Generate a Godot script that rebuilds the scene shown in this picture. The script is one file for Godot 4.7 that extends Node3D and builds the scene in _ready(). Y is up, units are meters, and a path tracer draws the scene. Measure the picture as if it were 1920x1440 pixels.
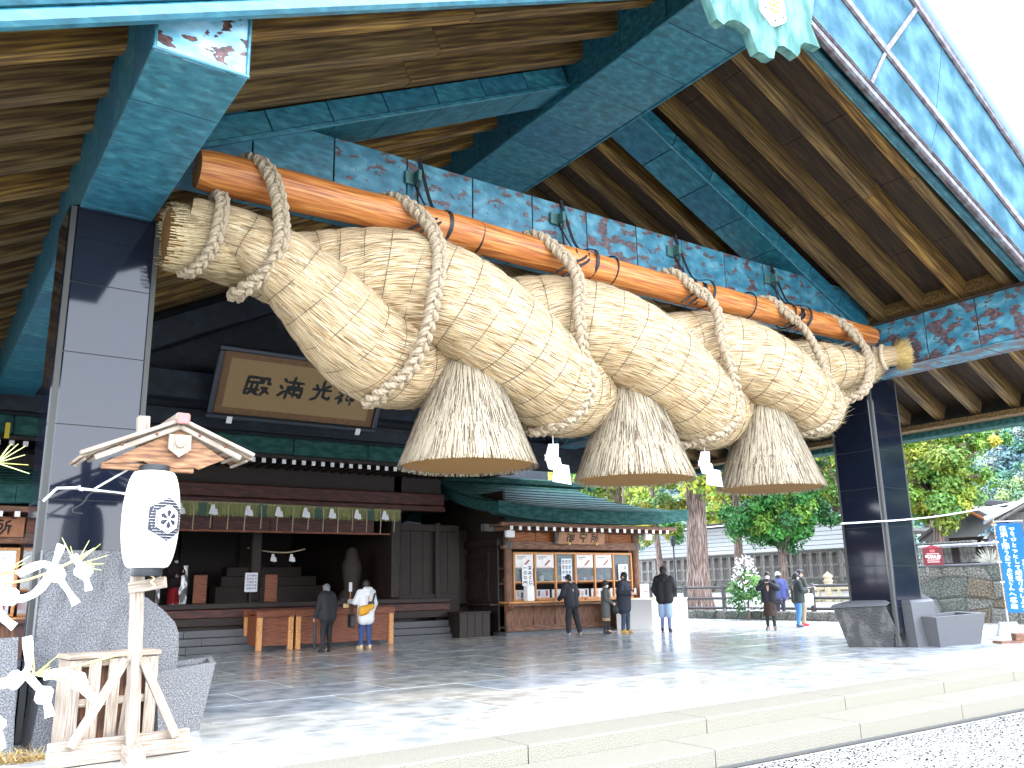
extends Node3D
# A shrine porch with a giant straw rope; x runs along the facade, -z into the building, y is up, metres.

const TILT := 0.006

class Mb:
	var v := PackedVector3Array()
	var n := PackedVector3Array()
	var u := PackedVector2Array()
	var c := PackedColorArray()
	var ix := PackedInt32Array()
	var col := Color(1, 1, 1)
	var tinted := false

	func tint(k: Color) -> void:
		col = k
		tinted = true

	func vert(p: Vector3, nn: Vector3, t := Vector2.ZERO) -> int:
		v.append(p)
		n.append(nn)
		u.append(t)
		c.append(col)
		return v.size() - 1

	func face(pts: Array, inside: Vector3) -> void:
		# a convex flat face turned away from the point inside
		var mid := Vector3.ZERO
		for p in pts:
			mid += p
		mid /= pts.size()
		var nn: Vector3 = (pts[1] - pts[0]).cross(pts[2] - pts[0])
		if nn.length() < 1e-10 and pts.size() > 3:
			nn = (pts[2] - pts[0]).cross(pts[3] - pts[0])
		nn = nn.normalized()
		var flip := nn.dot(mid - inside) < 0.0
		if flip:
			nn = -nn
		var t1 := nn.cross(Vector3.UP)
		if t1.length() < 0.1:
			t1 = Vector3.RIGHT
		t1 = t1.normalized()
		var t2 := nn.cross(t1)
		var b := v.size()
		for p in pts:
			vert(p, nn, Vector2(p.dot(t1), p.dot(t2)))
		for i in range(1, pts.size() - 1):
			if flip:
				ix.append_array([b, b + i, b + i + 1])
			else:
				ix.append_array([b, b + i + 1, b + i])

	func box(at: Vector3, size: Vector3, bs := Basis()) -> void:
		var h := size * 0.5
		var k := []
		for i in 8:
			k.append(at + bs * Vector3(h.x * (1 if i & 1 else -1), h.y * (1 if i & 2 else -1), h.z * (1 if i & 4 else -1)))
		for f in [[0, 1, 3, 2], [4, 5, 7, 6], [0, 1, 5, 4], [2, 3, 7, 6], [0, 2, 6, 4], [1, 3, 7, 5]]:
			face([k[f[0]], k[f[1]], k[f[2]], k[f[3]]], at)

	func cbox(at: Vector3, size: Vector3, bev: float, bs := Basis()) -> void:
		var h := size * 0.5
		var b := minf(bev, minf(h.x, minf(h.y, h.z)) * 0.9)
		var g := func(s: Vector3, ax: int) -> Vector3:
			var q := Vector3(s.x * (h.x - b), s.y * (h.y - b), s.z * (h.z - b))
			q[ax] = s[ax] * h[ax]
			return at + bs * q
		for ax in 3:
			var a1 := (ax + 1) % 3
			var a2 := (ax + 2) % 3
			for s in [-1.0, 1.0]:
				var q := []
				for e in [[-1, -1], [1, -1], [1, 1], [-1, 1]]:
					var sg := Vector3()
					sg[ax] = s
					sg[a1] = e[0]
					sg[a2] = e[1]
					q.append(g.call(sg, ax))
				face(q, at)
			for s1 in [-1.0, 1.0]:
				for s2 in [-1.0, 1.0]:
					var lo := Vector3()
					lo[ax] = -1
					lo[a1] = s1
					lo[a2] = s2
					var hi := lo
					hi[ax] = 1
					face([g.call(lo, a1), g.call(hi, a1), g.call(hi, a2), g.call(lo, a2)], at)
		for i in 8:
			var s := Vector3(1 if i & 1 else -1, 1 if i & 2 else -1, 1 if i & 4 else -1)
			face([g.call(s, 0), g.call(s, 1), g.call(s, 2)], at)

	func bar(a: Vector3, b: Vector3, w: float, h: float, up := Vector3.UP, bev := 0.0) -> void:
		# a square-edged bar from a to b: w across, h along up
		var z := (b - a).normalized()
		var x := up.cross(z)
		if x.length() < 1e-4:
			x = Vector3.RIGHT.cross(z)
		x = x.normalized()
		var bs := Basis(x, z.cross(x), z)
		if bev > 0.0:
			cbox((a + b) * 0.5, Vector3(w, h, a.distance_to(b)), bev, bs)
		else:
			box((a + b) * 0.5, Vector3(w, h, a.distance_to(b)), bs)

	func loft(rings: Array, caps := true) -> void:
		# convex outlines of equal count, joined by flat faces
		for i in rings.size() - 1:
			var a: Array = rings[i]
			var b: Array = rings[i + 1]
			var mid := Vector3.ZERO
			for p in a:
				mid += p
			for p in b:
				mid += p
			mid /= a.size() + b.size()
			for j in a.size():
				var k := (j + 1) % a.size()
				face([a[j], a[k], b[k], b[j]], mid)
		if caps:
			var m0 := Vector3.ZERO
			for p in rings[rings.size() - 1]:
				m0 += p
			face(rings[0], m0 / rings[0].size())
			m0 = Vector3.ZERO
			for p in rings[0]:
				m0 += p
			face(rings[rings.size() - 1], m0 / rings[0].size())

	func prism(poly: PackedVector2Array, xf: Transform3D, depth: float) -> void:
		# an outline in the local x-y plane given thickness along local z
		var idx := Geometry2D.triangulate_polygon(poly)
		var area := 0.0
		for i in poly.size():
			area += poly[i].cross(poly[(i + 1) % poly.size()])
		for s in [0, 1]:
			var nn := (xf.basis * Vector3(0, 0, 1 if s else -1)).normalized()
			var b := v.size()
			for p in poly:
				vert(xf * Vector3(p.x, p.y, depth * s), nn, p)
			for i in range(0, idx.size(), 3):
				var a := poly[idx[i]]
				var ccw: bool = (poly[idx[i + 1]] - a).cross(poly[idx[i + 2]] - a) > 0
				if ccw == (s == 1):
					ix.append_array([b + idx[i], b + idx[i + 2], b + idx[i + 1]])
				else:
					ix.append_array([b + idx[i], b + idx[i + 1], b + idx[i + 2]])
		for i in poly.size():
			var a := poly[i]
			var d := poly[(i + 1) % poly.size()]
			var o := Vector2(d.y - a.y, a.x - d.x) * (1 if area > 0 else -1)
			var mid := (a + d) * 0.5 - o
			face([xf * Vector3(a.x, a.y, 0), xf * Vector3(d.x, d.y, 0), xf * Vector3(d.x, d.y, depth), xf * Vector3(a.x, a.y, depth)], xf * Vector3(mid.x, mid.y, depth * 0.5))

	func grid(rows: Array, norms: Array, uvs: Array, closed_v := false) -> void:
		# rows of points: normals point to where (dp/du x dp/dv) does not matter, they are given
		var m: int = rows[0].size()
		var b := v.size()
		for i in rows.size():
			for j in m:
				vert(rows[i][j], norms[i][j], uvs[i][j])
		var out := 0.0
		for i in rows.size() - 1:
			for j in m - 1:
				var p: Vector3 = rows[i][j]
				var nn: Vector3 = (rows[i + 1][j] - p).cross(rows[i][j + 1] - p)
				out = nn.dot(norms[i][j])
				var a := b + i * m + j
				if out < 0:
					ix.append_array([a, a + m, a + 1, a + 1, a + m, a + m + 1])
				else:
					ix.append_array([a, a + 1, a + m, a + 1, a + m + 1, a + m])

	func tube(path: Array, radius, sides := 8, caps := true, ref := Vector3.UP, usc := 1.0) -> void:
		# radius: a number or an array, one per point
		var rows := []
		var norms := []
		var uvs := []
		var x := Vector3.ZERO
		var len := 0.0
		for i in path.size():
			var t: Vector3
			if i == 0:
				t = path[1] - path[0]
			elif i == path.size() - 1:
				t = path[i] - path[i - 1]
			else:
				t = path[i + 1] - path[i - 1]
			t = t.normalized()
			if i == 0:
				x = ref.cross(t)
				if x.length() < 0.05:
					x = Vector3.RIGHT.cross(t)
				if x.length() < 0.05:
					x = Vector3.BACK.cross(t)
			else:
				x = x - t * x.dot(t)
				len += path[i].distance_to(path[i - 1])
			x = x.normalized()
			var y := t.cross(x)
			var r: float = radius[i] if radius is Array or radius is PackedFloat32Array else radius
			var ro := []
			var no := []
			var uo := []
			for j in sides + 1:
				var a := TAU * j / sides
				var d := x * cos(a) + y * sin(a)
				ro.append(path[i] + d * r)
				no.append(d)
				uo.append(Vector2(len * usc, float(j) / sides))
			rows.append(ro)
			norms.append(no)
			uvs.append(uo)
		grid(rows, norms, uvs)
		if caps:
			for e in [0, path.size() - 1]:
				var q: Array = rows[e].slice(0, sides)
				face(q, path[1] if e == 0 else path[path.size() - 2])

	func lathe(profile: Array, sides: int, at := Vector3.ZERO, bs := Basis()) -> void:
		# profile of Vector2(radius, height)
		var rows := []
		var norms := []
		var uvs := []
		for i in profile.size():
			var p: Vector2 = profile[i]
			var t: Vector2 = profile[mini(i + 1, profile.size() - 1)] - profile[maxi(i - 1, 0)]
			var o := Vector2(t.y, -t.x).normalized()
			var ro := []
			var no := []
			var uo := []
			for j in sides + 1:
				var a := TAU * j / sides
				ro.append(at + bs * Vector3(cos(a) * p.x, p.y, sin(a) * p.x))
				no.append(bs * Vector3(cos(a) * o.x, o.y, sin(a) * o.x))
				uo.append(Vector2(float(j) / sides, p.y))
			rows.append(ro)
			norms.append(no)
			uvs.append(uo)
		grid(rows, norms, uvs)

	func ball(at: Vector3, r: Vector3, sides := 10, rings := 6) -> void:
		var rows := []
		var norms := []
		var uvs := []
		for i in rings + 1:
			var th := PI * i / rings
			var ro := []
			var no := []
			var uo := []
			for j in sides + 1:
				var a := TAU * j / sides
				var d := Vector3(sin(th) * cos(a), cos(th), sin(th) * sin(a))
				ro.append(at + d * r)
				no.append((d / r).normalized())
				uo.append(Vector2(float(j) / sides, float(i) / rings))
			rows.append(ro)
			norms.append(no)
			uvs.append(uo)
		grid(rows, norms, uvs)

	func strip(p: Vector3, q: Vector3, w: Vector3, nn: Vector3) -> void:
		# a thin tapering straw or leaf: two triangles
		var b := v.size()
		vert(p - w, nn, Vector2(0, 0))
		vert(p + w, nn, Vector2(1, 0))
		vert(q + w * 0.5, nn, Vector2(1, 1))
		vert(q - w * 0.5, nn, Vector2(0, 1))
		if (v[b + 1] - v[b]).cross(v[b + 2] - v[b]).dot(nn) > 0:
			ix.append_array([b, b + 2, b + 1, b, b + 3, b + 2])
		else:
			ix.append_array([b, b + 1, b + 2, b, b + 2, b + 3])

	func mesh() -> ArrayMesh:
		var a := []
		a.resize(Mesh.ARRAY_MAX)
		a[Mesh.ARRAY_VERTEX] = v
		a[Mesh.ARRAY_NORMAL] = n
		a[Mesh.ARRAY_TEX_UV] = u
		if tinted:
			a[Mesh.ARRAY_COLOR] = c
		a[Mesh.ARRAY_INDEX] = ix
		var m := ArrayMesh.new()
		m.add_surface_from_arrays(Mesh.PRIMITIVE_TRIANGLES, a)
		return m


var rng := RandomNumberGenerator.new()
var names := {}
var tex := {}
var mats := {}


func ground(x: float) -> float:
	return TILT * x


func numbered(nm: String) -> String:
	var k: int = names.get(nm, 0)
	names[nm] = k + 1
	return nm if k == 0 else "%s_%03d" % [nm, k]


func thing(nm: String, label: String, category: String, at := Vector3.ZERO, turn := 0.0, group := "") -> Node3D:
	var o := Node3D.new()
	o.name = numbered(nm)
	add_child(o, true)
	o.position = at
	o.rotation.y = turn
	return tag(o, label, category, group)


func tag(o: Node3D, label: String, category: String, group := "") -> Node3D:
	o.set_meta("label", label)
	o.set_meta("category", category)
	if group:
		o.set_meta("group", group)
	return o


func put(nm: String, b, m: Material, parent: Node3D = null, xf := Transform3D()) -> MeshInstance3D:
	var o := MeshInstance3D.new()
	o.mesh = b.mesh() if b is Mb else b
	o.material_override = m
	o.transform = xf
	if parent == null:
		o.name = numbered(nm)
		add_child(o, true)
	else:
		var k: int = parent.get_meta("_n_" + nm, 0)
		parent.set_meta("_n_" + nm, k + 1)
		o.name = nm if k == 0 else "%s_%03d" % [nm, k]
		parent.add_child(o, true)
	return o


func struct(nm: String, b, m: Material) -> MeshInstance3D:
	var o := put(nm, b, m)
	o.set_meta("kind", "structure")
	return o


func stuff(o: Node3D) -> Node3D:
	o.set_meta("kind", "stuff")
	return o


func holder(nm: String, parent: Node3D) -> Node3D:
	# a part that is made of sub-parts
	var o := Node3D.new()
	var k: int = parent.get_meta("_n_" + nm, 0)
	parent.set_meta("_n_" + nm, k + 1)
	o.name = nm if k == 0 else "%s_%03d" % [nm, k]
	parent.add_child(o, true)
	return o


func V(x: float, y: float, z: float) -> Vector3:
	return Vector3(x, y, z)


func K(x: float, y: float, z: float) -> Color:
	return Color(x, y, z)


func noise(freq: float, oct := 3, sd := 1, ramp := [], size := 256, kind := FastNoiseLite.TYPE_SIMPLEX_SMOOTH) -> NoiseTexture2D:
	var key := str([freq, oct, sd, ramp, size, kind])
	if tex.has(key):
		return tex[key]
	var f := FastNoiseLite.new()
	f.noise_type = kind
	f.frequency = freq
	f.seed = sd
	f.fractal_octaves = oct
	if kind == FastNoiseLite.TYPE_CELLULAR:
		f.cellular_return_type = FastNoiseLite.RETURN_CELL_VALUE
	var t := NoiseTexture2D.new()
	t.width = size
	t.height = size
	t.seamless = true
	t.noise = f
	if ramp.size():
		var g := Gradient.new()
		var o := PackedFloat32Array()
		var cc := PackedColorArray()
		for r in ramp:
			o.append(r[0])
			cc.append(r[1])
		g.offsets = o
		g.colors = cc
		t.color_ramp = g
	tex[key] = t
	return t


func flat(c: Color, rough := 0.7, metal := 0.0) -> StandardMaterial3D:
	# c is a linear base colour
	var key := str(["flat", c, rough, metal])
	if not mats.has(key):
		var m := StandardMaterial3D.new()
		m.albedo_color = c.linear_to_srgb()
		m.roughness = rough
		m.metallic = metal
		mats[key] = m
	return mats[key]


func tri(t: Texture2D, rough: float, scale: Vector3, bump: Texture2D = null, relief := 1.0, world := false, tone := Color(1, 1, 1)) -> StandardMaterial3D:
	# a material laid on from three sides; tone multiplies the colour
	var m := StandardMaterial3D.new()
	m.albedo_texture = t
	m.albedo_color = tone
	m.roughness = rough
	m.uv1_triplanar = true
	m.uv1_world_triplanar = world
	m.uv1_scale = scale
	m.uv1_triplanar_sharpness = 4.0
	if bump:
		m.heightmap_enabled = true
		m.heightmap_texture = bump
		m.heightmap_scale = relief
	return m


func tinted(rough := 0.8) -> StandardMaterial3D:
	var key := "tinted%f" % rough
	if not mats.has(key):
		var m := StandardMaterial3D.new()
		m.vertex_color_use_as_albedo = true
		m.roughness = rough
		mats[key] = m
	return mats[key]


func spline(pts: Array, step: float) -> Array:
	var c := Curve3D.new()
	for i in pts.size():
		var t := Vector3.ZERO
		if i > 0 and i < pts.size() - 1:
			t = (pts[i + 1] - pts[i - 1]) / 6.0
		c.add_point(pts[i], -t, t)
	c.bake_interval = 0.02
	var n := maxi(2, int(c.get_baked_length() / step))
	var out := []
	for i in n + 1:
		out.append(c.sample_baked(c.get_baked_length() * i / n, true))
	return out


func lerp_table(xs: Array, ys: Array, x: float) -> float:
	if x <= xs[0]:
		return ys[0]
	for i in range(1, xs.size()):
		if x <= xs[i]:
			return lerpf(ys[i - 1], ys[i], (x - xs[i - 1]) / (xs[i] - xs[i - 1]))
	return ys[ys.size() - 1]


func _ready() -> void:
	rng.seed = 7
	var cam := Camera3D.new()
	cam.name = "camera"
	var yaw := deg_to_rad(35.071)
	var pitch := deg_to_rad(13.391)
	var roll := deg_to_rad(-1.162)
	var fwd := V(sin(yaw) * cos(pitch), sin(pitch), -cos(yaw) * cos(pitch))
	var rt := V(cos(yaw), 0, sin(yaw))
	var up := rt.cross(fwd)
	cam.transform = Transform3D(Basis(rt * cos(roll) + up * sin(roll), up * cos(roll) - rt * sin(roll), -fwd), V(0, 1.4, 0))
	cam.fov = 48.18
	cam.near = 0.05
	cam.far = 2000.0
	add_child(cam)
	cam.current = true
	var we := WorldEnvironment.new()
	we.name = "world"
	var env := Environment.new()
	var sm := ProceduralSkyMaterial.new()
	sm.sky_top_color = Color(0.72, 0.77, 0.85)
	sm.sky_horizon_color = Color(0.90, 0.91, 0.93)
	sm.sky_curve = 0.2
	sm.ground_horizon_color = Color(0.75, 0.76, 0.76)
	sm.ground_bottom_color = Color(0.45, 0.44, 0.42)
	sm.sky_energy_multiplier = 2.3
	sm.ground_energy_multiplier = 1.0
	var sky := Sky.new()
	sky.sky_material = sm
	env.background_mode = Environment.BG_SKY
	env.sky = sky
	env.tonemap_mode = Environment.TONE_MAPPER_LINEAR
	env.tonemap_exposure = 2.25
	env.sdfgi_enabled = true
	env.ssao_enabled = true
	env.ssil_enabled = true
	we.environment = env
	add_child(we)
	var sun := DirectionalLight3D.new()
	sun.name = "sun"
	sun.light_color = Color(1.0, 0.95, 0.87)
	sun.light_energy = 0.6
	sun.light_angular_distance = 3.0
	sun.shadow_enabled = true
	sun.transform = Transform3D(Basis(), Vector3.ZERO).looking_at(-V(0.95, 1.95, 1.0), Vector3.UP)
	add_child(sun)

	materials()
	setting()
	porch()
	rope()
	hangers()
	stones()
	lantern()
	hall()
	shop()
	left_shop()
	outdoors()
	people()
	fortunes()


var M := {}


func wood(nm: String, lo: Color, mid: Color, hi: Color, rough: float, grain: Vector3, sd := 3, relief := 0.25) -> void:
	var t := noise(0.03, 4, sd, [[0.2, lo], [0.5, mid], [0.8, hi]])
	M[nm] = tri(t, rough, grain, noise(0.04, 3, sd + 1), relief)


func materials() -> void:
	# weathered roof timber, grain along local x
	wood("rafter", K(.30, .20, .075), K(.46, .335, .14), K(.66, .52, .24), .75, V(.1, 1.8, 1.8), 3, .4)
	wood("rafter_dark", K(.27, .185, .08), K(.38, .28, .12), K(.53, .42, .20), .75, V(.1, 1.8, 1.8), 13, .4)
	wood("rafter_grey", K(.30, .22, .12), K(.43, .33, .18), K(.56, .46, .27), .75, V(.1, 1.8, 1.8), 23, .4)
	wood("boards", K(.17, .11, .05), K(.24, .16, .07), K(.32, .23, .10), .8, V(.12, 2.0, 1.6), 5, .3)
	wood("log", K(.58, .31, .13), K(.76, .46, .21), K(.87, .60, .33), .5, V(.12, 3.5, 3.5), 7, .1)
	wood("pale_y", K(.66, .58, .50), K(.78, .71, .63), K(.88, .82, .75), .8, V(7, .35, 7), 9, .5)
	wood("pale_x", K(.66, .57, .48), K(.79, .71, .62), K(.89, .83, .76), .8, V(.35, 7, 7), 9, .5)
	wood("pale_red", K(.42, .27, .16), K(.54, .37, .23), K(.65, .48, .33), .7, V(.4, 3.0, 3.0), 11, .3)
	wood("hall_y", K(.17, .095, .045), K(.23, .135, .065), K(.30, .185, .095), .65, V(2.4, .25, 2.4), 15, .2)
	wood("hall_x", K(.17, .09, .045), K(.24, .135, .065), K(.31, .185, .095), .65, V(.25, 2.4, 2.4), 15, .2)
	wood("red_x", K(.22, .08, .05), K(.36, .145, .09), K(.46, .22, .14), .6, V(.25, 2.0, 2.0), 17, .2)
	wood("box_x", K(.46, .22, .11), K(.56, .29, .15), K(.64, .37, .20), .6, V(.3, 2.4, 2.4), 19, .2)
	wood("shop_y", K(.36, .23, .16), K(.46, .31, .22), K(.55, .39, .29), .65, V(2.6, .3, 2.6), 21, .25)
	wood("shop_x", K(.36, .23, .16), K(.47, .32, .23), K(.56, .40, .30), .65, V(.3, 2.6, 2.6), 21, .25)
	wood("orange_x", K(.58, .30, .12), K(.69, .40, .18), K(.78, .50, .26), .55, V(.3, 2.6, 2.6), 23, .2)
	wood("sash", K(.70, .46, .24), K(.77, .53, .30), K(.83, .60, .37), .55, V(2, 2, 2), 25, .1)
	wood("grey_y", K(.36, .35, .33), K(.52, .51, .48), K(.68, .67, .64), .85, V(3.0, .4, 3.0), 27, .4)
	# copper cladding
	var patina := [[0.15, K(.13, .43, .48)], [0.42, K(.18, .52, .57)], [0.62, K(.24, .57, .61)], [0.88, K(.36, .66, .68)]]
	var patina2 := [[0.15, K(.18, .46, .54)], [0.42, K(.25, .54, .62)], [0.62, K(.32, .60, .67)], [0.88, K(.46, .71, .76)]]
	var rustc := noise(.06, 4, 33, [[0.2, K(.20, .12, .12)], [0.5, K(.31, .19, .18)], [0.8, K(.42, .29, .26)]])
	for i in 3:
		var t := noise(.02, 6, 40 + i, patina, 512)
		M["copper%d" % i] = tri(t, .48, V(.35, .9, .6), noise(.05, 3, 45), .12, true, [K(.76, .86, .96), K(.86, .93, 1.0), K(.92, .95, 1.0)][i])
		var cm: StandardMaterial3D = M["copper%d" % i]
		cm.metallic_specular = 0.6
		cm.detail_enabled = true
		cm.detail_albedo = noise(.05, 3, 46, [[0.2, K(.05, .24, .29)], [0.8, K(.10, .34, .38)]])
		cm.detail_mask = noise(.016, 6, 47 + i, [[0.0, K(0, 0, 0)], [.55, K(0, 0, 0)], [.78, K(.6, .6, .6)], [1.0, K(.9, .9, .9)]], 512)
		cm.detail_blend_mode = BaseMaterial3D.BLEND_MODE_MIX
	for i in 3:
		var m := tri(noise(.018, 5, 50 + i, patina2), .5, V(.5, .8, .5), noise(.05, 3, 45), .12, true, K(.95, .97, 1))
		m.detail_enabled = true
		m.detail_albedo = rustc
		m.detail_mask = noise([.011, .009, .012][i], 6, 60 + i, [[0.0, K(0, 0, 0)], [[.63, .525, .70][i], K(0, 0, 0)], [[.66, .55, .73][i], K(.85, .85, .85)], [1.0, K(.9, .9, .9)]], 512)
		m.detail_blend_mode = BaseMaterial3D.BLEND_MODE_MIX
		M["rusty%d" % i] = m
	for i in 3:
		M["worn%d" % i] = M.rusty1
	M["rusty_end"] = M.rusty1.duplicate()
	M["rusty_end"].albedo_texture = noise(.015, 4, 70, [[0.2, K(.40, .62, .68)], [0.5, K(.55, .74, .80)], [0.8, K(.68, .83, .87)]])
	M["rusty_end"].detail_mask = noise(.014, 6, 66, [[0.0, K(0, 0, 0)], [.62, K(0, 0, 0)], [.63, K(1, 1, 1)], [1.0, K(1, 1, 1)]], 512)
	M["copper_mint"] = tri(noise(.015, 4, 73, [[0.2, K(.34, .52, .50)], [0.5, K(.44, .62, .59)], [0.8, K(.53, .70, .67)]]), .5, V(.8, .3, .8))
	M["copper_pale"] = tri(noise(.012, 4, 75, [[0.2, K(.24, .40, .47)], [0.5, K(.32, .48, .56)], [0.8, K(.40, .57, .63)]]), .35, V(.4, .4, .4), noise(.05, 3, 45), .1)
	for k in ["copper_pale", "copper_mint"]:
		M[k].roughness = .9
		M[k].metallic_specular = .15
	M["copper_line"] = tri(noise(.03, 4, 71, [[0.2, K(.24, .20, .22)], [0.6, K(.40, .36, .38)], [0.9, K(.40, .55, .58)]]), .5, V(.6, .6, .6))
	M["copper_green"] = tri(noise(.03, 4, 72, [[0.2, K(.16, .33, .32)], [0.5, K(.20, .39, .37)], [0.8, K(.27, .47, .44)]]), .55, V(.3, 1.0, 1.0), noise(.05, 3, 45), .2)
	M["copper_green"].roughness = .8
	M["copper_green"].metallic_specular = .3
	M["roof_edge"] = flat(K(.16, .24, .55), .4)
	# stone
	var speck := noise(.32, 2, 80, [[0.15, K(.30, .30, .31)], [0.45, K(.46, .46, .47)], [0.65, K(.56, .56, .56)], [0.9, K(.70, .69, .68)]])
	M["granite"] = tri(speck, .85, V(.7, .7, .7), noise(.2, 4, 81), 1.0, true)
	M["granite_grey"] = tri(noise(.32, 2, 82, [[0.15, K(.18, .18, .19)], [0.5, K(.36, .36, .37)], [0.85, K(.56, .56, .57)]]), .5, V(.8, .8, .8), noise(.2, 4, 81), .6, true)
	M["granite_wet"] = tri(noise(.02, 5, 83, [[0.3, K(.035, .035, .035)], [0.55, K(.09, .09, .085)], [0.75, K(.24, .23, .22)]]), .35, V(.6, .35, .6), noise(.2, 4, 81), .6, true)
	M["black_granite"] = tri(noise(.5, 1, 84, [[0.3, K(.13, .16, .23)], [0.8, K(.20, .23, .32)], [0.97, K(.42, .45, .50)]]), .06, V(2.2, 2.2, 2.2), null, 1.0, true)
	M["black_granite"].metallic_specular = 0.42
	M["paving"] = tri(noise(.02, 5, 85, [[0.2, K(.59, .60, .59)], [0.5, K(.69, .70, .69)], [0.8, K(.77, .77, .75)]]), .17, V(.35, .35, .35), noise(.25, 3, 86), .05, true)
	M["paving2"] = tri(noise(.02, 5, 87, [[0.2, K(.54, .56, .57)], [0.5, K(.65, .66, .67)], [0.8, K(.73, .74, .73)]]), .22, V(.35, .35, .35), noise(.25, 3, 86), .05, true)
	M["paving"].metallic_specular = .75
	M["paving2"].metallic_specular = .7
	M["kerb"] = tri(noise(.3, 3, 88, [[0.15, K(.36, .34, .29)], [0.45, K(.54, .52, .46)], [0.8, K(.63, .61, .55)]]), .85, V(1.2, 1.2, 1.2), noise(.2, 4, 81), .6, true)
	M["gravel"] = tri(noise(.25, 3, 89, [[0.15, K(.40, .39, .37)], [0.5, K(.58, .57, .54)], [0.85, K(.72, .71, .68)]]), .95, V(.8, .8, .8), noise(.3, 3, 90), 2.0, true)
	M["pebble"] = tri(noise(.02, 3, 92, [[0.2, K(.42, .41, .40)], [0.45, K(.58, .57, .55)], [0.75, K(.72, .71, .69)]]), .9, V(6, 6, 6), null, 1.0, true)
	M["joint"] = flat(K(.06, .06, .055), .95)
	M["dark"] = flat(K(.012, .013, .016), .8)
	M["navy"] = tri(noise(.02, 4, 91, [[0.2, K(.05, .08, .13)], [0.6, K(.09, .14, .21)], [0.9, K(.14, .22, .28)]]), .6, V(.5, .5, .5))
	M["dark_rail"] = flat(K(.035, .03, .028), .6)
	M["steel"] = flat(K(.02, .022, .025), .5, .4)
	M["paving3"] = tri(noise(.02, 5, 93, [[0.2, K(.60, .59, .55)], [0.5, K(.70, .69, .66)], [0.8, K(.78, .77, .73)]]), .2, V(.35, .35, .35), noise(.25, 3, 86), .05, true)
	M["white_paper"] = flat(K(.66, .66, .67), .8)
	M["white_paint"] = flat(K(.75, .74, .72), .6)
	# straw: streaks along the strand
	var st := [[0.24, K(.36, .24, .11)], [0.38, K(.71, .57, .38)], [0.52, K(.86, .75, .57)], [0.8, K(.94, .89, .77)]]
	var sw := StandardMaterial3D.new()
	sw.albedo_texture = noise(.22, 2, 95, st, 512)
	sw.uv1_scale = V(.022, 3, 1)
	sw.roughness = .75
	sw.heightmap_enabled = true
	sw.heightmap_texture = noise(.22, 2, 95, [], 512)
	sw.heightmap_scale = 1.6
	M["straw"] = sw
	M["straw_end"] = tri(noise(.4, 2, 96, [[0.2, K(.26, .16, .05)], [0.5, K(.54, .38, .15)], [0.8, K(.76, .58, .28)]]), .9, V(1.3, 1.3, 1.3), noise(.4, 2, 96), 1.5)
	var br := StandardMaterial3D.new()
	br.albedo_texture = noise(.1, 3, 97, [[0.2, K(.62, .50, .36)], [0.5, K(.87, .78, .64)], [0.8, K(.96, .91, .82)]])
	br.uv1_scale = V(1.2, 1.0, 1)
	br.roughness = .8
	br.heightmap_enabled = true
	br.heightmap_texture = noise(.1, 3, 97)
	br.heightmap_scale = .8
	M["braid"] = br
	# overall tone of each surface, as a share of its texture's
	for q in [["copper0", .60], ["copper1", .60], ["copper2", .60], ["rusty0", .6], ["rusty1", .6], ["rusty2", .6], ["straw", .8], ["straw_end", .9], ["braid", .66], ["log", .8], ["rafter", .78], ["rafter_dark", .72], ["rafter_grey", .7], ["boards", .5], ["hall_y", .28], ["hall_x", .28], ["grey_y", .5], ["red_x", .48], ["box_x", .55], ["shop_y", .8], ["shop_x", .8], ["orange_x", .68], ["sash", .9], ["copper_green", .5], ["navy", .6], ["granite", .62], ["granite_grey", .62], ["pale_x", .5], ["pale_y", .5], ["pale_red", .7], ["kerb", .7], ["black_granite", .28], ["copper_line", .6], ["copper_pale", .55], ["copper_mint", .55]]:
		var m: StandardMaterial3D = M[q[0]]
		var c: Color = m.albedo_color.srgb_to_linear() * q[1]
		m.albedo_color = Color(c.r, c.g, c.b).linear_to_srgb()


func roof_y(x: float) -> float:
	# underside of the rafters
	return 10.34 - 0.49 * absf(x - 9.07)


func panel(par: Node3D, m: Material, at: Vector3, size: Vector3, bs := Basis()) -> void:
	var b := Mb.new()
	b.cbox(V(0, 0, 0), size, .004)
	put("copper_panel", b, m, par, Transform3D(bs, at))


func clad(par: Node3D, kind: String, a: Vector3, d: Vector3, up: Vector3, w: float, h: float, step: float, sides: Array, body := true) -> void:
	# a timber from a to d (centre of its bottom face at the line), clad with sheets of copper whose seams stand open
	var l := a.distance_to(d)
	var z := (d - a).normalized()
	var x := up.cross(z).normalized()
	var y := z.cross(x)
	var bs := Basis(x, y, z)
	if body:
		var b := Mb.new()
		b.box(V(0, h * .5, 0), V(w - .05, h - .05, l - .04))
		put("core", b, M.dark, par, Transform3D(bs, (a + d) * .5))
	var n := maxi(1, roundi(l / step))
	for i in n:
		var c := a + z * (l * (i + .5) / n)
		var pl := l / n - .02
		for s in sides:
			var m: Material = M["%s%d" % [kind, rng.randi() % 3]]
			if s == "b":
				panel(par, m, c + y * .012, V(w, .024, pl), bs)
			elif s == "l":
				panel(par, m, c - x * (w * .5 - .012) + y * (h * .5 + .016), V(.024, h - .032, pl), bs)
			elif s == "r":
				panel(par, m, c + x * (w * .5 - .012) + y * (h * .5 + .016), V(.024, h - .032, pl), bs)
			elif s == "t":
				panel(par, m, c + y * (h - .012), V(w - .06, .02, pl), bs)


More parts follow.
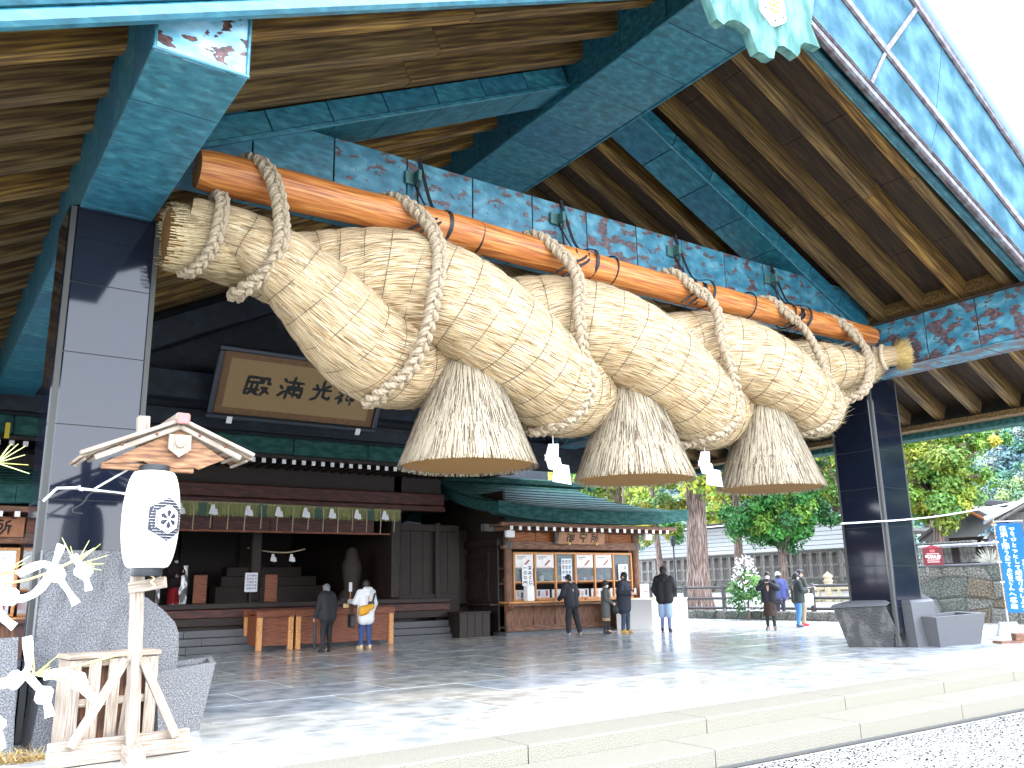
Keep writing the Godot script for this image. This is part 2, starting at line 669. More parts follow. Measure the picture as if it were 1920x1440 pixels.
func pillar(par: Node3D, x0: float, x1: float, z0: float, y0: float, y1: float) -> void:
	var p := holder("granite_pillar", par)
	var y := y0
	var dz := x1 - x0
	var ch := .085
	while y < y1 - .05:
		var top := minf(y + .8, y1)
		if y1 - top < .3:
			top = y1
		var b := Mb.new()
		var o := [[x0 + ch, z0], [x1 - ch, z0], [x1, z0 - ch], [x1, z0 - dz + ch], [x1 - ch, z0 - dz], [x0 + ch, z0 - dz], [x0, z0 - dz + ch], [x0, z0 - ch]]
		var lo := []
		var hi := []
		for q in o:
			lo.append(V(q[0], y + .005, q[1]))
			hi.append(V(q[0], top - .005, q[1]))
		b.loft([lo, hi])
		put("granite_block", b, M.black_granite, p)
		y = top
	var j := Mb.new()
	j.box(V((x0 + x1) * .5, (y0 + y1) * .5, z0 - dz * .5), V(x1 - x0 - .03, y1 - y0 - .05, dz - .03))
	put("core", j, M.joint, p)


func porch() -> void:
	var t := thing("shrine_porch", "great gabled shrine porch of copper clad beams, dark rafters and black granite pillars", "porch")
	pillar(t, 1.09, 2.07, -10.1, .0, 5.72)
	pillar(t, 16.5, 17.55, -10.25, .1, 5.68)
	# rafters, one mesh a side shared by all
	var sl := atan(.49)
	for s in [-1, 1]:
		var ext := 12.0 if s < 0 else 10.75
		var l := ext / cos(sl)
		var mid := V(9.07 + s * ext * .5, 10.34 - .49 * ext * .5, 0)
		var bs := Basis(V(0, 0, 1), -s * sl)
		# each rafter line is two timbers butted end to end
		var cut := 5.0 if s > 0 else 4.4
		for half in 2:
			var x0 := -l * .5 if (half == 0) == (s > 0) else -l * .5 + (cut if s > 0 else l - cut)
			var x1 := (-l * .5 + (cut if s > 0 else l - cut)) if (half == 0) == (s > 0) else l * .5
			var b := Mb.new()
			b.cbox(V((x0 + x1) * .5, .17, 0), V(x1 - x0 - .006, .34, .2), .012)
			var me := b.mesh()
			for i in 18:
				var z := -7.15 - .86 * i
				put("rafter", me, [M.rafter, M.rafter_dark, M.rafter_grey][rng.randi() % 3], t, Transform3D(bs, V(mid.x, mid.y + (.004 if half else .0), z)))
		# sheathing above the rafters: long planks, then the solid roof over them
		for i in 7:
			var pb := Mb.new()
			var w := l / 7.0
			pb.box(V(-l * .5 + w * (i + .5), .375, 0), V(w - .012, .05, 15.4))
			put("roof_board", pb, M.boards, t, Transform3D(bs, V(mid.x, mid.y, -14.3)))
		# blocking between rafters over the purlins
		for i in 17:
			var z := -7.58 - .86 * i
			var px: float = 9.07 + s * 7.45
			var kb := Mb.new()
			kb.box(V(0, .16, 0), V(.42, .3, .655))
			put("blocking", kb, M.rafter_dark, t, Transform3D(bs, V(px, roof_y(px) + .02, z)))
	# solid roof shell
	var rb := Mb.new()
	var poly := PackedVector2Array()
	for q in [[-12.1, 4.86], [0, 10.86], [11.5, 5.15], [11.5, 5.4], [9, 6.9], [7, 8.7], [4.2, 10.9], [0, 14.0], [-4.2, 10.9], [-7, 8.7], [-9, 6.9], [-12.1, 5.1]]:
		poly.append(Vector2(9.07 + q[0], q[1]))
	rb.prism(poly, Transform3D(Basis(), V(0, 0, -22.4)), 15.75)
	put("roof", rb, M.boards, t)
	# left purlin: bottom and two sides, and the end plate
	var pl := holder("left_purlin", t)
	clad(pl, "copper", V(1.565, 5.69, -6.64), V(1.565, 5.69, -21.0), Vector3.UP, .77, 1.0, .86, ["b", "l", "r"])
	var e := Mb.new()
	e.cbox(V(1.565, 6.19, -6.632), V(.77, 1.0, .03), .012)
	put("end_plate", e, M.rusty_end, pl)
	for q in [[V(1.565, 5.70, -6.61), V(.79, .03, .03)], [V(1.19, 6.2, -6.61), V(.03, 1.0, .03)], [V(1.94, 6.2, -6.61), V(.03, 1.0, .03)]]:
		var rim := Mb.new()
		rim.cbox(q[0], q[1], .008)
		put("rim", rim, M.copper2, pl)
	# right purlin
	var pr := holder("right_purlin", t)
	clad(pr, "worn", V(16.68, 5.65, -6.7), V(16.68, 5.65, -21.0), Vector3.UP, .84, .98, 1.0, ["b", "r"])
	var rr := Mb.new()
	rr.cbox(V(16.24, 6.66, -13.8), V(.05, .045, 14.2), .01)
	put("batten", rr, M.boards, pr)
	# ridge beam
	var rg := holder("ridge_beam", t)
	clad(rg, "copper", V(9.07, 9.5, -6.7), V(9.07, 9.5, -21.0), Vector3.UP, 1.44, 1.0, 1.0, ["b", "l", "r"])
	for s in [-1, 1]:
		var mo := Mb.new()
		mo.bar(V(9.07 + s * .735, 9.52, -6.7), V(9.07 + s * .735, 9.52, -21.0), .05, .1, Vector3.UP, .015)
		put("moulding", mo, M.copper1, rg)
	# raking beams of the truss: front strip and bottom, on both sides
	for s in [-1, 1]:
		var k := holder("left_raking_beam" if s < 0 else "right_raking_beam", t)
		var dx := 7.4 if s < 0 else 7.2
		var a := V(9.07 + s * .72, 10.36 - .49 * .72 - .36, -10.4)
		var d := V(9.07 + s * dx, 10.36 - .49 * dx - .36, -10.4)
		var upv := V(.49 * s, 1, 0).normalized()
		clad(k, "copper", a, d, upv, .78, .36, .98, ["b", "l" if s > 0 else "r"])
		var mo := Mb.new()
		mo.bar(a + V(0, .03, .4), d + V(0, .03, .4), .04, .07, upv, .012)
		put("moulding", mo, M.copper1, k)
	# tie beam between the pillars, panels with worn patches
	var tb := holder("tie_beam", t)
	var x := 1.96
	var cb := Mb.new()
	cb.box(V(9.0, 7.0, -10.5), V(14.6, .88, .8))
	put("core", cb, M.dark, tb)
	for i in 13:
		var w := 1.11
		panel(tb, M["copper%d" % (i % 3)] if i < 2 else M["rusty%d" % ([0, 0, 2, 0, 2, 0, 1, 0, 2, 0, 0, 2, 0][i])], V(x + w * .5, 7.0, -10.06), V(w - .02, .88, .03))
		panel(tb, M["copper%d" % (i % 3)], V(x + w * .5, 6.56, -10.47), V(w - .014, .03, .78))
		x += w
	for yy in [6.6, 6.68]:
		var mo := Mb.new()
		mo.cbox(V(9.1, yy, -10.03), V(14.3, .05, .05), .012)
		put("moulding", mo, M.copper0, tb)
	# gable rake: three bands of sheet copper that widen towards the ridge
	for s in [-1, 1]:
		var rk := holder("left_rake" if s < 0 else "right_rake", t)
		var yb := 9.66 if s > 0 else 9.55
		# [offset of lower edge at ridge, slope, of upper edge, slope, z, thickness, material]
		var bands := [[9.81, .438, 10.3, .46, -6.83, .1, "copper_trim"], [yb + .09, .4636, 11.03, .548, -6.5, .08, "copper_pale"], [11.2, .548, 13.4, .652, -6.5, .08, "copper_pale"]]
		var cuts := [0.05, 3.72, 7.6, 11.5] if s > 0 else [0.05, 4.4, 6.7, 9.0, 11.9]
		for bd in bands:
			for ci in cuts.size() - 1:
				var d0: float = cuts[ci] + .006
				var d1: float = cuts[ci + 1] - .006
				# the seams lean with the slope
				var pg := PackedVector2Array([Vector2(9.07 + s * d0, bd[0] - bd[1] * d0), Vector2(9.07 + s * d1, bd[0] - bd[1] * d1), Vector2(9.07 + s * (d1 + .42), bd[2] - bd[3] * (d1 + .42)), Vector2(9.07 + s * (d0 + .42), bd[2] - bd[3] * (d0 + .42))])
				if bd[2] > 12.0:
					pg[0].x += s * .42
					pg[0].y = bd[0] - bd[1] * (d0 + .42)
					pg[1].x += s * .42
					pg[1].y = bd[0] - bd[1] * (d1 + .42)
					pg[2] = Vector2(9.07 + s * (d1 + .95), bd[2] - bd[3] * (d1 + .95))
					pg[3] = Vector2(9.07 + s * (d0 + .95), bd[2] - bd[3] * (d0 + .95))
				var b := Mb.new()
				b.prism(pg, Transform3D(Basis(), V(0, 0, bd[4])), bd[5])
				put("copper_sheet", b, M.copper2 if bd[6] == "copper_trim" else M.copper_pale, rk)
		for ln in [[yb, .4636, .14, -6.42], [yb + .12, .4636, .06, -6.40], [11.12, .548, .17, -6.43], [13.52, .655, .2, -6.42], [9.8, .437, .05, -6.72]]:
			var b := Mb.new()
			b.bar(V(9.07, ln[0], ln[3]), V(9.07 + s * 11.9, ln[0] - ln[1] * 11.9, ln[3]), .12, ln[2], Vector3.UP, .03)
			put("moulding", b, M.copper1 if (s < 0 or ln[2] < .06) else M.copper_line, rk)
		for ci in range(1, cuts.size() - 1):
			var d0: float = cuts[ci] - 1.57 if s > 0 and ci == 1 else cuts[ci] + .1
			var q := []
			for w3 in [[d0, yb, .4636], [d0 + .66, 11.12, .548], [d0 + 1.84, 13.46, .652]]:
				q.append(V(9.07 + s * w3[0], w3[1] - w3[2] * w3[0], -6.40))
			var b := Mb.new()
			b.bar(q[0], q[1], .03, .07, V(1, 0, 0), .01)
			b.bar(q[1], q[2], .03, .09, V(1, 0, 0), .01)
			put("seam_rib", b, M.copper_line, rk)
		var ed := Mb.new()
		ed.tube([V(9.07, 13.86, -6.46), V(9.07 + s * 4.2, 13.95 - .69 * 4.2, -6.46), V(9.07 + s * 7.5, 13.9 - .69 * 7.5, -6.46), V(9.07 + s * 11.8, 13.8 - .69 * 11.8, -6.46)], .17, 10)
		put("roll_edge", ed, M.roof_edge, rk)
	# right eave: board and copper lip
	var ea := holder("eave", t)
	var b1 := Mb.new()
	b1.cbox(V(19.9, 4.98, -13.9), V(.42, .12, 15.0), .01)
	put("eave_board", b1, M.rafter_dark, ea)
	for i in 8:
		var b2 := Mb.new()
		b2.cbox(V(20.35, 4.93, -7.4 - 1.9 * i), V(.5, .3, 1.885), .02)
		put("copper_lip", b2, M.copper_green, ea)
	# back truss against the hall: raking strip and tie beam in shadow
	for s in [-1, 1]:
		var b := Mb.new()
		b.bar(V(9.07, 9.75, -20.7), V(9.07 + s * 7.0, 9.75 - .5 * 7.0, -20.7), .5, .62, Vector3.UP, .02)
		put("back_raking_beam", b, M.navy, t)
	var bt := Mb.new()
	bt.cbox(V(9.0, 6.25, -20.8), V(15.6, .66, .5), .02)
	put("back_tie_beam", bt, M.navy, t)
	gable_ornament(t)


func gable_ornament(t: Node3D) -> void:
	var g := holder("gable_pendant", t)
	var pg := PackedVector2Array()
	for q in [[7.0, 9.5], [7.35, 8.95], [7.5, 8.54], [7.6, 8.3], [7.72, 8.27], [7.83, 8.37], [7.95, 8.43], [8.1, 8.44], [8.24, 8.4], [8.29, 8.24], [8.36, 8.12], [8.47, 8.14], [8.57, 8.11], [8.68, 8.14], [8.72, 8.27], [8.8, 8.37], [8.92, 8.42], [9.08, 8.4], [9.2, 8.36], [9.27, 8.45], [9.3, 8.57], [9.4, 8.66], [9.55, 8.69], [9.76, 8.71], [9.6, 9.0], [9.75, 9.5], [9.2, 10.2], [8.4, 10.4], [7.5, 10.0]]:
		pg.append(Vector2(q[0], q[1]))
	var b := Mb.new()
	b.prism(pg, Transform3D(Basis(), V(0, 0, -6.32)), .13)
	put("plate", b, M.copper_mint, g)
	# raised hexagonal crest of white metal with a gilt flower
	var hx := PackedVector2Array()
	for i in 6:
		var a := TAU * i / 6 + PI / 2
		for e in [-.09, .09]:
			hx.append(Vector2(8.72 + cos(a + e) * .27, 8.93 + sin(a + e) * .3))
	var c := Mb.new()
	c.prism(hx, Transform3D(Basis(), V(0, 0, -6.19)), .05)
	put("crest", c, M.white_paint, g)
	var f := Mb.new()
	for i in 8:
		var a := TAU * i / 8
		f.ball(V(8.72 + cos(a) * .09, 8.93 + sin(a) * .1, -6.135), V(.035, .035, .02), 8, 4)
	f.ball(V(8.72, 8.93, -6.13), V(.03, .03, .025), 8, 4)
	put("crest_flower", f, flat(K(.42, .36, .08), .3, .7), g)
	var rv := Mb.new()
	for i in 6:
		var a := TAU * i / 6 + PI / 2
		rv.ball(V(8.72 + cos(a) * .21, 8.93 + sin(a) * .23, -6.135), V(.02, .02, .01), 6, 4)
	put("crest_rim", rv, flat(K(.02, .03, .05), .4), g)


const ROPE_X := [2.2, 2.6, 3.0, 3.6, 4.3, 5.0, 7.0, 9.0, 11.0, 13.0, 14.0, 14.8, 15.6, 16.2]
const ROPE_Y := [5.5, 5.45, 5.42, 5.2, 4.95, 4.88, 4.8, 4.75, 4.78, 4.88, 5.0, 5.25, 5.6, 5.9]
const ROPE_R := [.40, .5, .60, .84, 1.07, 1.17, 1.2, 1.17, 1.16, 1.03, .88, .63, .36, .17]
const ROPE_Z := -9.75


func rope_strand(k: int, x: float) -> Array:
	# centre and radius of a strand where the rope's axis is at x
	var e := lerp_table(ROPE_X, ROPE_R, x)
	var th := PI * .5 + PI * (x - 6.15) / 3.07 + k * PI
	return [V(x, lerp_table(ROPE_X, ROPE_Y, x) + .45 * e * cos(th), ROPE_Z + .45 * e * sin(th)), .585 * e]


func rope_front(x: float, y: float) -> float:
	var best := -99.0
	for k in 2:
		var q := rope_strand(k, x)
		var h: float = q[1] * q[1] - (y - q[0].y) * (y - q[0].y)
		if h > 0:
			best = maxf(best, q[0].z + sqrt(h))
	return best


func straw_tint(lo := 0.0) -> Color:
	var a := rng.randf()
	return K(.47, .35, .17).lerp(K(.62, .51, .31), a) * (1.0 - lo * rng.randf())


func rope() -> void:
	var t := thing("straw_rope", "giant twisted sacred straw rope hung across the porch", "rope")
	for k in 2:
		# smooth the table first so that the strand has no corners
		var cen := []
		var rad := []
		var step := .045
		var n := int((15.62 - 2.25) / step)
		for i in n + 1:
			var x := 2.25 + step * i
			var c := V(0, 0, 0)
			var r := 0.0
			for d in [-.3, -.15, 0.0, .15, .3]:
				var q := rope_strand(k, clampf(x + d, 2.2, 16.2))
				c += V(x, q[0].y, q[0].z) / 5.0
				r += q[1] / 5.0
			cen.append(c)
			rad.append(r)
		var len := 0.0
		var rows := []
		var norms := []
		var uvs := []
		var sides := 56
		var twine := Mb.new()
		var fuzz := Mb.new()
		var last_ring := -1
		var x := V(0, 1, 0)
		for i in n + 1:
			var tg: Vector3 = (cen[mini(i + 1, n)] - cen[maxi(i - 1, 0)]).normalized()
			if i > 0:
				len += cen[i].distance_to(cen[i - 1])
			x = (x - tg * x.dot(tg)).normalized()
			var y := tg.cross(x)
			var turn := -.42 * len
			var f := len / .33
			var near := absf(f - roundf(f)) * .33
			var dip := .016 * exp(-pow(near / .045, 2))
			var ro := []
			var no := []
			var uo := []
			for j in sides + 1:
				var a := TAU * j / sides + turn
				var d := x * cos(a) + y * sin(a)
				var w := 1.0 + .006 * sin(a * 9.0 + len * 2.0) + .004 * sin(a * 23.0 - len * 5.0)
				ro.append(cen[i] + d * (rad[i] * w - dip))
				no.append(d)
				uo.append(Vector2(len, float(j) / sides))
			rows.append(ro)
			norms.append(no)
			uvs.append(uo)
			# binding twine
			if int(f) != last_ring and i > 3 and i < n - 3:
				last_ring = int(f)
				var path := []
				for j in 41:
					var a := TAU * j / 40
					path.append(cen[i] + (x * cos(a) + y * sin(a)) * (rad[i] - .006 + .004 * sin(a * 7.0 + f)) + tg * (.012 * sin(a * 3.0 + f * 2.0)))
				twine.tube(path, .005, 4, false)
			# loose straws lying along the strand
			for q in 28:
				var a := rng.randf() * TAU
				var d := x * cos(a) + y * sin(a)
				var side := tg.cross(d)
				var lie: Vector3 = (tg - side * (.42 * rad[i])).normalized()
				fuzz.tint(straw_tint(.45) if rng.randf() < .8 else K(.13, .085, .04))
				var p: Vector3 = cen[i] + d * (rad[i] + .002)
				var l := rng.randf_range(.08, .3)
				var lift := .012 if rng.randf() < .93 else rng.randf_range(.03, .12)
				fuzz.strip(p, p + lie * l + d * lift + side * l * rng.randf_range(-.05, .05), side * rng.randf_range(.0022, .0045), d)
		var b := Mb.new()
		b.grid(rows, norms, uvs)
		put("strand", b, M.straw, t)
		var e := Mb.new()
		e.face(rows[0].slice(0, sides), cen[2])
		put("cut_end", e, M.straw_end, t)
		stuff(put("twine", twine, flat(K(.13, .10, .065), .9), t))
		stuff(put("loose_straw", fuzz, tinted(), t))
	# blunt cut head at the left, gathered by the first tie
	var hd := Mb.new()
	hd.tube(spline([V(2.1, 5.38, -9.74), V(2.3, 5.42, -9.74), V(2.6, 5.45, -9.74), V(2.95, 5.44, -9.74)], .1), [.36, .37, .39, .40, .41, .41, .40, .37, .33], 40, false)
	put("head", hd, M.straw, t)
	var hc := Mb.new()
	hc.lathe([Vector2(.0, .05), Vector2(.2, .03), Vector2(.31, .035), Vector2(.365, -.01), Vector2(.37, -.06)], 40, V(2.1, 5.38, -9.74), Basis(V(0, 0, 1), PI / 2 + .1))
	put("cut_face", hc, M.straw_end, t)
	var hs := Mb.new()
	for i in 2600:
		var a := rng.randf() * TAU
		var d := V(0, cos(a), sin(a))
		hs.tint(straw_tint(.3) if rng.randf() < .85 else K(.2, .13, .06))
		var x0 := rng.randf_range(2.0, 2.85)
		var p := V(x0, 5.40, -9.74) + d * (.385 + .015 * rng.randf())
		hs.strip(p, p + V(rng.randf_range(.08, .25), .01, 0) + d * .01, V(0, -sin(a), cos(a)) * .004, d)
	stuff(put("head_straw", hs, tinted(), t))
	# bound tail at the right with a frayed tip, bent forward of the purlin
	var tl := Mb.new()
	var tp := spline([V(15.1, 5.5, -9.65), V(15.3, 5.62, -9.5), V(15.42, 5.69, -9.36), V(15.55, 5.73, -9.22), V(15.7, 5.73, -9.1)], .06)
	var tr := []
	for i in tp.size():
		tr.append(lerpf(.26, .19, float(i) / tp.size()))
	tl.tube(tp, tr, 20)
	put("tail", tl, M.straw, t)
	var knot := Mb.new()
	for q in [[V(15.4, 5.68, -9.38), .235, .3], [V(15.52, 5.72, -9.25), .22, -.35]]:
		var path := []
		for j in 25:
			var a := TAU * j / 24
			path.append(q[0] + V(.5, .1, .87).cross(V(0, 1, 0)).normalized() * cos(a) * q[1] + V(cos(a) * q[2] * .25, sin(a) * q[1], 0))
		knot.tube(path, .042, 8, false)
	put("tail_binding", knot, M.braid, t)
	var fr := Mb.new()
	var ax := V(.72, .05, .69).normalized()
	var e1 := ax.cross(Vector3.UP).normalized()
	var e2 := ax.cross(e1)
	for i in 2600:
		var a := rng.randf() * TAU
		var d := e1 * cos(a) + e2 * sin(a)
		fr.tint(K(.50, .35, .12) * rng.randf_range(.5, 1.1))
		var p := V(15.66, 5.73, -9.12) + d * .19 * sqrt(rng.randf())
		fr.strip(p, p + ax * rng.randf_range(.08, .3) + d * rng.randf_range(.0, .2), ax.cross(d) * .007, d)
	stuff(put("frayed_tip", fr, tinted(), t))

	# log
	var lg := thing("log_pole", "long smooth orange brown log the straw rope is slung from", "log")
	var lp := []
	var lr := []
	for i in 90:
		var f := i / 89.0
		lp.append(V(lerpf(2.3, 15.75, f), 6.25 + .02 * sin(f * 9.0), -9.6 + .02 * sin(f * 6.0)))
		lr.append(lerpf(.245, .215, f) + .006 * sin(f * 31.0) + .004 * sin(f * 77.0))
	lr[0] -= .02
	lr[89] -= .03
	var lb := Mb.new()
	lb.tube(lp, lr, 28)
	put("trunk", lb, M.log, lg)
	for x in [6.15, 8.65, 11.9, 13.0]:
		var path := []
		for j in 25:
			var a := TAU * j / 24
			path.append(V(x + .03 * cos(a), 6.25 + cos(a) * .25, -9.6 + sin(a) * .25))
		var hb := Mb.new()
		hb.tube(path, .014, 6, false)
		put("hoop", hb, M.steel, lg)

	braids()
	tassels()


func braid(path: Array, wide: float, label: String) -> void:
	# three strands plaited along a path that lies on the rope
	var pts := spline(path, .02)
	for i in pts.size():
		if pts[i].y < 6.0:
			var f := rope_front(pts[i].x, pts[i].y)
			if f > -50 and pts[i].z > -10.0:
				pts[i].z = maxf(pts[i].z, f + wide * .22)
	for pass_i in 10:
		for i in range(1, pts.size() - 1):
			pts[i].z = (pts[i - 1].z + pts[i].z * 2.0 + pts[i + 1].z) * .25
	var t := thing("braided_rope", label, "rope", V(0, 0, 0), 0, "plaited rope slings round the straw rope")
	var lam := wide * 2.0
	for k in 3:
		var c := []
		var s := 0.0
		for i in pts.size():
			if i > 0:
				s += pts[i].distance_to(pts[i - 1])
			var tg: Vector3 = (pts[mini(i + 1, pts.size() - 1)] - pts[maxi(i - 1, 0)]).normalized()
			var cy := lerp_table(ROPE_X, ROPE_Y, pts[i].x)
			var axis := V(pts[i].x, cy, ROPE_Z) if pts[i].y < 6.0 else V(pts[i].x, 6.25, -9.6)
			var o: Vector3 = pts[i] - axis
			o = (o - tg * o.dot(tg)).normalized()
			var sd := tg.cross(o)
			var ph := TAU * (s / lam + k / 3.0)
			c.append(pts[i] + sd * (wide * .30 * sin(ph)) + o * (wide * .17 * sin(2.0 * ph)))
		var b := Mb.new()
		for ply in 3:
			var e := []
			for i in c.size():
				var tg: Vector3 = (c[mini(i + 1, c.size() - 1)] - c[maxi(i - 1, 0)]).normalized()
				var n1 := tg.cross(V(.3, .2, 1)).normalized()
				var n2 := tg.cross(n1)
				var ph := TAU * (i * .02 / (wide * .75) + ply / 3.0)
				e.append(c[i] + (n1 * cos(ph) + n2 * sin(ph)) * wide * .105)
			b.tube(e, wide * .125, 7, true, Vector3.UP, 5.0)
		put("rope_strand", b, M.braid, t)


func braids() -> void:
	var w := "thick plaited pale rope sling "
	braid([V(2.55, 5.98, -9.75), V(2.55, 5.92, -9.45), V(2.53, 5.7, -9.27), V(2.49, 5.45, -9.2), V(2.46, 5.25, -9.25), V(2.4, 5.08, -9.4), V(2.32, 4.98, -9.6), V(2.28, 5.05, -9.9)], .17, "thin plaited rope tied round the blunt left head of the straw rope")
	braid([V(2.8, 6.3, -9.88), V(2.85, 6.53, -9.7), V(2.95, 6.5, -9.48), V(3.05, 6.28, -9.28), V(3.12, 6.0, -9.18), V(3.16, 5.7, -9.12), V(3.15, 5.4, -9.1), V(3.1, 5.12, -9.15), V(3.02, 4.95, -9.3), V(2.87, 4.82, -9.5), V(2.9, 4.86, -9.85), V(3.05, 5.1, -10.2)], .205, w + "by the left end of the log, nearest the left pillar")
	braid([V(4.7, 6.3, -9.88), V(4.75, 6.53, -9.75), V(4.85, 6.5, -9.5), V(4.98, 6.3, -9.28), V(5.1, 6.0, -9.05), V(5.1, 5.6, -8.8), V(5.03, 5.25, -8.68), V(4.97, 4.95, -8.68), V(4.96, 4.6, -8.8), V(4.95, 4.3, -9.0), V(4.85, 4.0, -9.2), V(4.65, 3.8, -9.45), V(4.62, 3.72, -9.75), V(4.95, 3.9, -10.3)], .205, w + "just left of the first straw tassel")
	braid([V(7.05, 6.3, -9.88), V(7.1, 6.52, -9.75), V(7.2, 6.5, -9.5), V(7.35, 6.25, -9.28), V(7.5, 5.95, -9.1), V(7.5, 5.6, -8.95), V(7.42, 5.25, -8.9), V(7.46, 4.9, -8.92), V(7.6, 4.45, -9.05), V(7.65, 4.15, -9.15), V(7.62, 3.88, -9.3), V(7.42, 3.64, -9.5), V(7.2, 3.57, -9.75), V(7.6, 3.8, -10.4)], .205, w + "between the first and second straw tassels")
	braid([V(9.9, 6.3, -9.88), V(9.95, 6.5, -9.75), V(10.05, 6.48, -9.5), V(10.2, 6.22, -9.3), V(10.4, 5.95, -9.1), V(10.45, 5.6, -8.98), V(10.42, 5.25, -8.95), V(10.58, 4.87, -8.96), V(10.85, 4.45, -9.1), V(10.88, 4.2, -9.2), V(10.7, 3.9, -9.32), V(10.33, 3.66, -9.5), V(10.1, 3.6, -9.75), V(10.7, 3.85, -10.4)], .205, w + "between the second and third straw tassels")
	braid([V(12.35, 6.3, -9.86), V(12.4, 6.48, -9.75), V(12.5, 6.45, -9.5), V(12.66, 6.2, -9.33), V(12.95, 5.9, -9.2), V(13.15, 5.6, -9.15), V(13.3, 5.25, -9.12), V(13.42, 4.9, -9.12), V(13.45, 4.5, -9.13), V(13.3, 4.18, -9.24), V(12.9, 3.97, -9.45), V(12.7, 4.05, -9.9)], .2, w + "right of the third straw tassel")
	braid([V(14.15, 6.3, -9.84), V(14.2, 6.47, -9.75), V(14.3, 6.43, -9.55), V(14.5, 6.25, -9.36), V(14.75, 6.0, -9.28), V(14.9, 5.75, -9.22), V(14.78, 5.45, -9.12), V(14.65, 5.1, -9.1), V(14.5, 4.85, -9.2), V(14.3, 4.7, -9.6)], .21, w + "by the frayed right end of the straw rope")


func tassels() -> void:
	var labs := ["leftmost, largest looking straw tassel hanging like a thatched bell", "middle hanging straw tassel under the straw rope", "rightmost hanging straw tassel, before the green trees"]
	var ctr := [V(6.0, 2.97, -9.6), V(8.98, 2.95, -9.6), V(12.15, 2.97, -9.6)]
	for k in 3:
		var t := thing("straw_tassel", labs[k], "tassel", ctr[k], 0, "straw tassels under the rope")
		var core := Mb.new()
		core.lathe([Vector2(.82, .02), Vector2(.84, .05), Vector2(.66, .55), Vector2(.54, .9), Vector2(.34, 1.5)], 40)
		put("core", core, M.straw_end, t)
		var bot := Mb.new()
		bot.lathe([Vector2(.0, .02), Vector2(.4, .0), Vector2(.8, .015), Vector2(.86, .03), Vector2(.86, .06)], 48)
		put("cut_face", bot, M.straw_end, t)
		for tier in 2:
			var b := Mb.new()
			var n := 3800 if tier == 0 else 3400
			for i in n:
				var a := rng.randf() * TAU
				var d := V(cos(a), 0, sin(a))
				var sd := V(-sin(a), 0, cos(a))
				var y0: float
				var y1: float
				var r0: float
				var r1: float
				if tier == 0:
					y0 = rng.randf_range(.75, 1.6)
					y1 = maxf(.42 + rng.randf() * .1, y0 - rng.randf_range(.3, .7))
					r0 = .885 - .37 * y0
					r1 = .90 - .37 * y1
				else:
					y0 = .56 + rng.randf_range(-.05, .05)
					if rng.randf() < .5:
						y0 = rng.randf_range(.2, .58)
					y1 = rng.randf_range(-.03, .07) if rng.randf() < .6 else y0 - rng.randf_range(.1, .3)
					y1 = maxf(y1, -.008)
					r0 = .885 - .37 * y0
					r1 = .895 - .37 * y1
				r0 += rng.randf() * .02 + (.012 if tier == 1 else 0.0)
				r1 += rng.randf() * .035 + (.012 if tier == 1 else 0.0)
				b.tint((straw_tint(.3) * .85).lerp(K(.36, .31, .24), .6) if rng.randf() < .72 else K(.11, .08, .045) * rng.randf_range(.5, 1.4))
				var tw := rng.randf_range(-.05, .05)
				b.strip(d * r0 + V(0, y0, 0), d * r1 + sd * tw + V(0, y1, 0), sd * rng.randf_range(.004, .0085), (d + V(0, .35, 0)).normalized())
			stuff(put("thatch", b, tinted(), t))
	# folded paper streamers
	for k in 2:
		var at := V(7.45, 3.4, -9.62) if k == 0 else V(10.58, 3.52, -9.62)
		var t := thing("paper_streamer", ["folded white paper streamer hanging between the first and second straw tassels", "folded white paper streamer hanging between the second and third straw tassels"][k], "paper streamer", at, -.6, "zigzag paper streamers")
		var s := Mb.new()
		s.bar(V(0, .12, 0), V(0, -.08, 0), .012, .012)
		put("cord", s, M.white_paper, t)
		var pts := [[V(-.05, .0, 0), V(.06, .0, .01), V(.05, -.22, .02), V(-.1, -.18, .0)], [V(-.1, -.12, .02), V(.07, -.16, .04), V(.1, -.33, .05), V(-.06, -.28, .03)], [V(-.0, -.22, .05), V(.16, -.25, .06), V(.18, -.46, .07), V(-.02, -.42, .05)]]
		for q in pts:
			var b := Mb.new()
			var r1 := []
			var r2 := []
			for p in q:
				r1.append(p * 1.3)
				r2.append(p * 1.3 + V(0, 0, .006))
			b.loft([r1, r2])
			put("paper_fold", b, M.white_paper, t)


